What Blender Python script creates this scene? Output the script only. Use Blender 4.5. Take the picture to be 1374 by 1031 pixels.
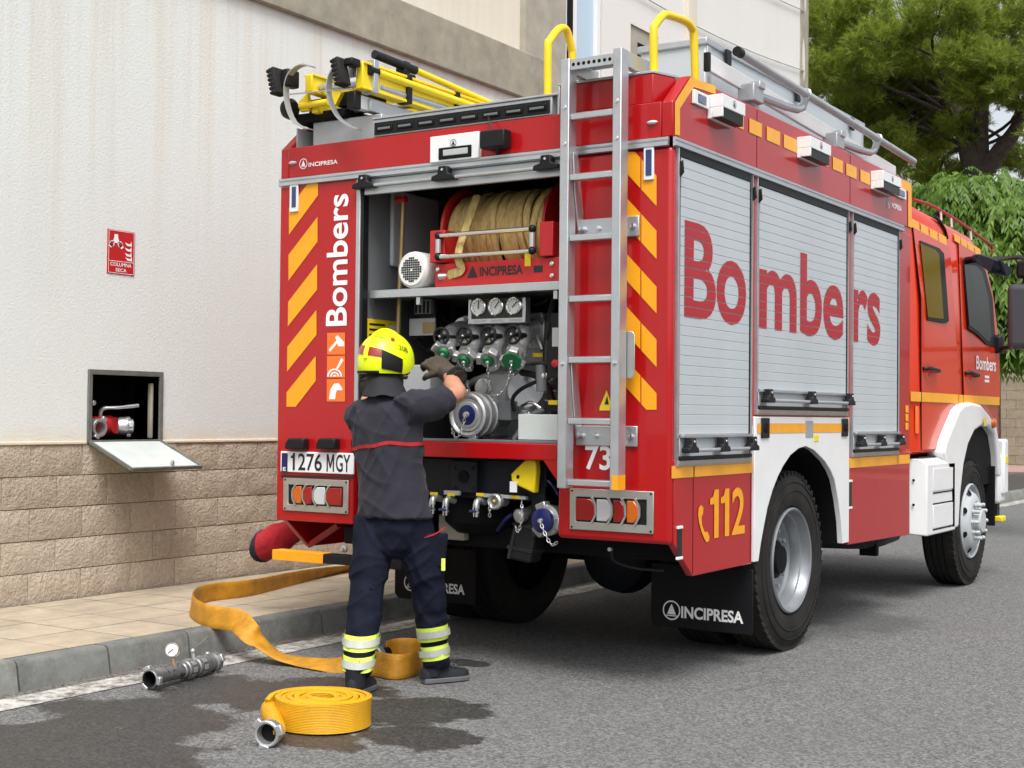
import bpy, bmesh, math, random
import numpy as np
from mathutils import Vector, Matrix, noise
random.seed(7); np.random.seed(7)
rad = math.radians
sc = bpy.context.scene
for o in list(bpy.data.objects): bpy.data.objects.remove(o, do_unlink=True)
C = sc.collection

# ------------------------------------------------------------------ camera
CF, CP = 1871.7, Vector((4.22, -6.0, 1.349))
YAW, PIT, ROL = -0.573, 0.022, 0.010
_fw = Vector((math.sin(YAW)*math.cos(PIT), math.cos(YAW)*math.cos(PIT), math.sin(PIT)))
_r0 = Vector((math.cos(YAW), -math.sin(YAW), 0)); _u0 = _r0.cross(_fw)
_r = _r0*math.cos(ROL)+_u0*math.sin(ROL); _u = -_r0*math.sin(ROL)+_u0*math.cos(ROL)
cd = bpy.data.cameras.new('camera'); cam = bpy.data.objects.new('camera', cd); C.objects.link(cam)
cd.sensor_width = 36; cd.lens = 36*CF/1374; cd.clip_start = .05; cd.clip_end = 2000
_m = Matrix((_r, _u, -_fw)).transposed().to_4x4(); _m.translation = CP
cam.matrix_world = _m
sc.camera = cam

# ------------------------------------------------------------------ sky, sun, exposure
SUN_EL, SUN_AZ = rad(58), rad(140)      # azimuth from +Y towards +X
w = bpy.data.worlds.new('World'); sc.world = w; w.use_nodes = True
nt = w.node_tree; nt.nodes.clear()
sky = nt.nodes.new('ShaderNodeTexSky'); sky.sky_type = 'NISHITA'; sky.sun_disc = False
sky.sun_elevation = SUN_EL; sky.sun_rotation = SUN_AZ
sky.air_density = 1.0; sky.dust_density = 5.0; sky.ozone_density = 1.0
hs = nt.nodes.new('ShaderNodeHueSaturation'); hs.inputs['Saturation'].default_value = .30
bg = nt.nodes.new('ShaderNodeBackground'); bg.inputs['Strength'].default_value = .15
wo = nt.nodes.new('ShaderNodeOutputWorld')
nt.links.new(sky.outputs[0], hs.inputs['Color']); nt.links.new(hs.outputs[0], bg.inputs['Color']); nt.links.new(bg.outputs[0], wo.inputs['Surface'])
sd = bpy.data.lights.new('sun', 'SUN'); sd.energy = 1.4; sd.angle = rad(24); sd.color = (1, .99, .975)
sun = bpy.data.objects.new('sun', sd); C.objects.link(sun)
_sv = Vector((math.sin(SUN_AZ)*math.cos(SUN_EL), math.cos(SUN_AZ)*math.cos(SUN_EL), math.sin(SUN_EL)))
sun.rotation_euler = _sv.to_track_quat('Z', 'Y').to_euler(); sun.location = (0, 0, 20)
sc.view_settings.view_transform = 'Standard'; sc.view_settings.look = 'None'
sc.view_settings.exposure = 0.68; sc.view_settings.gamma = 1.0

# ------------------------------------------------------------------ photo pixel -> point on a known plane
def _d(px, py): return _fw + _r*((px-687)/CF) - _u*((py-515.5)/CF)
def R(px, py, Y=0.0): d = _d(px, py); return CP + d*((Y-CP.y)/d.y)
def S(px, py, X=1.25): d = _d(px, py); return CP + d*((X-CP.x)/d.x)
def G(px, py, Z=0.0): d = _d(px, py); return CP + d*((Z-CP.z)/d.z)
V = Vector

# ------------------------------------------------------------------ materials
MATS = {}
def mat(name, col, rough=.5, metal=0., coat=0., spec=.5, var=0., vscale=6., bump=0., bscale=60., bdist=.01, emit=0., trans=0., sheen=0., rvar=0., stretch=None, bdetail=5):
    m = bpy.data.materials.new(name); m.use_nodes = True; t = m.node_tree
    b = t.nodes['Principled BSDF']
    b.inputs['Base Color'].default_value = (*col, 1); b.inputs['Roughness'].default_value = rough
    b.inputs['Metallic'].default_value = metal; b.inputs['Coat Weight'].default_value = coat
    b.inputs['Coat Roughness'].default_value = .04; b.inputs['Specular IOR Level'].default_value = spec
    if trans: b.inputs['Transmission Weight'].default_value = trans
    if sheen: b.inputs['Sheen Weight'].default_value = sheen
    if emit: b.inputs['Emission Color'].default_value = (*col, 1); b.inputs['Emission Strength'].default_value = emit
    tc = None
    if var or bump or rvar:
        tc = t.nodes.new('ShaderNodeTexCoord'); mp = t.nodes.new('ShaderNodeMapping')
        if stretch: mp.inputs['Scale'].default_value = stretch
        t.links.new(tc.outputs['Object'], mp.inputs[0]); src = mp.outputs[0]
    if var or rvar:
        n = t.nodes.new('ShaderNodeTexNoise'); n.inputs['Scale'].default_value = vscale; n.inputs['Detail'].default_value = 6; n.inputs['Roughness'].default_value = .65
        t.links.new(src, n.inputs['Vector'])
    if var:
        mx = t.nodes.new('ShaderNodeMix'); mx.data_type = 'RGBA'
        rm = t.nodes.new('ShaderNodeMapRange'); rm.inputs[1].default_value = .3; rm.inputs[2].default_value = .7
        t.links.new(n.outputs['Fac'], rm.inputs[0]); t.links.new(rm.outputs[0], mx.inputs[0])
        mx.inputs[6].default_value = (*[c*(1-var) for c in col], 1); mx.inputs[7].default_value = (*[min(1, c*(1+var)) for c in col], 1)
        t.links.new(mx.outputs[2], b.inputs['Base Color'])
    if rvar:
        rr = t.nodes.new('ShaderNodeMapRange'); rr.inputs[1].default_value = .3; rr.inputs[2].default_value = .7
        rr.inputs[3].default_value = max(.02, rough-rvar); rr.inputs[4].default_value = min(1, rough+rvar)
        t.links.new(n.outputs['Fac'], rr.inputs[0]); t.links.new(rr.outputs[0], b.inputs['Roughness'])
    if bump:
        n2 = t.nodes.new('ShaderNodeTexNoise'); n2.inputs['Scale'].default_value = bscale; n2.inputs['Detail'].default_value = bdetail
        t.links.new(src, n2.inputs['Vector'])
        bp = t.nodes.new('ShaderNodeBump'); bp.inputs['Strength'].default_value = bump; bp.inputs['Distance'].default_value = bdist
        t.links.new(n2.outputs['Fac'], bp.inputs['Height']); t.links.new(bp.outputs[0], b.inputs['Normal'])
    MATS[name] = m
    return m
mat('red', (.37, .004, .006), .30, coat=.5, spec=.3, bump=.16, bscale=2.4, bdist=.02, bdetail=1)
mat('orange_red', (.58, .030, .003), .25, coat=.4, spec=.3, bump=.08, bscale=2.5, bdist=.02, bdetail=1)
mat('white', (.72, .73, .73), .35, coat=.3, var=.04, vscale=5)
mat('print_white', (.78, .78, .78), .45)
mat('print_red', (.36, .006, .014), .4)
mat('print_black', (.01, .01, .012), .45)
mat('amber', (.78, .33, .005), .42, var=.05, vscale=20)
mat('amber_tape', (.80, .36, .02), .38, var=.06, vscale=14)
mat('orange_print', (.78, .16, .02), .5)
mat('slat', (.49, .53, .55), .42, metal=.2, var=.05, vscale=2, rvar=.06)
mat('alu', (.52, .54, .56), .34, metal=.75, var=.06, vscale=9, rvar=.08)
mat('alu_dull', (.42, .44, .45), .5, metal=.5, var=.1, vscale=8)
mat('chrome', (.75, .75, .75), .14, metal=1)
mat('steel_plate', (.50, .49, .46), .34, metal=.8, var=.08, vscale=12)
mat('cast', (.40, .41, .42), .40, metal=.55, var=.12, vscale=14, bump=.1, bscale=120, bdist=.002)
mat('cast_worn', (.20, .205, .21), .42, metal=.6, var=.3, vscale=30, bump=.15, bscale=90, bdist=.002)
mat('cast_light', (.52, .53, .53), .35, metal=.75, var=.1, vscale=20)
mat('grey_paint', (.13, .138, .145), .5, var=.08)
mat('grey_light', (.40, .42, .43), .5, var=.06)
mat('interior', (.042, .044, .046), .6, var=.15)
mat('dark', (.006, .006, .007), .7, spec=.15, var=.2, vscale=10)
mat('black_plastic', (.009, .009, .010), .45, spec=.25, var=.15, vscale=20)
mat('chassis', (.013, .016, .023), .5, spec=.25, var=.2, vscale=8)
mat('flap', (.005, .0055, .007), .6, spec=.2, var=.2, vscale=5)
mat('rubber', (.019, .018, .017), .78, spec=.2, var=.45, vscale=5, bump=.15, bscale=90, bdist=.002)
mat('yellow', (.80, .60, .01), .4, var=.05)
mat('yellow_paint', (.82, .55, .01), .4, var=.06)
mat('blue', (.006, .009, .085), .35)
mat('blue_lens', (.008, .03, .13), .12, coat=.8)
mat('green', (.008, .16, .05), .4)
mat('brass', (.35, .25, .12), .4, metal=.6)
mat('motor_white', (.70, .70, .68), .4)
mat('reel_hose', (.50, .36, .13), .7, var=.35, vscale=22, bump=.2, bscale=150, bdist=.003, stretch=(3, 1, 1))
mat('lens_red', (.27, .003, .004), .12, coat=.8, bump=.25, bscale=180, bdist=.002)
mat('lens_amber', (.50, .10, .003), .12, coat=.8, bump=.25, bscale=180, bdist=.002)
mat('lens_clear', (.50, .51, .52), .12, coat=.8, bump=.2, bscale=180, bdist=.002)
mat('glass_dark', (.010, .012, .010), .08, spec=.1)
mat('mirror_shell', (.045, .05, .058), .45)
mat('rim_silver', (.24, .255, .27), .35, metal=.5, var=.08, vscale=12)
mat('glass_tint', (.13, .09, .006), .3, spec=.03)
mat('plate_white', (.74, .75, .76), .3)
mat('hose_worn', (.47, .215, .010), .6, var=.3, vscale=9, bump=.3, bscale=200, bdist=.003)
mat('hose_yellow', (.62, .31, .004), .5, var=.10, vscale=14, bump=.25, bscale=240, bdist=.002)
mat('shirt', (.024, .024, .033), .9, var=.05, vscale=9, bump=.25, bscale=9, bdist=.02, sheen=.06, spec=.2, stretch=(1, 1, 1.6))
mat('trousers', (.0045, .006, .016), .85, var=.2, vscale=7, bump=.55, bscale=12, bdist=.02, spec=.2, stretch=(1, 1, .7))
mat('skin', (.46, .22, .14), .5, var=.1, vscale=18, bump=.1, bscale=90, bdist=.002)
mat('glove', (.055, .042, .028), .8, var=.3, vscale=20, bump=.4, bscale=60, bdist=.006)
mat('helmet', (.74, .88, .005), .38, coat=.15)
mat('boot', (.006, .007, .011), .8, var=.2, bump=.2, bscale=80, bdist=.003)
mat('sole', (.10, .105, .11), .7)
mat('reflect_yellow', (.62, .78, .10), .5, var=.08, vscale=40)
mat('reflect_grey', (.42, .44, .38), .4, var=.15, vscale=160)
mat('red_cloth', (.34, .008, .014), .85, bump=1.0, bscale=11, bdist=.02, var=.12)
mat('navy_cloth', (.007, .009, .020), .85, bump=.8, bscale=14, bdist=.02)
mat('sign_red', (.46, .012, .014), .45)
mat('hatch_white', (.50, .54, .52), .45, var=.06, vscale=7)
mat('concrete', (.29, .27, .21), .85, var=.22, vscale=5, bump=.15, bscale=40, bdist=.006)
mat('pilaster', (.34, .32, .26), .85, var=.15, vscale=5, bump=.1, bscale=40, bdist=.005)
mat('frame_grey', (.12, .125, .11), .6, var=.25, vscale=10)
mat('pane_blue', (.42, .56, .66), .08, coat=.4)
mat('litter', (.20, .10, .05), .9, var=.5, vscale=30)
mat('frame_white', (.72, .73, .73), .4)

def nodes_of(name):
    m = bpy.data.materials.new(name); m.use_nodes = True; MATS[name] = m
    t = m.node_tree; return m, t, t.nodes['Principled BSDF']
def N(t, kind, **kw):
    n = t.nodes.new(kind)
    for k, v in kw.items():
        if k.startswith('i_'): n.inputs[int(k[2:]) if k[2:].isdigit() else k[2:]].default_value = v
        else: setattr(n, k, v)
    return n
def mixc(t, fac, a, b):
    m = N(t, 'ShaderNodeMix', data_type='RGBA')
    for i, s in ((0, fac), (6, a), (7, b)):
        if hasattr(s, 'is_output'): t.links.new(s, m.inputs[i])
        else: m.inputs[i].default_value = s if not isinstance(s, tuple) else (*s[:3], 1)
    return m.outputs[2]
def mth(t, op, a, b=0.0, c=None, clamp=False):
    m = N(t, 'ShaderNodeMath', operation=op, use_clamp=clamp)
    for i, s in enumerate((a, b, c)):
        if s is None: continue
        if hasattr(s, 'is_output'): t.links.new(s, m.inputs[i])
        else: m.inputs[i].default_value = s
    return m.outputs[0]
def noise_t(t, vec, scale, detail=5, rough=.6):
    n = N(t, 'ShaderNodeTexNoise'); n.inputs['Scale'].default_value = scale; n.inputs['Detail'].default_value = detail; n.inputs['Roughness'].default_value = rough
    t.links.new(vec, n.inputs['Vector']); return n.outputs['Fac']
def ramp(t, v, a, b, lo=0., hi=1.):
    m = N(t, 'ShaderNodeMapRange'); t.links.new(v, m.inputs[0])
    for i, x in ((1, a), (2, b), (3, lo), (4, hi)): m.inputs[i].default_value = x
    return m.outputs[0]
def bump_to(t, b, h, strength, dist):
    n = N(t, 'ShaderNodeBump'); n.inputs['Strength'].default_value = strength; n.inputs['Distance'].default_value = dist
    t.links.new(h, n.inputs['Height']); t.links.new(n.outputs[0], b.inputs['Normal'])

# woven ribs on the hose jackets
for nm in ('hose_yellow', 'hose_worn'):
    t = MATS[nm].node_tree; b = t.nodes['Principled BSDF']
    tc = N(t, 'ShaderNodeTexCoord').outputs['Object']; wv = N(t, 'ShaderNodeTexWave', bands_direction='Z'); wv.inputs['Scale'].default_value = 48; wv.inputs['Distortion'].default_value = 1.5; wv.inputs['Detail'].default_value = 2
    t.links.new(tc, wv.inputs['Vector'])
    old = b.inputs['Normal'].links[0].from_socket; bp = N(t, 'ShaderNodeBump'); bp.inputs['Strength'].default_value = .35; bp.inputs['Distance'].default_value = .004
    t.links.new(wv.outputs['Fac'], bp.inputs['Height']); t.links.new(old, bp.inputs['Normal']); t.links.new(bp.outputs[0], b.inputs['Normal'])
# asphalt with wet spill patches
m, t, b = nodes_of('asphalt')
tc = N(t, 'ShaderNodeTexCoord').outputs['Object']
vor = N(t, 'ShaderNodeTexVoronoi'); vor.inputs['Scale'].default_value = 95; t.links.new(tc, vor.inputs['Vector'])
sep = N(t, 'ShaderNodeSeparateColor'); t.links.new(vor.outputs['Color'], sep.inputs[0])
agg = ramp(t, sep.outputs[0], .2, 1.)
big = ramp(t, noise_t(t, tc, .7), .3, .7)
fine = noise_t(t, tc, 9, 6, .7)
c0 = mixc(t, agg, (.070, .070, .069), (.225, .225, .22))
c1 = mixc(t, mth(t, 'MULTIPLY', big, .35), c0, (.105, .105, .103))
c2 = mixc(t, ramp(t, fine, .45, .8, 0, .35), c1, (.075, .075, .074))
# wet mask
sx = N(t, 'ShaderNodeSeparateXYZ'); t.links.new(tc, sx.inputs[0])
wn = noise_t(t, tc, 3.2, 5, .6); wn2 = noise_t(t, tc, 11, 4, .6)
masks = None
WET = [(*G(px, py).xy, rx, ry) for px, py, rx, ry in ((90, 1000, .55, .45), (190, 960, .5, .35), (330, 930, .5, .35), (430, 925, .4, .32), (500, 955, .45, .3), (560, 990, .3, .25), (575, 950, .3, .25), (150, 1020, .5, .4), (420, 990, .3, .16), (625, 890, .16, .12))]
for (cx, cy, rx, ry) in WET:
    dx = mth(t, 'DIVIDE', mth(t, 'SUBTRACT', sx.outputs[0], cx), rx); dy = mth(t, 'DIVIDE', mth(t, 'SUBTRACT', sx.outputs[1], cy), ry)
    d2 = mth(t, 'SQRT', mth(t, 'ADD', mth(t, 'MULTIPLY', dx, dx), mth(t, 'MULTIPLY', dy, dy)))
    v = mth(t, 'SUBTRACT', 1.0, d2)
    masks = v if masks is None else mth(t, 'MAXIMUM', masks, v)
wm = mth(t, 'ADD', masks, mth(t, 'ADD', mth(t, 'MULTIPLY', mth(t, 'SUBTRACT', wn, .5), 1.7), mth(t, 'MULTIPLY', mth(t, 'SUBTRACT', wn2, .5), .5)))
wet = ramp(t, wm, -.02, .15)
cw = mixc(t, agg, (.024, .023, .022), (.066, .063, .060))
c3 = mixc(t, wet, c2, cw)
pc_ = G(1165, 838); pdx = mth(t, 'DIVIDE', mth(t, 'SUBTRACT', sx.outputs[0], pc_.x), .42); pdy = mth(t, 'DIVIDE', mth(t, 'SUBTRACT', sx.outputs[1], pc_.y), .75)
pd = mth(t, 'SUBTRACT', 1.0, mth(t, 'SQRT', mth(t, 'ADD', mth(t, 'MULTIPLY', pdx, pdx), mth(t, 'MULTIPLY', pdy, pdy))))
dark_patch = ramp(t, mth(t, 'ADD', pd, mth(t, 'MULTIPLY', mth(t, 'SUBTRACT', wn, .5), 1.4)), .0, .5, 0, .5)  # darker ellipse on the road beside the rear wheel, edge broken by noise
c3 = mixc(t, dark_patch, c3, (.035, .035, .036))
ck = N(t, 'ShaderNodeTexVoronoi', feature='DISTANCE_TO_EDGE'); ck.inputs['Scale'].default_value = .55
wp = N(t, 'ShaderNodeVectorMath', operation='ADD'); nz = N(t, 'ShaderNodeTexNoise'); nz.inputs['Scale'].default_value = 2.2; nz.inputs['Detail'].default_value = 6
t.links.new(tc, nz.inputs['Vector']); t.links.new(tc, wp.inputs[0]); t.links.new(nz.outputs['Color'], wp.inputs[1]); t.links.new(wp.outputs[0], ck.inputs['Vector'])
crack = mth(t, 'MULTIPLY', ramp(t, ck.outputs['Distance'], .0035, .0008), ramp(t, noise_t(t, tc, .8), .5, .6))
c3 = mixc(t, mth(t, 'MULTIPLY', crack, .7), c3, (.02, .02, .02))
t.links.new(c3, b.inputs['Base Color'])
t.links.new(mth(t, 'SUBTRACT', .88, mth(t, 'MULTIPLY', wet, .38)), b.inputs['Roughness'])
bump_to(t, b, mth(t, 'ADD', mth(t, 'MULTIPLY', vor.outputs['Distance'], 1.0), mth(t, 'MULTIPLY', fine, .5)), .55, .006)

# worn road paint
m, t, b = nodes_of('road_paint')
tc = N(t, 'ShaderNodeTexCoord').outputs['Object']
wear = ramp(t, mth(t, 'ADD', noise_t(t, tc, 14, 7, .75), mth(t, 'MULTIPLY', noise_t(t, tc, 2.5), .5)), .66, .86)
t.links.new(mixc(t, wear, (.48, .47, .43), (.12, .11, .10)), b.inputs['Base Color']); b.inputs['Roughness'].default_value = .85
bump_to(t, b, noise_t(t, tc, 90), .4, .004)

# stucco with rain streaks below the ledge
def stucco(name, base, streak, amount, ztop, zlen):
    m, t, b = nodes_of(name)
    tc = N(t, 'ShaderNodeTexCoord').outputs['Object']
    sx = N(t, 'ShaderNodeSeparateXYZ'); t.links.new(tc, sx.inputs[0])
    mp = N(t, 'ShaderNodeMapping'); mp.inputs['Scale'].default_value = (1, 3.2, .12); t.links.new(tc, mp.inputs[0])
    st = ramp(t, noise_t(t, mp.outputs[0], 1.6, 7, .62), .47, .72)
    mp3 = N(t, 'ShaderNodeMapping'); mp3.inputs['Scale'].default_value = (1, 14, .25); mp3.inputs['Location'].default_value = (3, 1, 2); t.links.new(tc, mp3.inputs[0])
    st3 = ramp(t, noise_t(t, mp3.outputs[0], 1.6, 5, .6), .5, .75)
    zz = ramp(t, sx.outputs[2], ztop-zlen, ztop)
    f = mth(t, 'MULTIPLY', mth(t, 'MULTIPLY', mth(t, 'ADD', st, mth(t, 'MULTIPLY', st3, .6)), zz), amount, clamp=True)
    cloud = ramp(t, noise_t(t, tc, 1.1, 5, .6), .3, .75)
    base2 = mixc(t, mth(t, 'MULTIPLY', cloud, .5), base, tuple(c*.93 for c in base))
    c = mixc(t, f, base2, streak)
    foot = ramp(t, mth(t, 'ADD', sx.outputs[2], mth(t, 'MULTIPLY', noise_t(t, tc, 5), .25)), 1.38, 1.24)
    c = mixc(t, mth(t, 'MULTIPLY', foot, .55), c, (.66, .54, .34))
    t.links.new(c, b.inputs['Base Color']); b.inputs['Roughness'].default_value = .92
    h = mth(t, 'ADD', noise_t(t, tc, 55, 4, .6), mth(t, 'MULTIPLY', noise_t(t, tc, 140, 3), .5))
    bump_to(t, b, h, .38, .008)
stucco('stucco', (.665, .695, .67), (.56, .49, .37), .65, 4.4, 2.6)
stucco('stucco_cream', (.66, .62, .52), (.40, .33, .22), .4, 6.5, 2.5)
stucco('stucco_upper', (.68, .67, .64), (.5, .42, .32), .3, 9.5, 3.5)

# split-face stone blocks, paving and kerb stones: tone differs from piece to piece
def stone(name, a, b_, bscale, bstr, bdist, vs=9, dirt=None):
    m, t, b = nodes_of(name)
    tc = N(t, 'ShaderNodeTexCoord').outputs['Object']; oi = N(t, 'ShaderNodeObjectInfo')
    ad = N(t, 'ShaderNodeVectorMath', operation='ADD'); sc_ = N(t, 'ShaderNodeVectorMath', operation='SCALE'); sc_.inputs['Scale'].default_value = 1.0
    t.links.new(oi.outputs['Location'], sc_.inputs[0]); t.links.new(tc, ad.inputs[0]); t.links.new(sc_.outputs[0], ad.inputs[1]); v = ad.outputs[0]
    f = mth(t, 'ADD', mth(t, 'MULTIPLY', ramp(t, noise_t(t, v, vs, 8, .8), .33, .67), .78), mth(t, 'MULTIPLY', oi.outputs['Random'], .38))
    c = mixc(t, f, a, b_)
    if dirt:
        g = ramp(t, noise_t(t, v, 2.6, 8, .72), .46, .66); c = mixc(t, mth(t, 'MULTIPLY', g, .75), c, dirt)
    t.links.new(c, b.inputs['Base Color']); b.inputs['Roughness'].default_value = .9
    bump_to(t, b, mth(t, 'ADD', noise_t(t, v, bscale, 6, .65), mth(t, 'MULTIPLY', noise_t(t, v, bscale*.25, 3), .8)), bstr, bdist)
stone('block_stone', (.335, .27, .20), (.53, .455, .355), 52, .9, .018, 26)
stone('paver', (.31, .255, .18), (.45, .38, .28), 60, .35, .006, 5, (.25, .215, .165))
stone('kerb_stone', (.11, .115, .108), (.21, .215, .20), 70, .4, .006, 5, (.045, .045, .043))
stone('far_block', (.20, .17, .12), (.30, .26, .19), 30, .5, .02, 8)
mat('mortar', (.20, .165, .12), .95, var=.2, vscale=12)
mat('joint_dark', (.05, .043, .034), .95, var=.25, vscale=10)
mat('far_paving', (.33, .20, .17), .9, var=.2, vscale=4)
mat('bark', (.05, .036, .027), .95, var=.35, vscale=8, bump=.8, bscale=14, bdist=.05)
def leafmat(name, a, b_, tr):
    m, t, b = nodes_of(name)
    g = N(t, 'ShaderNodeNewGeometry'); tc = N(t, 'ShaderNodeTexCoord').outputs['Object']
    f = mth(t, 'ADD', mth(t, 'MULTIPLY', g.outputs['Random Per Island'], .5), mth(t, 'MULTIPLY', ramp(t, noise_t(t, tc, .8, 3), .3, .7), .5))
    c = mixc(t, f, a, b_); t.links.new(c, b.inputs['Base Color']); b.inputs['Roughness'].default_value = .5
    tl = N(t, 'ShaderNodeBsdfTranslucent'); t.links.new(c, tl.inputs['Color'])
    mx = N(t, 'ShaderNodeMixShader'); mx.inputs[0].default_value = tr
    t.links.new(b.outputs[0], mx.inputs[1]); t.links.new(tl.outputs[0], mx.inputs[2])
    t.links.new(mx.outputs[0], t.nodes['Material Output'].inputs['Surface'])
leafmat('needles', (.10, .15, .016), (.36, .44, .055), .55)
leafmat('leaves', (.04, .11, .012), (.20, .33, .035), .45)

# ------------------------------------------------------------------ objects
def tag(o, label=None, cat=None, group=None, kind=None):
    if label: o['label'] = label
    if cat: o['category'] = cat
    if group: o['group'] = group
    if kind: o['kind'] = kind
    return o
def empty(name, loc, label=None, cat=None, group=None):
    o = bpy.data.objects.new(name, None); C.objects.link(o); o.location = loc; o.empty_display_size = .2
    return tag(o, label, cat, group)
def put(name, me, parent=None):
    o = bpy.data.objects.new(name, me); C.objects.link(o)
    if parent is not None:
        o.parent = parent
        loc = V((0, 0, 0)); p = parent
        while p is not None: loc += p.location; p = p.parent
        # meshes are written in world coordinates: cancel the parents' offsets
        if parent.type == 'EMPTY': o.matrix_parent_inverse = Matrix.Translation(-parent.location)
    return o

class B:
    """collects shapes, builds ONE mesh"""
    def __init__(s): s.v = []; s.f = []; s.m = []; s.cur = 0
    def add(s, vs, fs):
        n = len(s.v); s.v += [tuple(v) for v in vs]
        for f in fs: s.f.append(tuple(i+n for i in f)); s.m.append(s.cur)
        return s
    def box(s, x0, x1, y0, y1, z0, z1):
        return s.add([(x, y, z) for x in (x0, x1) for y in (y0, y1) for z in (z0, z1)],
                     [(0, 1, 3, 2), (4, 6, 7, 5), (0, 4, 5, 1), (2, 3, 7, 6), (0, 2, 6, 4), (1, 5, 7, 3)])
    def obox(s, c, ax, ay, az):      # centre and three half-axes
        c, ax, ay, az = V(c), V(ax), V(ay), V(az)
        return s.add([c+ax*i+ay*j+az*k for i in (-1, 1) for j in (-1, 1) for k in (-1, 1)],
                     [(0, 1, 3, 2), (4, 6, 7, 5), (0, 4, 5, 1), (2, 3, 7, 6), (0, 2, 6, 4), (1, 5, 7, 3)])
    def beam(s, a, b, w, h, up=(0, 0, 1)):
        a, b = V(a), V(b); d = (b-a).normalized(); u = V(up); r = d.cross(u).normalized(); u = r.cross(d)
        return s.obox((a+b)/2, (b-a)/2, r*w/2, u*h/2)
    def prism(s, poly, vec):          # convex or concave planar polygon swept by vec
        vec = V(vec); n = len(poly); P = [V(p) for p in poly]
        return s.add(P+[p+vec for p in P], [tuple(range(n))[::-1], tuple(range(n, 2*n))]+[(i, (i+1) % n, (i+1) % n+n, i+n) for i in range(n)])
    def loft(s, rings, cap=True, closed=False):
        n = len(rings[0]); k = len(rings); vs = [p for r in rings for p in r]; fs = []
        for i in range(k if closed else k-1):
            a, b = i*n, ((i+1) % k)*n
            for j in range(n): fs.append((a+j, a+(j+1) % n, b+(j+1) % n, b+j))
        if cap and not closed: fs += [tuple(range(n))[::-1], tuple(range((k-1)*n, k*n))]
        return s.add(vs, fs)
    def tube(s, pts, r, seg=10, closed=False, cap=True, smooth=0):
        pts = [V(p) for p in pts]
        if smooth: pts = crom(pts, smooth, closed)
        n = len(pts); rr = r if isinstance(r, (list, tuple)) else [r]*n
        if len(rr) != n: rr = [rr[min(len(rr)-1, int(i/(n-1)*(len(rr)-1)+.5))] for i in range(n)]
        up = None; rings = []
        for i in range(n):
            a = pts[(i-1) % n] if (closed or i) else pts[0]; b = pts[(i+1) % n] if (closed or i < n-1) else pts[-1]
            d = (b-a).normalized()
            if up is None: up = d.orthogonal().normalized()
            up = (up-d*up.dot(d)).normalized(); q = d.cross(up)
            rings.append([pts[i]+(up*math.cos(2*math.pi*j/seg)+q*math.sin(2*math.pi*j/seg))*rr[i] for j in range(seg)])
        return s.loft(rings, cap, closed)
    def lathe(s, c, axis, prof, seg=24, cap=True):    # prof: (radius, height along axis)
        c = V(c); d = V(axis).normalized(); u = d.orthogonal().normalized(); q = d.cross(u)
        return s.loft([[c+d*h+(u*math.cos(2*math.pi*j/seg)+q*math.sin(2*math.pi*j/seg))*r for j in range(seg)] for r, h in prof], cap)
    def ring(s, c, axis, r, rt, seg=28, st=8):
        c = V(c); d = V(axis).normalized(); u = d.orthogonal().normalized(); q = d.cross(u)
        return s.tube([c+(u*math.cos(2*math.pi*j/seg)+q*math.sin(2*math.pi*j/seg))*r for j in range(seg)], rt, st, closed=True)
    def ball(s, c, r, seg=12, sq=(1, 1, 1)):
        k = seg//2; c = V(c)
        return s.loft([[c+V((math.cos(2*math.pi*j/seg)*math.sin(a)*r*sq[0], math.sin(2*math.pi*j/seg)*math.sin(a)*r*sq[1], -math.cos(a)*r*sq[2])) for j in range(seg)] for a in [max(.02, min(math.pi-.02, math.pi*i/k)) for i in range(k+1)]])
    def mesh(s, name, mats, angle=40):
        me = bpy.data.meshes.new(name); me.from_pydata(s.v, [], s.f)
        for mm in (mats if isinstance(mats, (list, tuple)) else [mats]): me.materials.append(MATS[mm])
        me.polygons.foreach_set('material_index', s.m)
        bm = bmesh.new(); bm.from_mesh(me); bmesh.ops.recalc_face_normals(bm, faces=bm.faces); bm.to_mesh(me); bm.free()
        me.polygons.foreach_set('use_smooth', [True]*len(me.polygons)); me.set_sharp_from_angle(angle=rad(angle)); me.update()
        return me
    def build(s, name, mats, parent=None, bevel=0., seg=2, angle=40):
        o = put(name, s.mesh(name, mats, angle), parent)
        if bevel:
            bv = o.modifiers.new('bevel', 'BEVEL'); bv.width = bevel; bv.segments = seg; bv.limit_method = 'ANGLE'; bv.angle_limit = rad(35)
        return o
def crom(pts, k, closed=False):
    pts = [V(p) for p in pts]; n = len(pts); out = []
    for i in range(n if closed else n-1):
        p1, p2 = pts[i], pts[(i+1) % n]
        p0 = pts[(i-1) % n] if (closed or i) else p1*2-p2
        p3 = pts[(i+2) % n] if (closed or i+2 < n) else p2*2-p1
        for j in range(k):
            u = j/k; out.append(.5*((2*p1)+(p2-p0)*u+(2*p0-5*p1+4*p2-p3)*u*u+(3*p1-p0-3*p2+p3)*u**3))
    if not closed: out.append(pts[-1])
    return out
def box(name, x0, x1, y0, y1, z0, z1, m, parent=None, bevel=.003): return B().box(x0, x1, y0, y1, z0, z1).build(name, m, parent, bevel)
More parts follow.
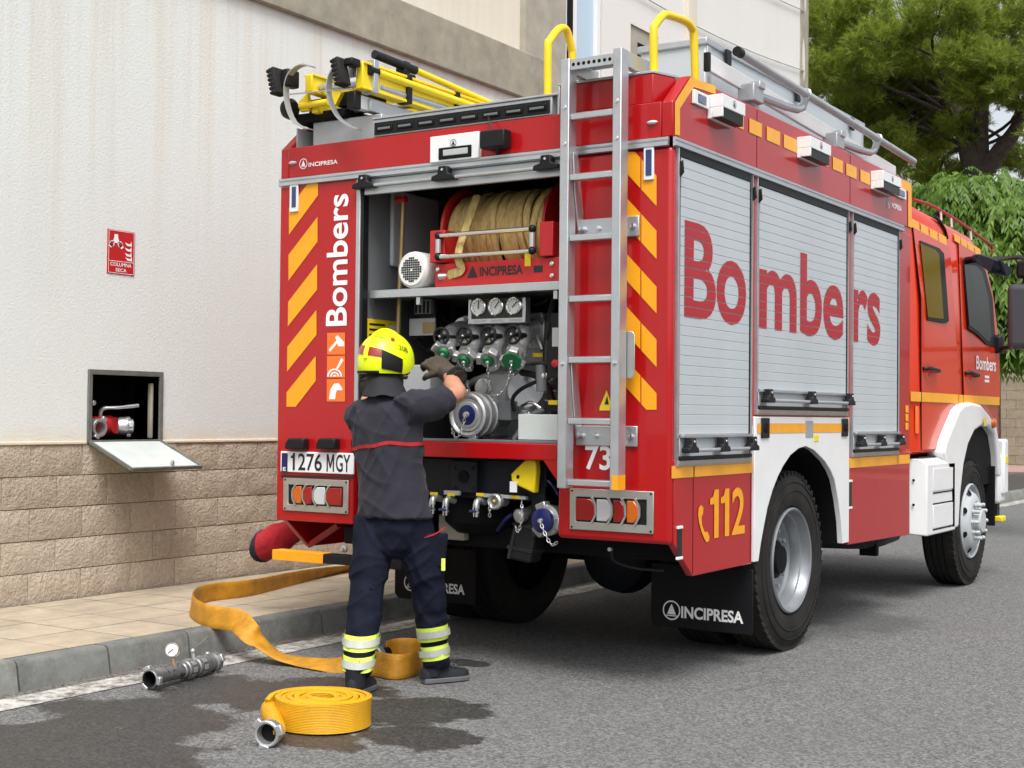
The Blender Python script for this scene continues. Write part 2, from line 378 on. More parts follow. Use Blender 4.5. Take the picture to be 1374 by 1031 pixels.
def holed(outer, holes, vec):
    """planar outline with holes, swept by vec -> (verts, faces)"""
    bm = bmesh.new(); loops = []
    for lp in [outer]+holes:
        vs = [bm.verts.new(p) for p in lp]; loops.append(vs)
        for i in range(len(vs)): bm.edges.new((vs[i], vs[(i+1) % len(vs)]))
    bmesh.ops.triangle_fill(bm, use_beauty=True, use_dissolve=False, edges=bm.edges[:])
    if V(vec).length > 1e-9:
        ret = bmesh.ops.extrude_face_region(bm, geom=bm.faces[:])
        bmesh.ops.translate(bm, vec=V(vec), verts=[e for e in ret['geom'] if isinstance(e, bmesh.types.BMVert)])
    bm.verts.index_update(); vs = [v.co.copy() for v in bm.verts]; fs = [[v.index for v in f.verts] for f in bm.faces]; bm.free()
    return vs, fs
def child_copy(o, parent, loc=(0, 0, 0)):
    c = o.copy(); C.objects.link(c); c.parent = parent; c.location = loc; return c

# ------------------------------------------------------------------ lettering: glyph outlines to flat meshes
_glyph = {}
def glyphs(s, bold=0.0):
    k = (s, bold)
    if k in _glyph: return _glyph[k]
    cu = bpy.data.curves.new('lettering', 'FONT'); cu.body = s; cu.size = 1; cu.offset = bold; cu.resolution_u = 5
    ob = bpy.data.objects.new('lettering', cu); C.objects.link(ob)
    dg = bpy.context.evaluated_depsgraph_get(); me = bpy.data.meshes.new_from_object(ob.evaluated_get(dg))
    P = np.array([v.co[:2] for v in me.vertices]); F = [tuple(p.vertices) for p in me.polygons]
    bpy.data.objects.remove(ob, do_unlink=True); bpy.data.curves.remove(cu); bpy.data.meshes.remove(me)
    P = (P-P.min(0))/(P.max(0)-P.min(0)); _glyph[k] = (P, F); return _glyph[k]
for _s in ('INCIPRESA', 'Bombers', '731', '112', '276', 'GY', '73', '2', '208', 'Bo', 'mbe', 'rs', 'E', 'SafeSlow4', 'COLUMNA', 'SECA', '208', 'BOMBERS', '1'): glyphs(_s, .018 if _s not in ('276', 'GY') else .012)
glyphs('208', 0.); glyphs('BOMBERS', 0.)
def lettering(b, s, o, ux, uy, bold=.018):
    """s filling the box with corner o and edge vectors ux, uy"""
    P, F = glyphs(s, bold); o, ux, uy = V(o), V(ux), V(uy)
    return b.add([o+ux*p[0]+uy*p[1] for p in P], F)
def logo(b, c, ux, uy, r, n=24):
    """ring with a sail-shaped triangle inside"""
    c, ux, uy = V(c), V(ux).normalized(), V(uy).normalized()
    ro, ri = r, r*.86
    vs = [c+(ux*math.cos(2*math.pi*i/n)+uy*math.sin(2*math.pi*i/n))*q for q in (ro, ri) for i in range(n)]
    b.add(vs, [(i, (i+1) % n, (i+1) % n+n, i+n) for i in range(n)])
    b.add([c+ux*-.5*r+uy*-.42*r, c+ux*.5*r+uy*-.42*r, c+ux*.03*r+uy*.66*r, c+ux*-.12*r+uy*.45*r], [(0, 1, 2, 3)])
    b.add([c+ux*-.62*r+uy*-.6*r, c+ux*.62*r+uy*-.6*r, c+ux*.62*r+uy*-.5*r, c+ux*-.62*r+uy*-.5*r], [(0, 1, 2, 3)])
    return b

ONE = [(0, .70), (0, .82), (.35, .86), (.52, 1), (1, 1), (1, 0), (.48, 0), (.48, .70)]
EMM = [(0, 0), (0, 1), (.22, 1), (.5, .45), (.78, 1), (1, 1), (1, 0), (.82, 0), (.82, .70), (.57, .20), (.43, .20), (.18, .70), (.18, 0)]
def letters(b, seq, o, ux, uy, bold=.018):
    """pieces (text or outline, from, to) laid out across the box"""
    o, ux, uy = V(o), V(ux), V(uy)
    for s, x0, x1 in seq:
        if isinstance(s, str): lettering(b, s, o+ux*x0, ux*(x1-x0), uy, bold)
        else: b.add(*holed([o+ux*(x0+(x1-x0)*p[0])+uy*p[1] for p in s], [], (0, 0, 0)))
    return b
# ================================================================== SETTING
WX = -3.0       # facade plane
PZ = .145       # pavement height
def sheet(name, x0, x1, y0, y1, z, m, parent=None):
    return B().add([(x0, y0, z), (x1, y0, z), (x1, y1, z), (x0, y1, z)], [(0, 1, 2, 3)]).build(name, m, parent)
tag(sheet('road', -400, 400, -400, 600, 0, 'asphalt'), kind='structure')
tag(sheet('road_edge_line', -1.285, -1.075, -12, 26, .004, 'road_paint'), kind='structure')
pav = tag(B().box(-3.2, -1.5, -12, 26, -.1, PZ-.0015).build('pavement', 'joint_dark'), kind='structure')
_t = {}
y = -3.60
TS = .4275
k = 0
while y < 7.5:
    for i, (x0, x1) in enumerate(((-1.928, -1.512), (-2.358, -1.942), (-2.788, -2.372), (-2.972, -2.802))):
        wdt = round(x1-x0, 3)
        if wdt not in _t: _t[wdt] = B().box(-wdt/2, wdt/2, -.2075, .2075, -.03, 0).mesh('paving_tile', 'paver')
        o = put('paving_tile', _t[wdt], pav); o.location = ((x0+x1)/2, y, PZ+random.uniform(0, .0012))
        if k < 400:
            bv = o.modifiers.new('bevel', 'BEVEL'); bv.width = .001; bv.segments = 1
        k += 1
    y += TS
box('pavement_run', -3.0, -1.51, 7.35, 26, PZ-.02, PZ-.002, 'paver', pav, 0)
kerb = tag(B().box(-1.50, -1.42, -12, 26, -.2, PZ-.03).build('kerb', 'joint_dark'), kind='structure')
prof = [(-1.505, PZ), (-1.432, PZ+.001), (-1.414, PZ-.005), (-1.402, PZ-.02), (-1.375, -.02), (-1.505, -.02)]
ks = B().prism([(x, -.272, z) for x, z in prof], (0, .544, 0)).mesh('kerb_stone', 'kerb_stone')
y = -1.64-.2725-4*.555
while y < 14:
    o = put('kerb_stone', ks, kerb); o.location = (random.uniform(-.003, .003), y, random.uniform(-.002, .002)); y += .555
    bv = o.modifiers.new('bevel', 'BEVEL'); bv.width = .004; bv.segments = 2; bv.limit_method = 'ANGLE'
B().prism([(x, 14, z) for x, z in prof], (0, 12, 0)).build('kerb_run', 'kerb_stone', kerb)

# ------------------------------------------------------------------ building
bld = empty('building', (WX, 5, 0), 'pale stucco building with split stone base and concrete ledge', 'building')
HY0, HY1, HZ0, HZ1 = .125, .735, 1.15, 1.60     # cabinet opening in the wall
def wallplate(name, y0, y1, z0, z1, x0, x1, m, hole=None):
    P = lambda y, z: (x1, y, z)
    holes = [[P(hole[0], hole[2]), P(hole[1], hole[2]), P(hole[1], hole[3]), P(hole[0], hole[3])]] if hole else []
    vs, fs = holed([P(y0, z0), P(y1, z0), P(y1, z1), P(y0, z1)], holes, (x0-x1, 0, 0))
    return B().add(vs, fs).build(name, m, bld)
wallplate('wall', -9, 12.9, 1.135, 4.45, WX-.25, WX, 'stucco', (HY0, HY1, HZ0, HZ1))
wallplate('upper_wall', -9, 5.45, 4.45, 10, WX-.3, WX-.06, 'stucco_cream')
# end wall and back of the building
B().box(WX-9, WX-.26, 12.62, 12.88, 0, 10.6).build('end_wall', 'stucco_upper', bld)
B().box(WX-9, WX-.26, -9, -8.75, 0, 10).build('end_wall', 'stucco_upper', bld)
# wall beyond the pilaster: taller, with window opening, small vent recess
WN = (6.17, 6.92, 4.66, 7.2)
P = lambda y, z: (WX-.01, y, z)
rc = lambda a: [P(a[0], a[2]), P(a[1], a[2]), P(a[1], a[3]), P(a[0], a[3])]
VT = (7.55, 8.23, 5.25, 5.68)
vs, fs = holed([P(6.12, 4.45), P(12.7, 4.45), P(12.7, 10.6), P(6.12, 10.6)], [rc(WN), rc(VT)], (-.25, 0, 0))
B().add(vs, fs).build('upper_wall', 'stucco_upper', bld)
B().box(WX-.26, WX+.012, 5.36, 6.12, 4.45, 10.6).build('pilaster', 'pilaster', bld, .008)
B().box(WX-.2, WX+.05, -9, 5.72, 4.40, 4.85).build('concrete_ledge', 'concrete', bld, .012)
B().box(WX-.26, WX+.006, 12.6, 12.9, .1, 10.6).build('corner_strip', 'concrete', bld, .01)
B().box(WX-.02, WX+.05, 8.90, 9.12, 5.0, 10.6).build('downpipe_cover', 'stucco_cream', bld, .01)
for z0, z1 in ((6.05, 6.25), (6.9, 7.1)):
    pts = [V((WX+.02, 6.9+i*.58, z0+(z1-z0)*i/10-.10*math.sin(i/10*math.pi))) for i in range(11)]
    B().tube(pts, .008, 6).build('cable', 'grey_light', bld)
# corner strip of peeled paint
for i in range(5):
    z = 5.4+i*1.0; a = random.uniform(.04, .08); c0 = 12.62+random.uniform(0, .1)
    pl = [(WX+.009, c0+math.cos(q)*a*random.uniform(.5, 1.1)+.05, z+math.sin(q)*.32*random.uniform(.6, 1.1)) for q in [j*math.pi/4 for j in range(8)]]
    pl = [(p[0], min(p[1], 12.89), p[2]) for p in pl]
    B().add(pl, [tuple(range(8))]).build('paint_flake', 'stucco_cream', bld)
# window
win = B().add(*holed([(WX-.02, WN[0]+.12, WN[2]), (WX-.02, WN[1]-.03, WN[2]), (WX-.02, WN[1]-.03, WN[3]), (WX-.02, WN[0]+.12, WN[3])],
      [[(WX-.02, WN[0]+.22, WN[2]+.08), (WX-.02, WN[1]-.11, WN[2]+.08), (WX-.02, WN[1]-.11, WN[3]-.08), (WX-.02, WN[0]+.22, WN[3]-.08)]], (-.07, 0, 0))).build('window', 'frame_white', bld, .004)
box('pane', WX-.07, WX-.062, WN[0]+.22, WN[1]-.11, WN[2]+.08, WN[3]-.08, 'pane_blue', win, 0)
box('dark_gap', WX-.16, WX-.006, WN[0]+.003, WN[0]+.117, WN[2]+.003, WN[3]-.003, 'dark', bld, 0)  # added flush dark box: shade of the gap beside the frame as colour
box('reveal', WX-.24, WX-.10, WN[0]+.001, WN[1]-.001, WN[2]+.001, WN[3]-.001, 'dark', bld, 0)
box('vent_surround', WX-.2, WX-.03, VT[0]+.002, VT[1]-.002, VT[2]+.002, VT[3]-.002, 'pilaster', bld, 0)
box('vent_hole', WX-.06, WX-.026, VT[0]+.2, VT[1]-.06, VT[2]+.02, VT[3]-.16, 'dark', bld, 0)
# stone base: mortar bed and split-face blocks
box('stone_base', WX-.25, WX-.007, -9, 12.85, -.1, 1.13, 'mortar', bld, 0)
def block_mesh(seed, L=.402, H=.194):
    b = B(); nx, nz = 9, 5; off = V((seed*7.3, 0, 0)); g = []
    for j in range(nz):
        for i in range(nx):
            u, v_ = i/(nx-1), j/(nz-1); e = min(1, 6*min(u, 1-u, v_, 1-v_))
            dsp = .004+e*(.010+.010*noise.noise(V((u*3.1, v_*1.6, 0))+off)+.009*noise.noise(V((u*9, v_*4.5, 3))+off))
            g.append((dsp, (u-.5)*L, (v_-.5)*H))
    for j in range(nz):
        pass
    fs = [(j*nx+i, j*nx+i+1, (j+1)*nx+i+1, (j+1)*nx+i) for j in range(nz-1) for i in range(nx-1)]
    rim = [i for i in range(nx)]+[j*nx+nx-1 for j in range(1, nz)]+[(nz-1)*nx+i for i in range(nx-2, -1, -1)]+[j*nx for j in range(nz-2, 0, -1)]
    n = len(g); g += [(-.03, g[i][1], g[i][2]) for i in rim]
    fs += [(rim[k], n+k, n+(k+1) % len(rim), rim[(k+1) % len(rim)]) for k in range(len(rim))]
    return b.add(g, fs).mesh('stone_block', 'block_stone', 50)
bms = [block_mesh(i) for i in range(8)]
for c in range(5):
    zc = .133+.2*c+.1
    y = (.08 if c % 2 == 0 else .283)+.2035-.407*7
    while y < 9.5:
        o = put('stone_block', random.choice(bms), bld); o.matrix_parent_inverse = Matrix.Translation(-bld.location)
        o.location = (WX-.004+random.uniform(-.003, .003), y, zc); y += .407
# fillet of render over the stone
box('stucco_edge', WX-.01, WX+.012, -9, HY0-.02, 1.131, 1.150, 'stucco_cream', bld, .004)
box('stucco_edge', WX-.01, WX+.012, HY1+.02, 12.85, 1.131, 1.150, 'stucco_cream', bld, .004)

# ------------------------------------------------------------------ wall cabinet with open flap
cab = empty('wall_cabinet', (WX, .43, HZ0), 'recessed wall cabinet with white flap hanging open above stone base', 'cabinet')
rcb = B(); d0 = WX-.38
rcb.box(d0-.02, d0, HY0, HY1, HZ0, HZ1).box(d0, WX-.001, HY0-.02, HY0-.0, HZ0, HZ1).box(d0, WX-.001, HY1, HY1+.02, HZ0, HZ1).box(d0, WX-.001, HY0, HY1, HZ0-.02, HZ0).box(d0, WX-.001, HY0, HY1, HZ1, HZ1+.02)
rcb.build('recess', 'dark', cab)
o_ = [(WX, HY0-.016, HZ0-.012), (WX, HY1+.016, HZ0-.012), (WX, HY1+.016, HZ1+.018), (WX, HY0-.016, HZ1+.018)]
i_ = [(WX, HY0+.014, HZ0+.006), (WX, HY1-.014, HZ0+.006), (WX, HY1-.014, HZ1-.016), (WX, HY0+.014, HZ1-.016)]
B().add(*holed(o_, [i_], (.018, 0, 0))).build('frame', 'frame_grey', cab, .003)
B().box(WX-.06, WX-.02, HY1-.06, HY1-.035, HZ0+.01, HZ1-.06).build('broken_mortar', 'concrete', cab, .01)
# flap hinged along the bottom edge, hanging out and down
h0, h1 = V((WX+.02, HY0-.005, HZ0-.005)), V((WX+.02, HY1-.01, HZ0-.005))
t0 = G(208, 629, 1.03); t1 = G(262, 621, 1.03)
fl_d = R(177, 630, h0.y)-h0; fl_d.y = 0
dn = V((-fl_d.z, 0, fl_d.x)).normalized()
fp = [h0, h1, h1+fl_d, h0+fl_d]
flap = B().prism(fp, -dn*.012).build('flap', 'hatch_white', cab, .002)
for a, b2 in ((fp[0], fp[3]), (fp[1], fp[2]), (fp[3], fp[2])):
    B().beam(a, b2, .016, .022, dn).build('flap_rim', 'frame_grey', flap, .002)
lk = h0+(h1-h0)*.62+fl_d*.9+dn*.004
B().lathe(lk, dn, [(.014, 0), (.014, .012), (.009, .02), (.009, .03)], 12).build('lock', 'cast', flap)
s0 = h0+(h1-h0)*.44+fl_d*.86+dn*.002
B().add([s0, s0+(h1-h0)*.16, s0+(h1-h0)*.16-fl_d*.14, s0-fl_d*.14], [(0, 1, 2, 3)]).build('sticker', 'print_white', flap)
s0 = h0+(h1-h0)*.74+fl_d*.80+dn*.002
st_ = B().add([s0, s0+(h1-h0)*.17, s0+(h1-h0)*.17-fl_d*.13, s0-fl_d*.13], [(0, 1, 2, 3)]).build('sticker', 'print_white', flap)
# dry riser valve in the cabinet
rv = empty('dry_riser_inlet', (WX-.12, .3, HZ0), 'red dry riser valve with grey couplings and lever inside wall cabinet', 'valve')
def lugs(c, ax, r, n, ph, s, dep, m, parent):
    c = V(c); d = V(ax).normalized(); u = d.orthogonal().normalized(); q = d.cross(u)
    for i in range(n):
        a = 2*math.pi*i/n+ph; e = u*math.cos(a)+q*math.sin(a); tt = -u*math.sin(a)+q*math.cos(a)
        B().obox(c+e*(r+s*.35), e*s*.7, tt*s*1.25, d*dep*.5).build('coupling_lug', m, parent, s*.28)
c1, c2 = V((WX-.02, .235, 1.235)), V((WX-.04, .45, 1.245))
B().lathe(c1+V((-.2, 0, 0)), (1, 0, 0), [(.05, 0), (.05, .12), (.062, .13), (.062, .2), (.058, .205), (.042, .205), (.042, .1)], 24, False).build('coupling', 'cast_light', rv)
lugs(c1, (1, 0, 0), .062, 2, .3, .016, .03, 'cast_light', rv)
B().tube([c1+V((-.13, 0, 0)), (WX-.15, .3, 1.25), (WX-.15, .42, 1.25), (WX-.1, .44, 1.25)], [.05, .062, .066, .055], 18, smooth=4).build('valve_body', 'sign_red', rv)
B().lathe(c2+V((-.06, -.0, 0)), (.5, .86, 0), [(.055, 0), (.062, .02), (.062, .06), (.05, .065), (.05, .1), (.03, .105)], 24).build('coupling', 'cast_light', rv)
lugs(c2+V((-.0, .05, 0)), (.5, .86, 0), .055, 3, .5, .016, .03, 'cast_light', rv)
B().tube([(WX-.14, .34, 1.29), (WX-.12, .34, 1.36), (WX-.06, .42, 1.37), (WX-.02, .56, 1.385)], [.014, .014, .011, .013], 10, smooth=4).build('lever', 'cast_light', rv)
B().tube([(WX-.15, .2, 1.28), (WX-.14, .21, 1.36), (WX-.12, .23, 1.38)], .022, 10, smooth=3).build('drain_tap', 'sign_red', rv)
B().ball((WX-.1, .245, 1.4), .02).build('tap_knob', 'cast_light', rv)

# ------------------------------------------------------------------ COLUMNA SECA sign
sp = S(160, 339, WX)
sg = empty('wall_sign', sp, 'small red COLUMNA SECA sign with hose and flame pictogram on stucco wall', 'sign')
a_, b_ = S(144, 307, WX), S(179.5, 371.5, WX); sy0, sy1, sz1, sz0 = a_.y, b_.y, a_.z-.0, b_.z+.005
box('panel', WX+.001, WX+.006, sy0, sy1, sz0, sz1, 'sign_red', sg, .001)
sw, sh = sy1-sy0, sz1-sz0
Q = lambda u, v_, e=.0075: V((WX+e, sy0+u*sw, sz0+v_*sh))
b = B()
for (u0, v0, u1, v1) in ((.03, .985, .97, .975), (.03, .025, .97, .015), (.03, .02, .045, .98), (.955, .02, .97, .98), (.03, .295, .97, .283)):
    b.add([Q(u0, v0), Q(u1, v0), Q(u1, v1), Q(u0, v1)], [(0, 1, 2, 3)])
b.build('border', 'print_white', sg)
b = B(); lettering(b, 'COLUMNA', Q(.10, .175), (0, .78*sw, 0), (0, 0, .085*sh), .012); lettering(b, 'SECA', Q(.30, .055), (0, .40*sw, 0), (0, 0, .08*sh), .012); b.build('lettering', 'print_white', sg)
b = B()
disc = lambda b, u, v_, r, n=14: b.add([Q(u+r*math.cos(2*math.pi*i/n)/sw*sw/ .17*.17, v_+r*math.sin(2*math.pi*i/n)*sw/sh) for i in range(n)], [tuple(range(n))])
b.add([Q(.24, .90), Q(.36, .90), Q(.38, .80), Q(.45, .70), Q(.15, .70), Q(.22, .80)], [(0, 1, 2, 3, 4, 5)])
disc(b, .15, .68, .09); disc(b, .45, .68, .09)
b.add([Q(.04, .62), Q(.12, .74), Q(.22, .66), Q(.12, .58)], [(0, 1, 2, 3)]); b.add([Q(.38, .66), Q(.48, .74), Q(.58, .62), Q(.5, .57)], [(0, 1, 2, 3)])
for k, (u, v_) in enumerate(((.62, .74), (.62, .62), (.62, .50), (.64, .40))):
    b.add([Q(u, v_), Q(u+.08, v_-.07), Q(u+.26, v_-.08), Q(u+.24, v_+.04), Q(u+.2, v_-.03), Q(u+.1, v_-.02)], [(0, 1, 2, 3, 4, 5)])
b.build('pictogram', 'print_white', sg)
for u_ in (.15, .45):
    b = B(); disc(b, u_, .68, .045); b.v = [(p[0]+.0012, p[1], p[2]) for p in b.v]; b.build('pictogram_eye', 'sign_red', sg)

# ------------------------------------------------------------------ far background at the end of the street
FY = 33.
fk = tag(B().box(-30, 60, 27.6, 27.85, -.1, .13).build('far_kerb', 'kerb_stone'), kind='structure')
tag(B().box(-30, 60, 27.85, FY+.4, -.1, .125).build('far_pavement', 'far_paving'), kind='structure')
tag(B().add([(-30, 24.2, .004), (60, 24.2, .004), (60, 27.6, .004), (-30, 27.6, .004)], [(0, 1, 2, 3)]).build('far_crossing', 'far_paving'), kind='structure')
tag(B().add([(-12, 22.2, .004), (6, 22.2, .004), (6, 23.0, .004), (-12, 23.0, .004)], [(0, 1, 2, 3)]).build('stop_line', 'road_paint'), kind='structure')
fw_ = empty('boundary_wall', (-4, FY, 0), 'beige block wall across the end of the street beyond the truck', 'wall')
box('wall_core', -30, 45, FY+.02, FY+.3, 0, 3.2, 'mortar', fw_, 0)
fbm = B().box(-.246, .246, -.03, .03, -.122, .122).mesh('wall_block', 'far_block')
for r_ in range(12):
    for i in range(13):
        x = -9+(i+.5*(r_ % 2))*.5
        if -8.2 < x < -2.2:
            o = put('wall_block', fbm, fw_); o.matrix_parent_inverse = Matrix.Translation(-fw_.location); o.location = (x, FY+.0+random.uniform(-.006, .006), .26+r_*.25)
box('wall_cap', -30, 45, FY-.06, FY+.32, 3.2, 3.3, 'kerb_stone', fw_, .01)

# ------------------------------------------------------------------ trees
def mesh_np(name, verts, faces_n, m, parent):
    """verts (n*k,3): every k consecutive vertices are one face"""
    k = faces_n; n = len(verts)//k
    me = bpy.data.meshes.new(name); me.vertices.add(n*k); me.vertices.foreach_set('co', verts.astype(np.float32).ravel())
    me.loops.add(n*k); me.loops.foreach_set('vertex_index', np.arange(n*k, dtype=np.int32))
    me.polygons.add(n); me.polygons.foreach_set('loop_start', np.arange(0, n*k, k, dtype=np.int32)); me.polygons.foreach_set('loop_total', np.full(n, k, dtype=np.int32))
    me.materials.append(MATS[m]); me.update(calc_edges=True)
    return put(name, me, parent)
rng = np.random.default_rng(5)
def unit(v): return v/np.maximum(1e-9, np.linalg.norm(v, axis=-1, keepdims=True))
def pine(base, forks, limbs, clumps, label):
    tr = empty('pine_tree', base, label, 'tree', None)
    b = B()
    for pts, r0, r1 in forks:
        p = crom([V(q) for q in pts], 5); n = len(p); b.tube(p, [r0+(r1-r0)*i/(n-1) for i in range(n)], 10)
    b.build('trunk', 'bark', tr)
    b = B()
    for pts, r0, r1 in limbs:
        p = crom([V(q) for q in pts], 4); n = len(p); b.tube(p, [r0+(r1-r0)*i/(n-1) for i in range(n)], 6)
    b.build('branches', 'bark', tr)
    # needle tufts on the upper shell of each foliage pad
    out = []
    for (cx, cy, cz, rx, ry, rz, nt_) in clumps:
        d = unit(rng.normal(size=(nt_, 3))); rr = rng.uniform(.35, 1.0, (nt_, 1))**.6
        c = np.array([cx, cy, cz])+d*rr*np.array([rx, ry, rz])
        c += rng.normal(scale=.06, size=c.shape)
        kN = 22
        ax = unit(d*np.array([1, 1, .55])+np.array([0, 0, .55])+rng.normal(scale=.35, size=d.shape))
        dirs = unit(ax[:, None, :]*1.15+rng.normal(scale=.62, size=(nt_, kN, 3)))
        L = rng.uniform(.09, .19, (nt_, kN, 1))
        st = c[:, None, :]+ax[:, None, :]*rng.uniform(-.12, .06, (nt_, kN, 1))
        tip = st+dirs*L
        side = unit(np.cross(dirs, rng.normal(size=dirs.shape)))*.007
        tri = np.stack([st-side, st+side, tip], axis=2).reshape(-1, 3); out.append(tri)
    mesh_np('crown', np.concatenate(out), 3, 'needles', tr)
    return tr
def at(px, py, Y): return R(px, py, Y)
def pads(spec, Y0):
    out = []
    for (px, py, dY, wpx, hpx, n) in spec:
        p = at(px, py, Y0+dY); s = (p-CP).dot(_fw)/CF
        out.append((p.x, p.y, p.z, wpx*s, wpx*s*1.1, hpx*s, n))
    return out
YP = 21.0
tb = at(1318, 640, YP); tb.z = 0
fk0 = at(1312, 245, YP)
T = lambda px, py, dY=0: at(px, py, YP+dY)
spec = []
rs = random.Random(3)
for (px, py, w_, h_, n) in [(1120, 30, 62, 44, 260), (1180, 55, 58, 40, 260), (1135, 100, 58, 40, 240), (1240, 70, 62, 40, 300), (1305, 35, 60, 40, 280), (1365, 45, 55, 42, 260),
        (1190, 120, 60, 36, 280), (1150, 150, 52, 30, 220), (1250, 125, 60, 36, 280), (1215, 165, 66, 30, 300), (1180, 190, 52, 30, 210), (1235, 200, 52, 24, 200), (1330, 95, 55, 32, 230),
        (1370, 120, 45, 32, 180), (1285, 170, 40, 22, 130), (1110, 180, 40, 40, 150), (1110, 75, 40, 50, 170), (1205, 20, 50, 36, 150), (1160, 215, 60, 30, 190), (1255, 225, 50, 24, 150), (1365, 215, 35, 22, 110), (1410, 80, 60, 60, 200), (1420, 170, 50, 40, 150), (1310, 120, 50, 30, 240), (1270, 150, 50, 28, 220), (1300, 75, 50, 34, 240), (1230, 110, 60, 40, 260), (1330, 10, 60, 36, 220), (1200, 75, 60, 44, 260), (1160, 25, 60, 40, 240), (1260, 20, 60, 36, 240), (1170, 165, 60, 34, 240)]:
    spec.append((px+rs.uniform(-6, 6), py+rs.uniform(-5, 5), rs.uniform(-1.8, 1.8), w_*.72, h_*.72, int(n*1.35)))
spec2 = []
for s_ in spec:       # loose outer sprigs around every pad
    for q in range(4):
        a = rs.uniform(0, 6.28); spec2.append((s_[0]+math.cos(a)*s_[3]*1.0, s_[1]+math.sin(a)*s_[4]*1.05, s_[2]+rs.uniform(-.6, .6), s_[3]*.36, s_[4]*.36, int(s_[5]*.11)))
forks = [([tb, T(1318, 400), T(1314, 300), fk0], .34, .27), ([fk0, T(1300, 200), T(1290, 165), T(1270, 130)], .24, .12), ([fk0, T(1340, 205), T(1362, 175), T(1385, 130)], .2, .1), ([fk0, T(1316, 205), T(1318, 150), T(1330, 80)], .19, .08)]
limbs = []
for s_ in spec:
    st_p = rs.choice([T(1300, 200), T(1285, 160), T(1318, 150), T(1355, 180), T(1275, 135)])
    e = at(s_[0], s_[1], YP+s_[2]); mid = (st_p+e)/2+V((rs.uniform(-.3, .3), rs.uniform(-.3, .3), rs.uniform(-.1, .35)))
    limbs.append(([st_p, mid, e, e+(e-mid)*.35], .04, .008))
pine(tb, forks, limbs, pads(spec+spec2, YP), 'large umbrella pine with forked trunk rising behind the leafy tree')
# a second pine, further back, closes the left side against the building
YQ = 29.
tb2 = at(1135, 600, YQ); tb2.z = 0
U = lambda px, py, dY=0: at(px, py, YQ+dY)
spec = [(px+rs.uniform(-5, 5), py+rs.uniform(-5, 5), rs.uniform(-1.5, 1.5), w_*.8, h_*.8, n) for (px, py, w_, h_, n) in
        [(1105, 20, 50, 45, 320), (1150, 60, 55, 45, 320), (1105, 95, 45, 45, 300), (1160, 130, 50, 40, 300), (1110, 150, 45, 40, 280), (1150, 200, 60, 40, 320), (1210, 190, 50, 40, 260), (1215, 240, 60, 36, 260), (1235, 90, 40, 30, 160), (1150, 260, 60, 40, 260), (1275, 235, 40, 22, 140)]]
pine(tb2, [([tb2, U(1135, 400), U(1140, 250), U(1135, 120), U(1140, 20)], .3, .06)],
     [([U(1137, 170), (U(1137, 170)+at(s_[0], s_[1], YQ+s_[2]))/2+V((0, 0, .2)), at(s_[0], s_[1], YQ+s_[2])], .06, .015) for s_ in spec],
     pads(spec, YQ), 'darker pine standing beside the far end of the building')

# leafy tree with drooping lance-shaped leaves behind the cab
def leafy(base, heads, label, scale=1.0):
    tr = empty('leafy_tree', base, label, 'tree')
    b = B(); top = base+V((0, 0, 2.2))
    b.tube(crom([base, base+V((.05, 0, 1.1)), top], 4), [.09, .085, .08, .075, .07, .07, .065, .06, .06], 10); b.build('trunk', 'bark', tr)
    bb = B(); out = []
    for (c, rx, ry, rz, n) in heads:
        p = crom([top, (top+c)/2+V((0, 0, .15)), c], 4); bb.tube(p, [.035-.025*i/(len(p)-1) for i in range(len(p))], 6)
        d = unit(rng.normal(size=(n, 3))); d[:, 2] = np.abs(d[:, 2])*.9-.25
        st = np.array(c)+unit(d)*rng.uniform(.45, 1.0, (n, 1))*np.array([rx, ry, rz])
        hd = unit(np.concatenate([d[:, :2]+rng.normal(scale=.4, size=(n, 2)), np.full((n, 1), .1)], 1))
        L = rng.uniform(.28, .5, (n, 1))*scale
        for k in range(9):                      # leaves along a drooping twig
            u = k/8
            pos = st+hd*L*u+np.array([0, 0, -1.])*L*(.75*u*u)
            tang = unit(hd+np.array([0, 0, -1.])*1.5*u)
            for sgn in (-1, 1):
                side = unit(np.cross(tang, np.array([0, 0, 1.])))*sgn
                ld = unit(tang*.75+side*.55+np.array([0, 0, -.75])+rng.normal(scale=.18, size=tang.shape))
                ll = rng.uniform(.065, .16, (n, 1))*scale
                nrm = unit(np.cross(ld, rng.normal(scale=.35, size=ld.shape)+side))
                wv = unit(np.cross(ld, nrm))*.016*scale
                a0 = pos; a1 = pos+ld*ll*.45+wv; a2 = pos+ld*ll; a3 = pos+ld*ll*.45-wv
                out.append(np.stack([a0, a1, a2, a3], 1).reshape(-1, 3))
    bb.build('branches', 'bark', tr)
    mesh_np('crown', np.concatenate(out), 4, 'leaves', tr)
YL = 10.6
hb = at(1425, 640, YL); hb.z = 0
hd = []
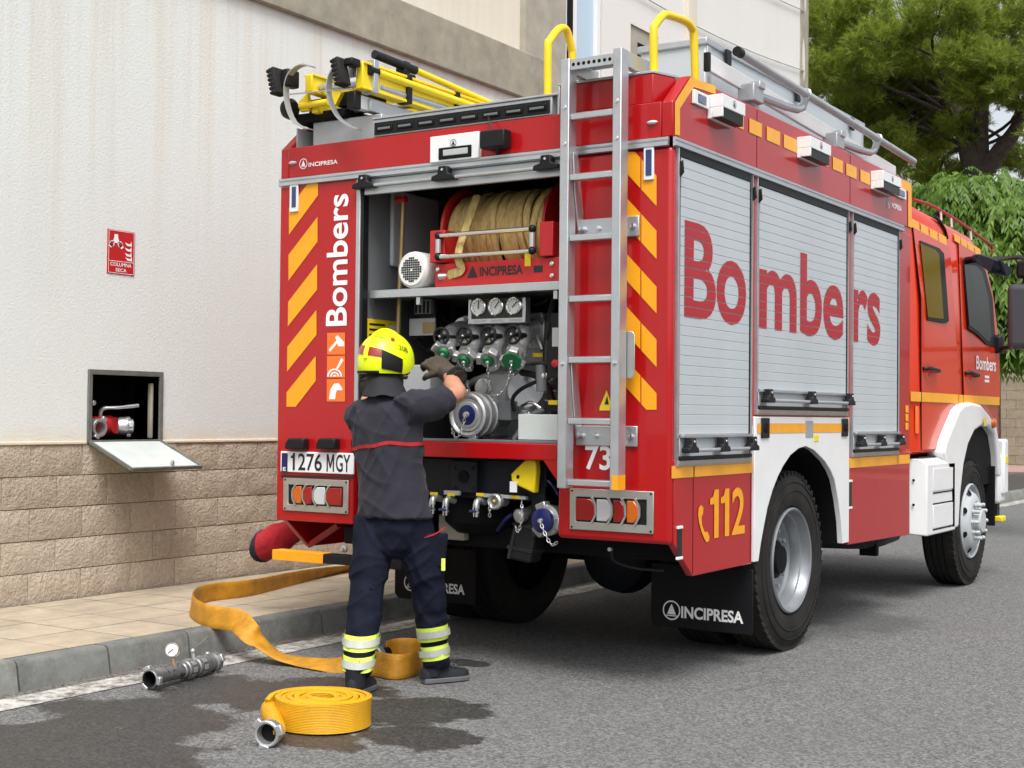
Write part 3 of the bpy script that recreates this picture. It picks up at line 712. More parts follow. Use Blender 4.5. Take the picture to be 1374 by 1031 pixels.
for (px, py, dY, w_, h_, n) in [(1262, 285, .5, 45, 30, 110), (1300, 262, .2, 42, 30, 120), (1345, 285, 0, 45, 32, 130), (1285, 320, .4, 45, 30, 110), (1335, 335, -.1, 50, 36, 140), (1380, 330, 0, 45, 40, 110), (1310, 375, .3, 45, 36, 110), (1355, 390, -.1, 45, 40, 130), (1390, 400, .2, 40, 40, 90), (1340, 430, 0, 45, 40, 120), (1365, 455, -.2, 40, 36, 110), (1325, 470, .3, 40, 30, 90), (1245, 300, .8, 30, 26, 60), (1400, 290, .4, 40, 30, 80), (1240, 262, 1.0, 34, 24, 80), (1275, 248, .7, 34, 22, 90), (1330, 248, .5, 40, 24, 110), (1375, 262, .6, 40, 28, 110), (1300, 300, .2, 45, 30, 110), (1355, 470, .2, 40, 30, 100), (1375, 360, .1, 36, 36, 90)]:
    p = at(px, py, YL+dY); s_ = (p-CP).dot(_fw)/CF
    hd.append((p, w_*s_*.85, w_*s_*.85, h_*s_*.9, int(n*.75)))
leafy(hb, hd, 'bright green tree with drooping narrow leaves behind the cab', .95)
# ================================================================== FIRE TRUCK
TR = empty('fire_truck', (0, 2.5, 0), 'red and white fire engine marked Bombers with open rear pump compartment', 'fire truck')
ZR = 2.69
def rq(name, pts, m, parent=TR, Y=-.003):          # flat print on the rear face from photo pixels
    return B().add([R(x, y, Y) for x, y in pts], [tuple(range(len(pts)))]).build(name, m, parent)
def sq(name, pts, m, parent=TR, X=1.2535):
    return B().add([S(x, y, X) for x, y in pts], [tuple(range(len(pts)))]).build(name, m, parent)
def rbox(name, px0, py0, px1, py1, Y0, Y1, m, parent=TR, bevel=.003, ref=None):   # box whose rear face at Y0 fills a pixel rectangle
    a, c = R(px0, py0, Y0), R(px1, py1, Y0); return box(name, a.x, c.x, Y0, Y1, c.z, a.z, m, parent, bevel)
def clip_poly(poly, y0, y1):
    def cut(P, f):
        out = []
        for i in range(len(P)):
            a, c = P[i], P[(i+1) % len(P)]; fa, fc = f(a), f(c)
            if fa >= 0: out.append(a)
            if fa*fc < 0: k = fa/(fa-fc); out.append((a[0]+(c[0]-a[0])*k, a[1]+(c[1]-a[1])*k))
        return out
    return cut(cut(poly, lambda p: p[1]-y0), lambda p: y1-p[1])

# ---- body shell
OL, OR_ = -.655, .625         # rear opening
LB, RB = -.71, .62            # lower corner blocks
box('body_core', -1.245, 1.245, .96, 3.77, 1.30, 2.70, 'red', TR, .006)
box('rear_panel', -1.25, OL-.03, 0, .04, .735, ZR-.045, 'red', TR, .006)
B().box(OR_, 1.25, 0, .045, .735, ZR-.045).build('rear_panel', 'red', TR, .022, 4)
box('column_shell', -1.245, OL-.03, .042, .96, .95, ZR-.045, 'red', TR, .003)
box('column_shell', OR_, 1.244, .046, .96, .95, ZR-.045, 'red', TR, .003)
for s in (1, -1):
    X0, X1 = (1.215, 1.25) if s > 0 else (-1.25, -1.215)
    B().prism([(X0, .046, 1.14), (X0, .046, .735), (X0, .255, .565), (X0, .985, .565), (X0, .985, 1.14)], (.035, 0, 0)).build('rear_skirt', 'red', TR, .004)
    B().prism([(X0, 2.50, 1.12), (X0, 2.50, .555), (X0, 3.77, .535), (X0, 3.77, 1.12)], (.035, 0, 0)).build('front_skirt', 'red', TR, .004)
    # upper side panel with cut rear corner
    XX0, XX1 = (1.19, 1.25) if s > 0 else (-1.25, -1.19)
    B().prism([(XX0, 0, ZR+.002), (XX0, 0, 2.86), (XX0, .18, 3.02), (XX0, 3.78, 3.02), (XX0, 3.78, ZR+.002)], (.06, 0, 0)).build('upper_side_panel', 'red', TR, .006)
    box('side_post', min(s*1.2505, s*1.2), max(s*1.2505, s*1.2), 3.50, 3.77, 1.13, ZR-.045, 'red', TR, .004)
    if s < 0: box('panel_lining', -1.188, -1.18, .06, 3.7, 2.74, 2.99, 'grey_light', TR, 0)
B().prism([(1.2505, 3.775, ZR), (1.2505, 3.775, 1.1)], (0, 0, 0)) if False else None
box('front_wall', -1.25, 1.25, 3.74, 3.785, ZR+.004, 3.015, 'red', TR, .004)
box('roof_deck', -1.188, 1.188, .05, 3.73, ZR+.005, ZR+.045, 'alu_dull', TR, 0)
box('upper_rear_panel', -1.1885, 1.1885, 0.0, .04, ZR+.002, 2.865, 'red', TR, .004)
B().prism([(.612, .012, 2.867), (1.135, .012, 2.867), (1.135, .012, 3.01), (.612, .012, 3.01)], (0, .03, 0)).build('raised_rear_panel', 'red', TR, .004)
B().prism([(1.135, .012, 2.867), (1.187, .16, 2.867), (1.187, .16, 3.01), (1.135, .012, 3.01)], (-.02, .03, 0)).build('raised_corner', 'red', TR, .004)
B().prism([(.60, .008, 3.012), (1.137, .008, 3.012), (1.189, .16, 3.012), (1.189, .25, 3.012), (.60, .25, 3.012)], (0, 0, .012)).build('deck_edge', 'alu', TR, .002)
box('deck_riser', .598, .611, .01, .6, 2.867, 3.012, 'alu', TR, .002)
# aluminium gutter rails
def rail_prof(o, n): return [o, (o[0]+n*.018, o[1]+.004), (o[0]+n*.018, o[1]+.022), (o[0]+n*.010, o[1]+.026), (o[0]+n*.016, o[1]+.032), (o[0]+n*.016, o[1]+.044), (o[0], o[1]+.046)]
B().prism([(-1.252, -p[0], p[1]) for p in rail_prof((0, ZR-.046), 1)], (2.485, 0, 0)).build('gutter_rail', 'alu', TR)
B().prism([(p[0], .005, p[1]) for p in rail_prof((1.25, ZR-.046), 1)], (0, 3.57, 0)).build('gutter_rail', 'alu', TR)
# sill under the rear opening
box('sill', LB, RB, .0, .06, 1.12, 1.205, 'red', TR, .006)
box('sill_tread', OL, OR_, .004, .10, 1.206, 1.218, 'grey_paint', TR, .001)
B().prism([(RB, .003, 1.125), (RB-.085, .003, 1.125), (RB, .003, 1.02)], (0, .04, 0)).build('sill_gusset', 'red', TR, .002)
box('side_rear_block', LB-.02, LB, .042, .4, .74, 1.12, 'red', TR, .002)
# compartment lining
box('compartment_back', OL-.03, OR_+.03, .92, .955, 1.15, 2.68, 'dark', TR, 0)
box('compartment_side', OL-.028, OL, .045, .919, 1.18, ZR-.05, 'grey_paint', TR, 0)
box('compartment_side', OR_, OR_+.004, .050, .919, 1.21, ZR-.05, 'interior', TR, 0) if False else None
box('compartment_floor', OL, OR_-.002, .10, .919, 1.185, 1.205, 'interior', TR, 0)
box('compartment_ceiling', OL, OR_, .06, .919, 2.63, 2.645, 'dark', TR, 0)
box('door_track', OL-.029, OL-.0005, -.008, .044, 1.207, ZR-.048, 'alu', TR, .003)
box('door_seal', OL, OL+.016, .0, .05, 1.22, ZR-.05, 'black_plastic', TR, .003)

# ---- left column graphics
for band in ([(57, 130), (183, -38), (183, 72), (57, 243)], [(55, 330), (181, 165), (181, 272), (55, 442)], [(54, 533), (179, 370), (179, 480), (52, 640)],
             [(50, 728), (176, 568), (177, 675), (49, 835)], [(47, 925), (173, 767), (173, 875), (46, 1040)]):
    P_ = clip_poly([(370+x*.31, 240+y*.31) for x, y in band], 243, 546); rq('chevron_stripe', P_, 'amber')
for (tp, bt) in ((163, 203), (236, 277), (310, 348), (385, 421), (456, 493), (528, 565)):
    for (xa, xb) in ((832, 859.3), (860.6, 881)):
        f = lambda x, y: (x, y-(881-x)*1.1)
        P_ = clip_poly([f(xa, tp), f(xb, tp), f(xb, bt), f(xa, bt)], 204, 550)
        if len(P_) > 2: rq('chevron_stripe', P_, 'amber')
def vtext(name, s, px, m, parent=TR, bold=.018, Y=-.0035, rot=False):
    (x0, y0), (x1, y1) = px; b = B()
    if rot: a, c = R(x1, y0, Y), R(x0, y1, Y); lettering(b, s, (a.x, Y, a.z), (0, 0, c.z-a.z), (c.x-a.x, 0, 0), bold)
    else: a, c = R(x0, y0, Y), R(x1, y1, Y); lettering(b, s, (a.x, Y, a.z), (c.x-a.x, 0, 0), (0, 0, c.z-a.z), bold)
    return b.build(name, m, parent)
vtext('lettering', 'Bombers', ((439.5, 437), (465.5, 262.5)), 'print_white', rot=True)
# orange pictogram squares: axe, coiled hose, helmet
sqs = [(439, 447, 463, 476), (438.8, 478, 463, 507), (438.5, 509, 463, 539)]
for k, (x0, y0, x1, y1) in enumerate(sqs):
    p = rq('pictogram_panel', [(x0, y0), (x1, y0-.6), (x1, y1), (x0, y1)], 'orange_print', Y=-.003)
    F = lambda u, v_: R(x0+u*(x1-x0), y0+v_*(y1-y0), -.0045)
    b = B()
    if k == 0:
        b.add([F(.08, .78), F(.16, .88), F(.62, .42), F(.54, .32)], [(0, 1, 2, 3)]); b.add([F(.45, .2), F(.58, .1), F(.95, .42), F(.95, .62), F(.62, .62)], [(0, 1, 2, 3, 4)])
    elif k == 1:
        b.add([F(.50, .58), F(.58, .64), F(.92, .18), F(.80, .08)], [(0, 1, 2, 3)])
        for r0, r1 in ((.42, .33), (.25, .17), (.1, .0)):
            n = 12; b.add([F(.42-math.cos(math.pi*i/n)*r, .95-math.sin(math.pi*i/n)*r*.9) for r in (r0, r1) for i in range(n+1)], [(i, i+1, i+1+n+1, i+n+1) for i in range(n)])
    else:
        b.add([F(.12, .9), F(.2, .45), F(.4, .2), F(.65, .18), F(.85, .4), F(.85, .5), F(.55, .5), F(.5, .62), F(.45, .9)], [tuple(range(9))])
    b.build('pictogram', 'print_white', p)
# maker's mark on the upper rear panel
b = B(); logo(b, R(407, 220, -.0035), (1, 0, 0), (0, 0, 1), .030); b.build('maker_logo', 'print_white', TR)
vtext('lettering', 'INCIPRESA', ((414, 224.3), (453, 214)), 'print_white')
a_, c_ = R(785, 630.5, -.0035), R(836, 599, -.0035); letters(B(), (('73', 0, .68), (ONE, .78, 1.)), a_, (c_.x-a_.x, 0, 0), (0, 0, c_.z-a_.z), .018).build('lettering', 'print_white', TR)
# warning triangle
p = rq('warning_sticker', [(804.5, 547), (814, 524), (822.5, 547.5), (822.5, 551), (804.5, 551)], 'yellow')
rq('warning_mark', [(811, 543), (814.5, 531), (815.5, 536), (817, 543)], 'print_black', p, -.0045)
# long narrow lamps
def slim_lamp(px):
    (x0, y0, x1, y1) = px
    l = rbox('marker_lamp', x0, y0, x1, y1, -.014, -.001, 'frame_white', TR, .003)
    rbox('lamp_lens', x0+2.6, y0+5, x1-2.6, y1-6, -.018, -.013, 'blue_lens', l, .003)
slim_lamp((388.5, 246, 399, 284)); slim_lamp((863.5, 196, 876.5, 241))
for (x, y) in ((392.7, 218.7), (875, 164.5)):
    l = B(); c = R(x, y, -.004); l.ball(c, .03, 12, (1, .45, .36)); l.build('clearance_lamp', 'lens_clear', TR)
# roof-edge LED bar
Lz = lambda px, Y=.0: R(px, 0, Y).x
xa, xb = -.58, .572
bar = B().box(xa, xb, .002, .06, 2.868, 2.963).build('light_bar', 'alu_dull', TR, .004)
box('bar_face', xa+.012, xb-.012, -.003, .004, 2.876, 2.945, 'black_plastic', bar, .002)
for i in range(8):
    c = xa+.085+(xb-xa-.17)*i/7
    box('lamp_lens', c-.055, c+.055, -.010, -.0005, 2.892, 2.928, 'glass_dark', bar, .006)
    box('lamp_reflector', c-.042, c+.042, -.0125, -.0095, 2.902, 2.914, 'grey_paint', bar, .002)
box('bar_cap', xa-.004, xb+.03, -.004, .10, 2.964, 2.975, 'alu', bar, .002)
# work lamp and camera in the upper panel
wl = rbox('work_lamp', 577, 184, 642, 212, -.03, 0, 'white', TR, .004)
rbox('lamp_lens', 588, 199, 632, 210, -.036, -.028, 'glass_dark', wl, .004)
rbox('lamp_strip', 594, 201.5, 627, 206, -.040, -.034, 'grey_light', wl, .003)
b = B(); logo(b, R(608, 192, -.0325), (1, 0, 0), (0, 0, 1), .02); b.build('maker_logo', 'print_black', wl)
cm = rbox('rear_camera', 643, 176, 676, 196, -.09, -.015, 'black_plastic', TR, .008)
B().tube([R(660, 178, -.05), R(656, 160, -.03), R(652, 150, .02)], .004, 6, smooth=4).build('camera_cable', 'black_plastic', cm)
B().tube([R(667, 192, -.06), R(668, 206, -.01)], .012, 8).build('camera_mount', 'black_plastic', cm)

# ---- half-rolled rear shutter
z0, z1 = 2.565, ZR-.05
sh = box('rear_shutter', OL+.018, OR_-.004, .018, .03, z0, z1, 'slat', TR, .002)
for i in range(2): box('slat', OL+.02, OR_-.006, .010, .017, z0+.03+i*.048, z0+.03+i*.048+.045, 'slat', sh, .003)
box('bottom_bar', OL+.018, OR_-.004, .004, .03, z0-.012, z0+.026, 'alu', sh, .003)
hz = z0+.030
B().tube([(OL-.02, -.035, hz), (OR_+.0, -.035, hz)], .010, 10).build('handle_rod', 'alu', sh)
def bracket(parent, axis, c, out, up, w=.055):
    """black moulded bracket clamped on a rod: axis = along rod, out = away from door"""
    c, a, o_, u = V(c), V(axis), V(out), V(up)
    b = B()
    b.prism([c-a*w-u*.012-o_*.03, c+a*w-u*.012-o_*.03, c+a*w*.95+u*.012-o_*.03, c+a*w*.45+u*.022-o_*.03, c+a*w*.36+u*.062-o_*.03, c-a*w*.36+u*.062-o_*.03, c-a*w*.45+u*.022-o_*.03, c-a*w*.95+u*.012-o_*.03], o_*.046)
    o2 = b.build('handle_bracket', 'black_plastic', parent, .005)
    B().lathe(c+u*.042+o_*.016, o_, [(.008, 0), (.007, .004)], 10).build('bolt', 'chrome', parent)
    return o2
for x in (OL+.045, -.07, OR_-.06): bracket(sh, (1, 0, 0), (x, -.035, hz), (0, -1, 0), (0, 0, 1), .075)

# ---- lower rear: plate, lamps
for (x0, x1) in ((390, 415.5), (431.5, 457)):
    b = B(); a = R(x0, 603, 0); c = R(x1, 588.5, 0)
    b.prism([(a.x, 0, a.z), (c.x, 0, a.z), (c.x, 0, c.z), (a.x+.02, 0, c.z), (a.x, 0, a.z+.03)], (0, -.055, 0)); b.build('plate_lamp', 'black_plastic', TR, .01)
pl = rbox('number_plate', 376.5, 605.5, 474, 637, -.012, -.001, 'plate_white', TR, .003)
rbox('plate_band', 378, 608, 385.5, 634, -.0135, -.0115, 'blue', pl, 0)
a_, c_ = R(390, 631, -.0135), R(470, 610.5, -.0135); letters(B(), ((ONE, 0, .07), ('276', .125, .53), (EMM, .61, .735), ('GY', .765, 1.)), a_, (c_.x-a_.x, 0, 0), (0, 0, c_.z-a_.z), .012).build('lettering', 'print_black', pl)
vtext('lettering', 'E', ((379.5, 632), (383.5, 627)), 'print_white', pl, .018, -.0145)
rq('plate_frame', [(377, 637.5), (474, 640), (474, 643), (377, 640.5)], 'print_black', pl, -.008)
def tail_lamp(px, cols, flip):
    x0, y0, x1, y1 = px; a, c = R(x0, y0, 0), R(x1, y1, 0)
    xx0, xx1, zz0, zz1 = a.x, c.x, c.z, a.z; w_, h_ = xx1-xx0, zz1-zz0
    q = lambda u, v_: (xx0+u*w_, -.012, zz0+v_*h_)
    hole = [q(.08, .2), q(.92, .2), q(.92, .8), q(.08, .8)]
    f = B().add(*holed([q(0, 0), q(1, 0), q(1, 1), q(0, 1)], [hole], (0, .011, 0))).build('tail_lamp', 'steel_plate', TR, .003)
    box('lamp_housing', xx0+.06*w_, xx1-.06*w_, -.0045, -.0015, zz0+.17*h_, zz1-.17*h_, 'black_plastic', f, 0)
    pos = [(.17, .30), (.33, .46), (.49, .66), (.685, .915)]
    for (u0, u1), m_ in zip(pos, cols):
        if flip: u0, u1 = 1-u1, 1-u0
        cut = .05; e = [q(u0+(cut if not flip else 0), .24), q(u1, .24), q(u1, .76), q(u0+(cut if not flip else 0), .76), q(u0, .62), q(u0, .38)] if not flip else [q(u0, .24), q(u1-cut, .24), q(u1, .38), q(u1, .62), q(u1-cut, .76), q(u0, .76)]
        B().prism(e, (0, -.010, 0)).build('lamp_lens', m_, f, .004)
        # frame bars between the lenses
        d_ = -1 if not flip else 1
        ed = [q(u0-.012 if not flip else u1+.012, v_) for v_ in (.38, .62)]
        k0 = q(u0+cut-.01 if not flip else u1-cut+.01, .18); k1 = q(u0+cut-.01 if not flip else u1-cut+.01, .82)
        bb = B()
        for s_, e_ in ((k0, ed[0]), (ed[0], ed[1]), (ed[1], k1)):
            bb.beam(V(s_)+V((0, -.004, 0)), V(e_)+V((0, -.004, 0)), .010, .010, (0, 1, 0))
        bb.build('lamp_grille', 'steel_plate', f)
    for u, v_ in ((.03, .06), (.97, .06), (.03, .94), (.97, .94)): B().lathe(q(u, v_), (0, -1, 0), [(.006, 0), (.005, .003)], 8).build('screw', 'dark', f)
tail_lamp((382, 641, 468.5, 690), ('lens_amber', 'lens_red', 'lens_clear', 'lens_red'), False)
tail_lamp((766, 655, 878, 717), ('lens_amber', 'lens_red', 'lens_clear', 'lens_red'), True)
# triangular gusset under the left corner
B().beam((-1.225, .255, .57), (-1.0, .255, .70), .03, .03).build('corner_brace', 'red', TR, .002)
# underrun bar
uz0, uz1 = R(400, 753.5, -.06).z, R(400, 741, -.06).z
ub = box('underrun_bar', -1.22, -.30, -.06, .02, uz0, uz1, 'black_plastic', TR, .004)
box('reflective_tape', -1.219, -.845, -.064, .018, uz0-.002, uz1+.003, 'amber', ub, .002)
for x in (-.74, -.62, -.5): B().lathe((x, -.0, uz1+.03), (0, -1, 0), [(.02, 0), (.02, .012), (.012, .014), (.012, .03)], 8).build('bolt', 'cast_light', ub)
B().box(-.80, -.35, .06, .30, .62, .72).build('underrun_bracket', 'dark', TR, .01)
# added dark box standing in for the shaded void under the right block
box('underside_void', .3, 1.2, .34, .9, .62, .80, 'dark', TR, .01)
B().tube([R(820, 737, .1), R(824, 752, .15), R(850, 762, .2), R(890, 766, .2)], .008, 6, smooth=4).build('brake_line', 'black_plastic', TR)
B().lathe(R(820, 737, .1), (0, -1, 0), [(.01, 0), (.01, .02)], 8).build('bolt', 'cast_light', TR)

# ---- side: roller shutters with slats
def door(y0, y1, zb, zt, text=None, tb=None):
    f = B(); X = 1.2505
    f.add(*holed([(X-.03, y0-.030, zb-.042), (X-.03, y1+.030, zb-.042), (X-.03, y1+.030, zt+.046), (X-.03, y0-.030, zt+.046)], [[(X-.03, y0-.012, zb-.0385), (X-.03, y1+.012, zb-.0385), (X-.03, y1+.012, zt+.0455), (X-.03, y0-.012, zt+.0455)]], (.040, 0, 0)))
    s = f.build('side_shutter', 'alu', TR, .002)
    for ya, yb in ((y0-.012, y0-.001), (y1+.001, y1+.012)): box('door_seal', X-.02, X+.006, ya, yb, zb, zt+.045, 'black_plastic', s, .001)
    box('top_seal', X-.02, X+.006, y0-.001, y1+.001, zt+.001, zt+.045, 'black_plastic', s, .001)
    n = int((zt-(zb+.10))/.048); zz = zt
    me = B().prism([(X-.008, y0, 0), (X+.0002, y0, .0002), (X+.0022, y0, .0026), (X+.0022, y0, .0452), (X+.0002, y0, .0477), (X-.008, y0, .0479)], (0, y1-y0, 0)).mesh('slat', 'slat', 30)
    cuts = []
    while zz-.048 > zb+.095:
        zz -= .048; o = put('slat', me, s); o.location = (0, 0, zz); cuts.append(zz)
    box('bottom_rail', X-.008, X+.008, y0, y1, zb, zz-.002, 'slat', s, .003)
    box('bottom_lip', X-.004, X+.03, y0, y1, zz-.016, zz-.001, 'alu', s, .002)
    box('bottom_gasket', X-.004, X+.02, y0-.01, y1+.01, zb-.012, zb+.006, 'black_plastic', s, .002)
    box('door_threshold', X-.004, X+.012, y0-.011, y1+.011, zb-.038, zb-.014, 'steel_plate', s, .002)
    hz = zb+.035
    B().tube([(X+.05, y0+.02, hz), (X+.05, y1-.02, hz)], .010, 10).build('handle_rod', 'alu', s)
    ys = [y0+.05, (y0+y1)/2, y1-.05]
    for y in ys: bracket(s, (0, 1, 0), (X+.05, y, hz), (1, 0, 0), (0, 0, 1), .055)
    for y in (y0-.02, y1+.02):
        B().prism([(X+.008, y, zt-.03), (X+.024, y, zt-.02), (X+.03, y, zt-.08), (X+.012, y, zt-.10)], (0, .012, 0)).build('seal_clip', 'black_plastic', s, .003)
    if text:
        Pg, Fg = glyphs(text, .024); (ya, yb, za, zb2) = tb
        b = B()
        for c in cuts:
            if c > zb2 or c+.048 < za: continue
            bm = bmesh.new(); vv = [bm.verts.new((X+.0036, ya+p[0]*(yb-ya), za+p[1]*(zb2-za))) for p in Pg]
            for f_ in Fg:
                try: bm.faces.new([vv[i] for i in f_])
                except ValueError: pass
            for (co, no) in (((0, 0, c+.0022), (0, 0, -1)), ((0, 0, c+.0458), (0, 0, 1))):
                bmesh.ops.bisect_plane(bm, geom=bm.verts[:]+bm.edges[:]+bm.faces[:], plane_co=co, plane_no=no, clear_outer=True)
            bm.verts.index_update(); b.add([v.co[:] for v in bm.verts], [[v.index for v in f_.verts] for f_ in bm.faces]); bm.free()
        b.build('lettering', 'print_red', s)
    return s
ZB, ZT = 1.833, 2.305
door(.080, .925, 1.15, 2.605, 'Bo', (S(917.5, 360).y, S(1000.5, 370).y, ZB-.007, ZT))
door(1.045, 2.440, 1.405, 2.605, 'mbe', (S(1018, 380).y, S(1131, 420).y, ZB-.007, ZT))
door(2.570, 3.470, 1.145, 2.605, 'rs', (S(1143.5, 430).y, S(1180.5, 430).y, ZB-.007, 2.172))
# ---- white wheel-arch panel
arch = [(1018, 755), (1021, 730), (1025, 708), (1030, 682), (1037, 658), (1044, 640), (1051, 626), (1061, 611), (1072, 602), (1081, 599), (1092, 604), (1107, 619), (1115, 632), (1120, 644), (1125, 670), (1129, 700), (1130.5, 734)]
A = [S(x, y, 1.258) for x, y in arch]
for s in (1, -1):
    pl_ = [(a.y, max(a.z, .572)) for a in A]
    o_ = [(1.0, .572), (1.0, 1.352), (2.497, 1.352), (2.497, .572)]
    poly = o_+[(p[0], p[1]) for p in reversed(pl_)]
    x = 1.222 if s > 0 else -1.258
    vs, fs = holed([(x, p[0], p[1]) for p in poly], [], (.036, 0, 0)); B().add(vs, fs).build('wheel_arch_panel', 'white', TR, .004)
    n = len(pl_); li = B().loft([[(s*1.22, p[0], p[1]+.004), (s*.5, p[0], p[1]+.004), (s*.5, p[0], p[1]+.02), (s*1.22, p[0], p[1]+.02)] for p in pl_]); li.build('arch_liner', 'dark', TR)
box('bulkhead', -.55, .55, .98, 3.7, .75, 1.29, 'dark', TR, .01)
# amber belt tape pieces
def tape(y0, y1, z0, z1, X=1.2535, m='amber_tape'):
    B().add([(X, y0, z0), (X, y1, z0), (X, y1, z1), (X, y0, z1)], [(0, 1, 2, 3)]).build('reflective_tape', m, TR)
tape(.008, .25, 1.052, 1.112); tape(.262, .985, 1.052, 1.112)
tape(1.03, 2.48, 1.262, 1.316, 1.2605); tape(2.51, 3.49, 1.035, 1.098); tape(3.50, 3.765, 1.035, 1.098)
for y in (1.13, 2.40):
    l = box('panel_lock', 1.258, 1.268, y-.055, y+.055, 1.235, 1.345, 'black_plastic', TR, .006)
    B().lathe((1.268, y, 1.29), (1, 0, 0), [(.026, 0), (.024, .006), (.008, .007)], 14).build('lock_barrel', 'dark', l)
box('fuel_sticker', 1.2585, 1.2615, 1.74, 1.86, 1.235, 1.33, 'alu_dull', TR, 0)
box('rating_sticker', 1.2585, 1.2615, 1.88, 1.95, 1.21, 1.245, 'yellow', TR, 0)
for y in (.255, .963): B().box(1.249, 1.2515, y-.002, y+.002, .58, 1.14).build('panel_gap', 'dark', TR)
for y, z0_, z1_ in ((.10, .66, .82), (2.53, .78, .96)):       # white pull handles
    h = box('grab_recess', 1.2495, 1.2525, y-.02, y+.03, z0_, z1_, 'print_black', TR, 0)
    for a_, c_ in (((1.27, y+.03, z0_), (1.27, y+.03, z1_)), ((1.252, y+.03, z0_+.006), (1.252, y-.025, z0_+.006)), ((1.252, y+.03, z1_-.006), (1.252, y-.025, z1_-.006))):
        B().beam(a_, c_, .014, .014).build('grab_bar', 'frame_white', h, .002)
# 112 with handset
b = B(); a_, c_ = S(952.5, 725, 1.2535), S(999.5, 663, 1.2535); letters(b, ((ONE, 0, .24), (ONE, .30, .54), ('2', .62, 1.)), (1.2535, a_.y, .735), (0, c_.y-a_.y, 0), (0, 0, .245), .018); b.build('lettering', 'amber', TR)
def spoly(pts): return [S(x, y, 1.2535) for x, y in pts]
hp = [(880+x*.1747, 600+y*.1747) for x, y in ((330, 470), (345, 445), (365, 465), (362, 510), (350, 540), (355, 600), (372, 650), (398, 652), (412, 690), (405, 725), (388, 733), (372, 705), (350, 650), (332, 580), (325, 520))]
b = B(); b.add(*holed(spoly(hp), [], (.0005, 0, 0))); b.build('handset_mark', 'amber', TR)
# upper side panel graphics
b = B(); b.add(*holed(spoly([(905.6, 180.8), (905.6, 137.5), (926.4, 104), (960, 115.5), (960, 126.5), (931, 117), (912.3, 146), (912.3, 182)]), [], (.0005, 0, 0))); b.build('corner_marking', 'amber_tape', TR)
b = B(); b.add(*holed(spoly([(1201, 237), (1223, 246.5), (1223.5, 306), (1218.5, 304), (1218.5, 257), (1201, 249)]), [], (.0005, 0, 0))); b.build('corner_marking', 'amber_tape', TR)
za, zb_ = S(1012, 162).z, S(1012, 181).z
for (x0, x1) in ((990, 997), (1004.6, 1021.5), (1028, 1046), (1051, 1068.5), (1104, 1110.5), (1117, 1130.5), (1135, 1149), (1154, 1167)):
    y0, y1 = S(x0, 180).y, S(x1, 185).y; tape(y0, y1, zb_, za)
for y in (1.02, 2.51): B().box(1.249, 1.2516, y-.0015, y+.0015, ZR+.01, 3.01).build('panel_gap', 'dark', TR)
for (x0, y0, x1) in ((928, 125, 948), (1200.5, 250.5, 1213)):
    ya, yb = S(x0, y0).y, S(x1, y0).y; z = S((x0+x1)/2, y0+9).z
    l = box('marker_lamp', 1.25, 1.266, ya, yb, z-.035, z+.035, 'frame_white', TR, .003)
    box('lamp_lens', 1.266, 1.270, ya+.04, yb-.04, z-.022, z+.02, 'blue_lens', l, .003)
for (x0, y0, x1) in ((949, 131, 980), (1069, 187, 1097), (1168, 232, 1193)):
    ya, yb = S(x0, y0, 1.25).y, S(x1, y0, 1.25).y; zt_ = S(x0, y0, 1.25).z+.012
    l = B().box(1.25, 1.335, ya, yb, zt_-.065, zt_).box(1.25, 1.275, ya, yb, zt_-.12, zt_-.065).box(1.275, 1.335, ya, ya+.012, zt_-.115, zt_-.065).build('scene_light', 'white', TR, .003)
    box('lamp_lens', 1.275, 1.325, ya+.014, yb-.004, zt_-.118, zt_-.066, 'glass_dark', l, .002)
    b = B(); logo(b, (1.337, (ya+yb)/2, zt_-.03), (0, 1, 0), (0, 0, 1), .02); b.build('maker_logo', 'print_black', l)
b = B(); a_ = S(1192, 271); lettering(b, 'INCIPRESA', (1.2535, a_.y+.06, a_.z-.03), (0, .22, 0), (0, 0, .035)); logo(b, (1.2535, a_.y, a_.z-.01), (0, 1, 0), (0, 0, 1), .035); b.build('maker_logo', 'print_white', TR)

# ---- wheels
def tyre(c, s, parent, W=.29, Ro=.52):
    """c = centre of the outer face; s = +1 when the outer face looks to +X"""
    prof = [(.305, -.03), (.318, -.012), (.34, -.006), (.385, .0), (.43, -.001), (.462, -.006), (.478, -.016), (.492, -.020), (.505, -.034), (.516, -.048)]
    g = []; x = -.06
    for k in range(4):
        g += [(Ro, x), (Ro, x-.036), (Ro-.012, x-.038), (Ro-.012, x-.046)]; x -= .048
    prof += g+[(.516, -W+.045), (.49, -W+.02), (.43, -W), (.36, -W+.006), (.305, -W+.03)]
    b = B().lathe(c, (s, 0, 0), [(r, h) for r, h in prof], 72, False)
    w_ = b.build('wheel', 'rubber', parent, angle=30)
    b = B()
    for i in range(54):
        a = 2*math.pi*i/54; e = V((0, math.cos(a), math.sin(a))); t_ = V((0, -math.sin(a), math.cos(a)))
        b.obox(V(c)+V((-s*.038, 0, 0))+e*.507, e*.012, t_*.018+V((s*.004, 0, 0)), V((s*.020, 0, 0)))
    b.build('tread_lugs', 'rubber', w_)
    b = B()
    for i in range(26):           # raised sidewall lettering reads as short dashes at this size
        pass
    B().ring(V(c)+V((-s*.0, 0, 0)), (s, 0, 0), .405, .004, 64, 6).ring(V(c)+V((-s*.003, 0, 0)), (s, 0, 0), .455, .004, 64, 6).build('sidewall_rib', 'rubber', w_)
    return w_
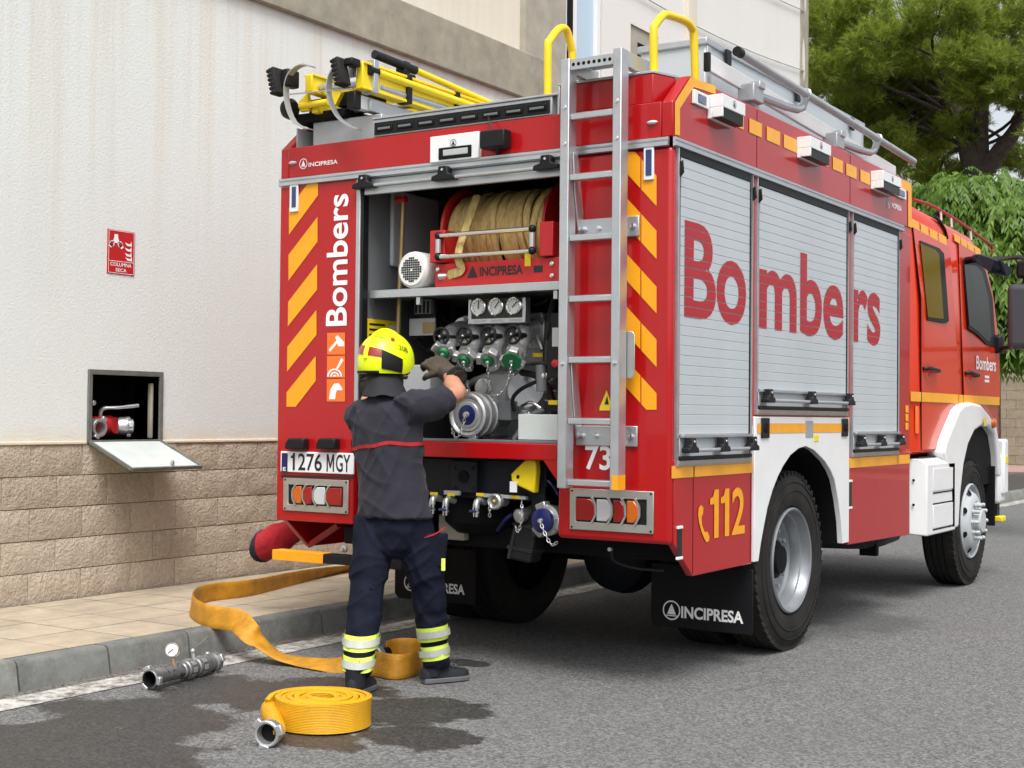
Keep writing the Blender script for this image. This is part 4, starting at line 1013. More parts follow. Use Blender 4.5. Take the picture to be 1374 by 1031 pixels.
for s in (1, -1):
    c = (s*1.20, 1.71, .52); w_ = tyre(c, s, TR)
    B().lathe(c, (s, 0, 0), [(.304, -.03), (.306, -.008), (.297, .0), (.288, -.006), (.283, -.03), (.272, -.055), (.262, -.062), (.255, -.085), (.25, -.12), (.235, -.135), (.20, -.145), (.13, -.15), (.0001, -.15)], 56, False).build('rim', 'rim_silver', w_, angle=28)
    for i in range(10):
        a = 2*math.pi*i/10; B().lathe(V(c)+V((-s*.15, math.cos(a)*.168, math.sin(a)*.168)), (s, 0, 0), [(.017, 0), (.017, .02), (.012, .022), (.012, .045)], 8).build('wheel_nut', 'cast', w_)
    B().lathe(V(c)+V((-s*.115, 0, 0)), (s, 0, 0), [(.115, -.035), (.112, .01), (.085, .02), (.08, .045), (.0001, .05)], 24, False).build('hub', 'dark', w_)
    tyre((s*.86, 1.71, .52), s, TR)
    # front wheel
    c = (s*1.20, 5.63, .52); w_ = tyre(c, s, TR)
    B().lathe(c, (s, 0, 0), [(.304, -.03), (.306, -.008), (.297, .002), (.286, -.008), (.28, -.03), (.262, -.035), (.245, -.02), (.225, .012), (.195, .03), (.165, .035), (.155, .03), (.10, .03), (.10, .075), (.085, .09), (.0001, .092)], 56, False).build('rim', 'grey_light', w_, angle=28)
    for i in range(10):
        a = 2*math.pi*i/10; B().lathe(V(c)+V((s*.03, math.cos(a)*.14, math.sin(a)*.14)), (s, 0, 0), [(.020, 0), (.020, .012), (.015, .016), (.015, .055), (.011, .062), (.0001, .063)], 10, False).build('wheel_nut', 'grey_light', w_)
    for i in range(8):
        a = 2*math.pi*(i+.5)/8; B().lathe(V(c)+V((-s*.006, math.cos(a)*.246, math.sin(a)*.246)), (s, -.0+.75*math.cos(a)*.9, .75*math.sin(a)*.9), [(.026, .012), (.0001, .013)], 12, False).build('rim_hole', 'dark', w_)
# axles, chassis, tanks
B().tube([(-.9, 1.71, .52), (.9, 1.71, .52)], .09, 14).build('rear_axle', 'dark', TR)
B().lathe((.12, 1.45, .50), (0, 1, 0), [(.0001, 0), (.12, .01), (.22, .08), (.25, .2), (.2, .4), (.1, .5)], 24, False).build('differential', 'chassis', TR)
B().tube([(-.9, 5.63, .52), (.9, 5.63, .52)], .08, 12).build('front_axle', 'dark', TR)
for s in (1, -1): B().box(s*.42-.04, s*.42+.04, .15, 6.3, .72, .98).build('chassis_rail', 'chassis', TR)
box('under_tank', .55, 1.18, 2.62, 3.7, .60, 1.1, 'dark', TR, .02); box('under_tank', -1.18, -.55, 2.62, 3.7, .60, 1.1, 'dark', TR, .02)
B().tube([(.6, 3.0, .52), (1.05, 3.4, .50), (1.1, 3.9, .52)], .05, 10, smooth=4).build('exhaust_pipe', 'chassis', TR)
B().box(1.0, 1.12, 3.45, 3.50, .40, .55).build('step_bracket', 'dark', TR)
# mud flaps
def flap(px, Y, x0, x1):
    z0_, z1_ = R(px[0], px[2], Y).z, R(px[0], px[1], Y).z
    b = B(); c = .03
    b.prism([(x0, Y, z1_), (x0, Y, z0_+c), (x0+c, Y, z0_), (x1, Y, z0_), (x1, Y, z1_)], (0, .012, 0)); return b.build('mud_flap', 'flap', TR, .003), z0_
f, z0_ = flap((940, 760, 846), 1.0, R(873.5, 800, 1.0).x, 1.25)
a_, c_ = R(914, 827.5, .998), R(997.5, 814.5, .998)
b = B(); logo(b, R(901, 819, .998), (1, 0, 0), (0, 0, 1), .054); lettering(b, 'INCIPRESA', (a_.x, .998, a_.z-.008), (c_.x-a_.x, 0, 0), (0, 0, .066), .03); b.build('maker_logo', 'print_white', f)
f, z0_ = flap((590, 735, 808), 1.0, -1.16, R(638, 780, 1.0).x)
b = B(); logo(b, R(551, 782, .998), (1, 0, 0), (0, 0, 1), .052); a_ = R(563, 793, .998); c_ = R(623.5, 783, .998); lettering(b, 'INCIPRESA', (a_.x, .998, a_.z), (c_.x-a_.x, 0, 0), (0, 0, .062), .03); b.build('maker_logo', 'print_white', f)
# ================================================================== PUMP COMPARTMENT
Yp = .12
def P3(px, py, Y): return R(px, py, Y)
# shelf
zs = 1.985
box('shelf_rail', OL+.02, OR_-.004, .06, .11, zs, zs+.045, 'alu', TR, .003)
box('shelf', OL+.001, OR_-.002, .112, .91, zs+.012, zs+.026, 'grey_paint', TR, 0)
for x in (-.31, .56): box('shelf_stud', x-.012, x+.012, .07, .10, zs-.045, zs-.001, 'alu', TR, .002)
# hose reel
reel = empty('tmp', (0, 0, 0)); bpy.data.objects.remove(reel)
yc, zc = .44, 2.335
x0, x1 = P3(604, 300, yc-.2).x, P3(736, 300, yc-.2).x
dr = B().lathe((x0, yc, zc), (1, 0, 0), [(.05, -.02), (.27, -.02), (.275, -.012), (.27, 0), (.05, 0)], 48, True).build('hose_reel', 'sign_red', TR)
B().lathe((x1, yc, zc), (1, 0, 0), [(.05, 0), (.27, 0), (.275, .008), (.27, .016), (.05, .016)], 48, True).build('reel_flange', 'sign_red', dr)
# wound flat hose: overlapping turns of slightly different radius
b = B(); nT = 15; rs = random.Random(11)
for lay in range(2):
    for i in range(nT):
        xm = x0+.02+(x1-x0-.04)*(i+.5)/nT+rs.uniform(-.012, .012); r_ = .222+.012*lay+rs.uniform(-.008, .01); hw = (x1-x0)/nT*rs.uniform(.42, .62); sl = rs.uniform(-.045, .045)
        rings = []
        for j in range(49):
            a = 2*math.pi*j/48; dx = sl*math.sin(a); rr = r_+.004*math.sin(3*a+i)
            e = V((0, math.cos(a), math.sin(a))); c = V((min(max(xm+dx, x0+hw), x1-hw), yc, zc))
            rings.append([c+V((-hw, 0, 0))+e*rr, c+V((-hw*.5, 0, 0))+e*(rr+.005), c+V((hw*.5, 0, 0))+e*(rr+.005), c+V((hw, 0, 0))+e*rr, c+e*(rr-.02)])
        b.loft(rings, False)
b.build('wound_hose', 'reel_hose', dr)
# hose tail coming over the rollers
path = [P3(640, 262, .21), P3(627, 300, .13), P3(617, 330, .06), P3(615, 348, .05), P3(619, 362, .06), P3(606, 368, .07), P3(592, 372, .09)]
pp = crom(path, 6); rings = []
for i, p in enumerate(pp):
    d = (pp[min(i+1, len(pp)-1)]-pp[max(i-1, 0)]).normalized(); q = d.cross(V((0, -1, 0))).normalized(); n_ = d.cross(q)
    hw = .024; rings.append([p-q*hw, p-q*hw*.5+n_*.005, p+q*hw*.5+n_*.005, p+q*hw, p-n_*.004])
B().loft(rings).build('hose_tail', 'reel_hose', dr)
B().lathe(P3(596, 371, .085), (-.8, -.4, -.1), [(.018, -.03), (.02, 0), (.02, .03), (.012, .035)], 12).build('hose_coupling', 'cast_light', dr)
# frame and fairlead rollers
a, c = P3(577, 310, .05), P3(592, 352, .05)
box('reel_frame', a.x, c.x+.02, .05, .20, c.z, a.z, 'sign_red', dr, .004)
a, c = P3(724, 298, .05), P3(744, 343, .05)
box('reel_frame', a.x, c.x-.01, .05, .20, c.z, a.z, 'sign_red', dr, .004)
a, c = P3(583, 352, .07), P3(746, 378, .07); zt_, zb_ = 2.155, zs+.046
box('reel_base', a.x, OR_-.01, .075, .75, zb_, zt_, 'sign_red', dr, .004)
b = B(); vx = P3(643, 368, .07); lettering(b, 'INCIPRESA', (vx.x, .0735, zb_+.045), (P3(701, 362, .07).x-vx.x, 0, 0), (0, 0, .05), .03); b.build('lettering', 'print_black', dr)
lg = P3(634, 367, .0735); b = B().add([(lg.x-.035, .0735, zb_+.04), (lg.x+.035, .0735, zb_+.04), (lg.x, .0735, zb_+.105)], [(0, 1, 2)]); b.build('maker_logo', 'print_black', dr)
lg = P3(708, 356, .0735); B().add([(lg.x-.018, .0735, zb_+.085), (lg.x+.018, .0735, zb_+.085), (lg.x+.018, .0735, zb_+.15), (lg.x-.018, .0735, zb_+.15)], [(0, 1, 2, 3)]).build('warning_sticker', 'yellow', dr)
lg = P3(722, 363, .0735); B().add([(lg.x-.028, .0735, zb_+.05), (lg.x+.028, .0735, zb_+.05), (lg.x+.028, .0735, zb_+.085), (lg.x-.028, .0735, zb_+.085)], [(0, 1, 2, 3)]).build('rating_plate', 'print_black', dr)
for (px, py) in ((741, 354), (741, 370), (588, 362)):
    B().lathe(P3(px, py, .073), (0, -1, 0), [(.012, 0), (.012, .006), (.007, .008)], 8).build('bolt', 'chrome', dr)
zA, zB2 = P3(650, 312, .03).z, P3(650, 341, .03).z; xA, xB = P3(588, 330, .03).x, P3(714, 330, .03).x
for z in (zA, zB2): B().tube([(xA, .03, z), (xB, .03, z)], .013, 14).build('fairlead_roller', 'chrome', dr)
for x in (xA, xB):
    B().tube([(x, .03, zA-.02), (x, .03, zB2+.02)], .016, 12).build('fairlead_roller', 'alu', dr)
    for z in (zA, zB2): B().ball((x, .03, z), .021, 12).build('roller_block', 'black_plastic', dr)
# rewind motor
c = P3(552, 362, .06)
mo = B().lathe(c, (0, 1, 0), [(.085, .0), (.098, .012), (.102, .03), (.102, .26), (.09, .27), (.0001, .27)], 32, False).build('rewind_motor', 'motor_white', TR)
b = B()
for i in range(-5, 6):
    for j in range(-5, 6):
        if i*i+j*j <= 27 and (i or j): b.box(c.x+i*.0125-.0045, c.x+i*.0125+.0045, c.y-.002, c.y+.001, c.z+j*.0125-.0045, c.z+j*.0125+.0045)
B().lathe(c, (0, 1, 0), [(.0001, .0005), (.085, .0005)], 32, False).build('motor_cover', 'motor_white', mo)
b.build('vent_holes', 'dark', mo)
# grey tank, brass riser, labels
box('water_box', OL+.001, P3(527, 320, .25).x, .25, .7, P3(510, 358, .25).z, 2.62, 'grey_light', TR, .012)
B().tube([P3(541, 262, .2), P3(541, 275, .2), P3(533, 470, .2)], .014, 10).build('riser_pipe', 'brass', TR)
B().lathe(P3(541, 268, .2), (1, 0, 0), [(.02, -.05), (.02, 0), (.02, .02)], 10).build('pipe_tee', 'sign_red', TR)
a, c = P3(491, 403, .12), P3(520, 428, .12)
lab = box('warning_label', OL+.001, OL+.004, .06, .36, 1.75, 1.875, 'yellow', TR, 0)
box('label_mark', OL+.004, OL+.0055, .26, .33, 1.77, 1.85, 'plate_white', lab, 0)
for k in range(3): box('label_line', OL+.004, OL+.0055, .08, .22, 1.78+k*.03, 1.792+k*.03, 'print_black', lab, 0)
# control unit left of the gauges
cu = box('control_unit', P3(550, 430, .3).x, P3(584, 430, .3).x, .30, .45, P3(560, 452, .3).z, P3(560, 402, .3).z, 'black_plastic', TR, .01)
rbox('unit_panel', 549, 428, 583, 450, .285, .30, 'grey_light', cu, .003)
rbox('unit_keys', 567, 433, 582, 447, .28, .286, 'brass', cu, .002)
rbox('unit_screen', 556, 402, 578, 421, .27, .30, 'grey_paint', cu, .004)
for k in range(4): rbox('unit_grille', 557+k*5.3, 404, 559+k*5.3, 420, .266, .271, 'dark', cu, 0)
rbox('grey_cabinet', 541, 490, 577, 530, .2, .5, 'grey_light', TR, .006)
# gauge panel
gp = rbox('gauge_panel', 628, 402, 705, 433, .17, .22, 'alu', TR, .004)
rbox('panel_face', 632.5, 402.5, 700, 426, .166, .171, 'print_black', gp, .001)
for k, px in enumerate((642, 665.5, 689.5)):
    c = P3(px, 412-k*.8, .165); g = B().lathe(c, (0, -1, 0), [(.050, -.02), (.050, .008), (.044, .012), (.043, .006), (.0001, .006)], 28, False).build('pressure_gauge', 'chrome', gp)
gp_ = gp
for k, px in enumerate((642, 665.5, 689.5)):
    c = P3(px, 412-k*.8, .157); B().lathe(c, (0, -1, 0), [(.0001, .0), (.042, .0)], 24, False).build('gauge_dial', 'plate_white', gp_)
    a = (1.5, .9, .8)[k]; B().beam(c+V((-math.cos(a)*.012, -.003, -math.sin(a)*.012)), c+V((math.cos(a)*.032, -.003, math.sin(a)*.032)), .004, .004, (0, 1, 0)).build('gauge_needle', 'print_black', gp_)
    b = B()
    for i in range(11):
        q = rad(225-27*i); b.beam(c+V((math.cos(q)*.031, -.0015, math.sin(q)*.031)), c+V((math.cos(q)*.039, -.0015, math.sin(q)*.039)), .0025, .002, (0, 1, 0))
    b.build('gauge_ticks', 'print_black', gp_)
    B().box(c.x-.035, c.x+.035, .1638, .1648, c.z-.078, c.z-.070).build('gauge_caption', 'grey_light', gp_)
# pump with manifold
pb = B().box(-.12, .52, .45, .62, 1.62, 1.80).build('pump', 'cast', TR, .02, 3)
for (px0, py0, px1, py1, Y0, Y1) in ((620, 423, 728, 440, .36, .45), (600, 437, 735, 462, .42, .47)): rbox('manifold', px0, py0, px1, py1, Y0, Y1, 'cast', pb, .01)
def chain(name, pts, parent, r=.0065, step=.016):
    pp = crom([V(p) for p in pts], 14); b = B(); acc = 0; last = pp[0]; k = 0; L = [pp[0]]
    for i in range(1, len(pp)):
        acc += (pp[i]-pp[i-1]).length
        if acc >= step: L.append(pp[i]); acc = 0
    for i in range(len(L)-1):
        a, c = L[i], L[i+1]; d = (c-a).normalized(); s_ = d.orthogonal().normalized(); s2 = d.cross(s_); q = s_ if i % 2 else s2
        m_ = (a+c)/2; n = 8
        b.tube([m_+d*math.cos(2*math.pi*j/n)*step*.72+q*math.sin(2*math.pi*j/n)*r for j in range(n)], .0024, 5, closed=True)
    return b.build(name, 'cast_light', parent)
elb = [(607, 449), (640, 449), (672, 448), (705, 447)]; cou = [(594, 476), (622, 487), (654, 487), (686, 486)]
whl = [(592, 452), (623, 451), (655, 450), (688, 449)]
for k in range(4):
    e = P3(*elb[k], .26); c = P3(*cou[k], .06)
    d = (c-e).normalized()
    op = B().tube([e+V((0, .2, .03)), e+V((0, .08, .03)), e, e+(c-e)*.35, e+(c-e)*.62], [.048, .05, .052, .047, .045], 20, smooth=5).build('outlet_pipe', 'cast', pb)
    B().ball(e+V((.0, -.005, .005)), .052, 18).build('elbow_cap', 'cast', op)
    B().lathe(e+V((0, .1, .03)), (0, 1, 0), [(.072, 0), (.072, .014)], 20).build('pipe_flange', 'cast_light', op)
    B().lathe(e+(c-e)*.55, d, [(.047, 0), (.053, .01), (.053, .035), (.044, .04), (.044, .075), (.048, .08), (.048, .10), (.032, .102)], 22).build('coupling', 'cast_light', op)
    tip = e+(c-e)*.55+d*.09; lugs(tip, d, .046, 3, .4+k*.3, .02, .045, 'cast_light', op)
    cr = (.026, .026, .027, .052)[k]
    B().lathe(tip+d*.01, d, [(.036, -.005), (max(cr, .034), .002), (cr, .008), (cr, .016), (.0001, .016)], 20, False).build('outlet_cap', 'green', op)
    B().lathe(tip+d*.026, d, [(.012, 0), (.010, .012), (.0001, .014)], 10, False).build('cap_stud', 'cast_light', op)
    hc = P3(*whl[k], .07)
    hw = B().ring(hc, (-.0, -1, .0), .046, .0075, 28, 8).build('handwheel', 'black_plastic', op)
    b = B()
    for i in range(5):
        q = 2*math.pi*i/5+.3; b.beam(hc, hc+V((math.cos(q)*.046, .004, math.sin(q)*.046)), .009, .006, (0, 1, 0))
    b.lathe(hc, (0, -1, 0), [(.014, -.12), (.014, .012), (.008, .016)], 10); b.build('wheel_spokes', 'black_plastic', hw)
    B().ball(hc+V((0, -.016, 0)), .007, 8).build('wheel_nut', 'cast_light', hw)
    if k: chain('cap_chain', [(P3(622, 490, .02), P3(626, 510, .05), P3(630, 532, .12)), (P3(654, 490, .02), P3(657, 515, .05), P3(662, 540, .12)), (P3(686, 490, .02), P3(682, 510, .05), P3(672, 528, .1), P3(655, 532, .12))][k-1], op)
# pump casing
c = P3(690, 548, .5)
B().lathe(c, (0, -1, 0), [(.0001, -.1), (.27, -.1), (.285, -.05), (.27, .0), (.21, .06), (.13, .10), (.0001, .11)], 36, False).build('volute', 'cast', pb)
B().lathe(P3(712, 530, .42), (.3, -.9, .25), [(.16, 0), (.16, .03), (.13, .06), (.10, .11), (.0001, .12)], 28, False).build('gear_case', 'cast', pb)
b = B()
for i in range(9):
    q = 2*math.pi*i/9; b.lathe(c+V((math.cos(q)*.245, -.01, math.sin(q)*.245)), (0, -1, 0), [(.012, 0), (.012, .02)], 6)
b.build('casing_bolts', 'cast_light', pb)
rbox('priming_block', 668, 538, 685, 565, .22, .4, 'grey_paint', pb, .008); rbox('sensor_block', 655, 500, 690, 545, .32, .45, 'cast', pb, .015)
rbox('pump_bracket', 640, 560, 660, 586, .25, .5, 'cast', pb, .01)
B().tube([P3(720, 512, .2), P3(700, 522, .2), P3(688, 535, .2), P3(690, 552, .22)], .011, 10, smooth=5).build('cable_hose', 'black_plastic', pb)
# suction inlet with blue cap
d = V((0, -1, 0)); c = P3(627, 557, .10)
inl = B().lathe(c, d, [(.085, -.32), (.09, -.16), (.118, -.15), (.118, -.12), (.108, -.115), (.108, -.09), (.125, -.085), (.125, -.05), (.112, -.045), (.118, -.04), (.118, .0), (.108, .006), (.098, .0), (.09, -.012), (.072, -.012)], 40, False).build('suction_inlet', 'cast_light', pb)
B().lathe(c, d, [(.055, -.004), (.053, .006), (.045, .009), (.0001, .009)], 32, False).build('inlet_cap', 'blue', inl)
B().lathe(c, d, [(.09, -.012), (.086, -.002), (.072, -.004), (.068, .004), (.056, .004), (.0001, .002)], 32, False).build('cap_ring', 'cast_light', inl)
B().lathe(c, d, [(.02, .003), (.016, .02), (.0001, .024)], 12, False).build('cap_stud', 'cast_light', inl)
lugs(c+d*-.02, d, .115, 2, 1.0, .02, .03, 'cast_light', inl)
chain('cap_chain', [c+d*.02, c+V((-.01, -.03, -.07)), c+V((-.05, -.03, -.125)), c+V((-.10, -.01, -.06))], inl)
# pipework, cables and fittings that crowd the bay
for k, (pts, r_, m_) in enumerate((([(600, 540, .5), (630, 515, .45), (655, 505, .4), (690, 500, .42)], .02, 'cast'), ([(700, 500, .3), (720, 505, .25), (735, 520, .25), (742, 540, .28)], .018, 'black_plastic'),
        ([(660, 440, .4), (640, 470, .42), (610, 500, .45), (590, 545, .45)], .022, 'cast'), ([(585, 420, .4), (600, 432, .38), (620, 436, .36)], .012, 'black_plastic'), ([(560, 455, .35), (572, 470, .32), (590, 466, .3)], .008, 'black_plastic'),
        ([(712, 430, .35), (722, 455, .3), (728, 470, .28)], .014, 'cast_light'), ([(690, 590, .3), (712, 560, .3), (730, 548, .3)], .016, 'cast'), ([(640, 392, .3), (600, 400, .3), (575, 398, .3)], .010, 'black_plastic'),
        ([(706, 405, .3), (722, 408, .28), (736, 402, .26)], .009, 'black_plastic'), ([(655, 540, .28), (645, 528, .26), (632, 531, .2)], .010, 'cast_light'), ([(700, 545, .25), (712, 540, .2), (726, 548, .2)], .009, 'chrome'))):
    B().tube([P3(*p) for p in pts], r_, 10, smooth=5).build('service_pipe', m_, pb)
for (px, py, Y, r_) in ((648, 520, .3, .05), (704, 560, .3, .04), (728, 505, .22, .028), (610, 520, .4, .05)):
    c_ = P3(px, py, Y); f_ = B().lathe(c_, (0, -1, 0), [(r_, -.05), (r_, 0), (r_*.8, .004), (r_*.8, .02), (r_*.45, .024), (.0001, .026)], 20, False).build('flange', 'cast_light', pb)
    for i in range(6):
        q = math.pi*i/3; B().lathe(c_+V((math.cos(q)*r_*.88, 0, math.sin(q)*r_*.88)), (0, -1, 0), [(.005, 0), (.005, .006)], 6).build('bolt', 'chrome', f_)
for i in range(6):       # cooling ribs on the gear case
    q = -1.2+i*.45; cc = P3(712, 530, .36); B().beam(cc+V((math.cos(q)*.05, 0, math.sin(q)*.05)), cc+V((math.cos(q)*.15, .03, math.sin(q)*.15)), .008, .02, (0, 1, 0)).build('case_rib', 'cast', pb)
rbox('valve_plate', 708, 432, 730, 468, .33, .36, 'cast', pb, .006)
for (px, py) in ((711, 436), (727, 435), (711, 464), (727, 463)): B().lathe(P3(px, py, .328), (0, -1, 0), [(.008, 0), (.007, .006)], 6).build('bolt', 'chrome', pb)
# white box and small fittings on the sill
a = P3(695, 556, .1); wb = box('equipment_box', P3(695, 575, .1).x, OR_-.005, .10, .32, 1.219, P3(700, 556, .1).z, 'hatch_white', TR, .004)
rbox('battery_switch', 731, 543, 750, 553, .25, .35, 'black_plastic', TR, .005); rbox('switch_cap', 735, 537, 748, 544, .25, .32, 'yellow', TR, .006)
pn = rbox('pump_controls', 734, 420, 751, 508, .16, .24, 'black_plastic', TR, .004)
B().lathe(P3(747, 488, .158), (0, -1, 0), [(.02, 0), (.02, .02), (.0001, .024)], 14, False).build('stop_button', 'sign_red', pn)
rbox('control_label', 741, 440, 750, 465, .155, .161, 'grey_light', pn, 0)
b = B(); cp = crom([P3(746, 398, .2), P3(740, 420, .18), P3(735, 450, .17), P3(733, 485, .2)], 30)
for i in range(0, len(cp)-1, 1): b.ring(cp[i], cp[i+1]-cp[i], .016, .006, 10, 5)
b.build('corrugated_conduit', 'black_plastic', TR)
B().tube([P3(726, 490, .22), P3(727, 525, .22)], .03, 12).build('filter_bowl', 'grey_paint', TR)
rbox('tag_plate', 715, 474, 728, 479, .3, .31, 'yellow', TR, 0)
B().tube([P3(706, 573, .2), P3(702, 588, .15), P3(708, 600, .2)], .01, 8, smooth=3).build('sensor_wire', 'red_cloth', TR)

# ================================================================== UNDER THE SILL
cx = box('cross_member', -.62, .46, .16, .34, .90, 1.112, 'chassis', TR, .008)
rbox('member_plate', 604, 618, 639, 662, .12, .16, 'chassis', cx, .004)
B().lathe(P3(622, 640, .118), (0, -1, 0), [(.034, 0), (.034, .003), (.0001, .003)], 20, False).build('drawbar_hole', 'dark', cx)
for (px, py) in ((610, 628), (634, 628), (610, 654), (634, 654)): B().lathe(P3(px, py, .118), (0, -1, 0), [(.009, 0), (.008, .006), (.0001, .007)], 8, False).build('bolt', 'chassis', cx)
# yellow chock holder
yb = [(686, 646), (685, 636), (705, 616.5), (718, 617), (719, 633), (716.5, 662.5), (690, 650)]
B().prism([P3(x, y, .06) for x, y in yb], (0, .05, 0)).build('chock_bracket', 'yellow', TR, .008)
B().lathe(P3(695, 640, .058), (0, -1, 0), [(.01, 0), (.0001, .002)], 12, False).build('bracket_hole', 'dark', TR)
rbox('chock_tag', 684, 646, 693, 661, .05, .056, 'plate_white', TR, 0)
# drain taps
mf = box('drain_manifold', P3(595, 665, .1).x, P3(615, 665, .1).x, .10, .13, .915, .94, 'grey_light', TR, .004)
mf2 = B().prism([P3(640, 662, .1), P3(705, 666.5, .1), P3(705, 671, .1), P3(640, 667, .1)], (0, .03, 0)).build('drain_manifold', 'grey_light', TR, .003)
for (px, py, par) in ((582, 663, mf), (605, 664, mf), (644, 664, mf2), (668, 666, mf2), (691, 667.5, mf2)): rbox('tap_label', px-5, py-2.5, px+5, py+2, .094, .0985, 'yellow', par, 0)
for (px, py) in ((580, 674), (598, 676), (639, 678)):
    v_ = B().tube([P3(px+12, py-4, .14), P3(px+3, py-6, .09), P3(px, py, .07), P3(px, py+11, .07)], .018, 12, smooth=4).build('drain_tap', 'cast_light', TR)
    B().lathe(P3(px, py+3, .07), (0, 0, -1), [(.022, 0), (.022, .02), (.018, .022), (.018, .05)], 12).build('tap_outlet', 'chrome', v_)
    B().beam(P3(px-9, py+8, .05), P3(px, py+8, .05), .016, .014).build('tap_handle', 'blue_lens', v_, .003)
cp_ = P3(663, 673.5, .06)
v_ = B().lathe(cp_, (0, -1, 0), [(.03, -.1), (.03, -.03), (.042, -.025), (.042, .0), (.034, .006), (.026, .0), (.026, -.01), (.0001, -.01)], 20, False).build('test_port', 'cast_light', TR)
B().ball(cp_, .014, 10).build('port_stud', 'brass', v_)
chain('port_chain', [P3(657, 676, .04), P3(657, 688, .045), P3(657, 695, .05)], v_)
# silver coupling low on the left, chain
cp_ = P3(694, 694, .14)
v_ = B().lathe(cp_, (-.3, -1, -.3), [(.03, -.18), (.03, -.05), (.038, -.045), (.04, -.01), (.03, 0), (.0001, .002)], 18, False).build('drain_coupling', 'cast_light', TR)
chain('coupling_chain', [P3(700, 672, .1), P3(700, 690, .08), P3(696, 714, .08), P3(690, 703, .09)], v_)
# blue capped suction port at the right
cp_ = P3(727, 699, .02)
v_ = B().lathe(cp_, (-.1, -1, 0), [(.07, -.3), (.07, -.08), (.078, -.075), (.08, -.04), (.06, -.035), (.058, .0)], 24, False).build('suction_port', 'cast_light', TR)
B().lathe(cp_, (-.1, -1, 0), [(.062, -.02), (.062, .004), (.052, .01), (.0001, .01)], 26, False).build('port_cap', 'blue', v_)
B().lathe(cp_+V((0, -.01, 0)), (-.1, -1, 0), [(.014, 0), (.011, .014), (.0001, .016)], 10, False).build('cap_stud', 'cast_light', v_)
lugs(cp_+V((0, .05, 0)), (-.1, -1, 0), .066, 3, 2.2, .026, .05, 'cast_light', v_)
chain('port_chain', [cp_+V((0, -.02, 0)), P3(733, 720, .0), P3(741, 732, .0), P3(749, 726, -.005)], v_, .0075, .018)
# chock bag (black canister), bellows, tanks and shadowed gear
ca = V(P3(716, 690, .25)); cb = V(P3(702, 752, .20))
u_ = (cb-ca).normalized(); s_ = u_.cross(V((0, 1, 0))).normalized()
cn = B().obox((ca+cb)/2, u_*((cb-ca).length/2), s_*.075, V((0, .06, 0))).build('wheel_chock', 'black_plastic', TR, .015, 3)
for k in (.25, .75):
    B().obox(ca+(cb-ca)*k, u_*.01, s_*.078, V((0, .064, 0))).build('chock_strap', 'rubber', cn, .003)
B().obox((ca+cb)/2-s_*.05+V((0, -.065, 0)), u_*.12, s_*.008, V((0, .006, 0))).build('chock_rib', 'rubber', cn, .002)
B().lathe(P3(655, 660, .45), (0, 0, -1), [(.0001, -.02), (.22, -.02), (.24, .02), (.24, .16), (.18, .22), (.0001, .24)], 28, False).build('air_bellows', 'dark', TR)
rbox('valve_box', 588, 690, 622, 726, .3, .5, 'pilaster', TR, .01)
box('spare_frame', -.4, .6, .35, .75, .62, .74, 'dark', TR, .01)
B().tube([P3(735, 645, .1), P3(742, 652, .1), P3(750, 665, .06)], .008, 8, smooth=3).build('air_line', 'blue', TR)
B().tube([P3(688, 690, .15), P3(678, 698, .15), P3(668, 712, .2)], .01, 8, smooth=3).build('air_line', 'blue', TR)

# ================================================================== REAR LADDER AND ROOF LOAD
LY = -.14
la = box('rear_ladder', .705, .755, LY, LY+.075, .992, 3.10, 'alu', TR, .004)
box('ladder_rail', .998, 1.045, LY, LY+.075, .992, 3.115, 'alu', TR, .004)
for k in range(7):
    z = 1.02+.2985*k
    b = B().box(.756, .997, LY+.012, LY+.058, z-.014, z+.016); rg = b.build('rung', 'alu', la, .004)
    bb = B()
    for i in range(22): bb.box(.762+i*.0106, .768+i*.0106, LY+.014, LY+.056, z+.0162, z+.0185)
    bb.build('rung_grip', 'alu', la)
# top step: perforated plate
zt_ = 3.095
stp = B().box(.756, .997, LY+.005, LY+.012, zt_-.055, zt_).box(.756, .997, LY+.012, LY+.24, zt_-.006, zt_).build('top_step', 'alu_dull', la, .002)
bb = B()
for i in range(8):
    bb.lathe((.775+i*.029, LY+.0045, zt_-.028), (0, -1, 0), [(.0095, 0), (.0001, .0006)], 10, False)
bb.build('step_holes', 'dark', stp)
B().box(1.003, 1.042, LY+.076, LY+.30, 3.035, 3.113).build('rail_return', 'alu', la, .004)
B().box(.708, .752, LY+.076, LY+.30, 3.03, 3.098).build('rail_return', 'alu', la, .004)
rq_ = [(831, 443), (853, 446), (854, 503), (850, 508), (831, 508)]
B().prism([P3(831, 443, -.06), P3(849, 445, -.06), P3(851.5, 449, -.06), P3(851.5, 502, -.06), P3(848, 508, -.06), P3(831, 508, -.06)], (0, .004, 0)).build('rail_guard', 'steel_plate', la, .002)
for zc_ in (2.42, 1.40):
    for xs, sg in ((.757, 1), (.996, -1)):
        b = B(); xx = xs
        b.prism([(xx, LY+.03, zc_+.22), (xx, LY+.075, zc_+.22), (xx, LY+.10, zc_+.10), (xx, -.004, zc_-.06), (xx, -.004, zc_-.16), (xx, -.05, zc_-.16), (xx, LY+.05, zc_+.04)], (.008*sg, 0, 0)); b.build('ladder_bracket', 'alu', la, .002)
    bp = box('bracket_plate', .74, 1.08, -.016, -.004, zc_-.20, zc_-.10, 'alu', la, .004)
    for x in (.78, .86, .95, 1.05): B().lathe((x, -.016, zc_-.15), (0, -1, 0), [(.014, 0), (.014, .008), (.008, .01)], 6).build('bolt', 'chrome', bp)
for z in (2.86, 2.68, 1.60): 
    for x in (.73, 1.021): B().lathe((x, LY, z), (0, -1, 0), [(.012, 0), (.010, .006), (.0001, .007)], 8, False).build('rivet', 'chrome', la)
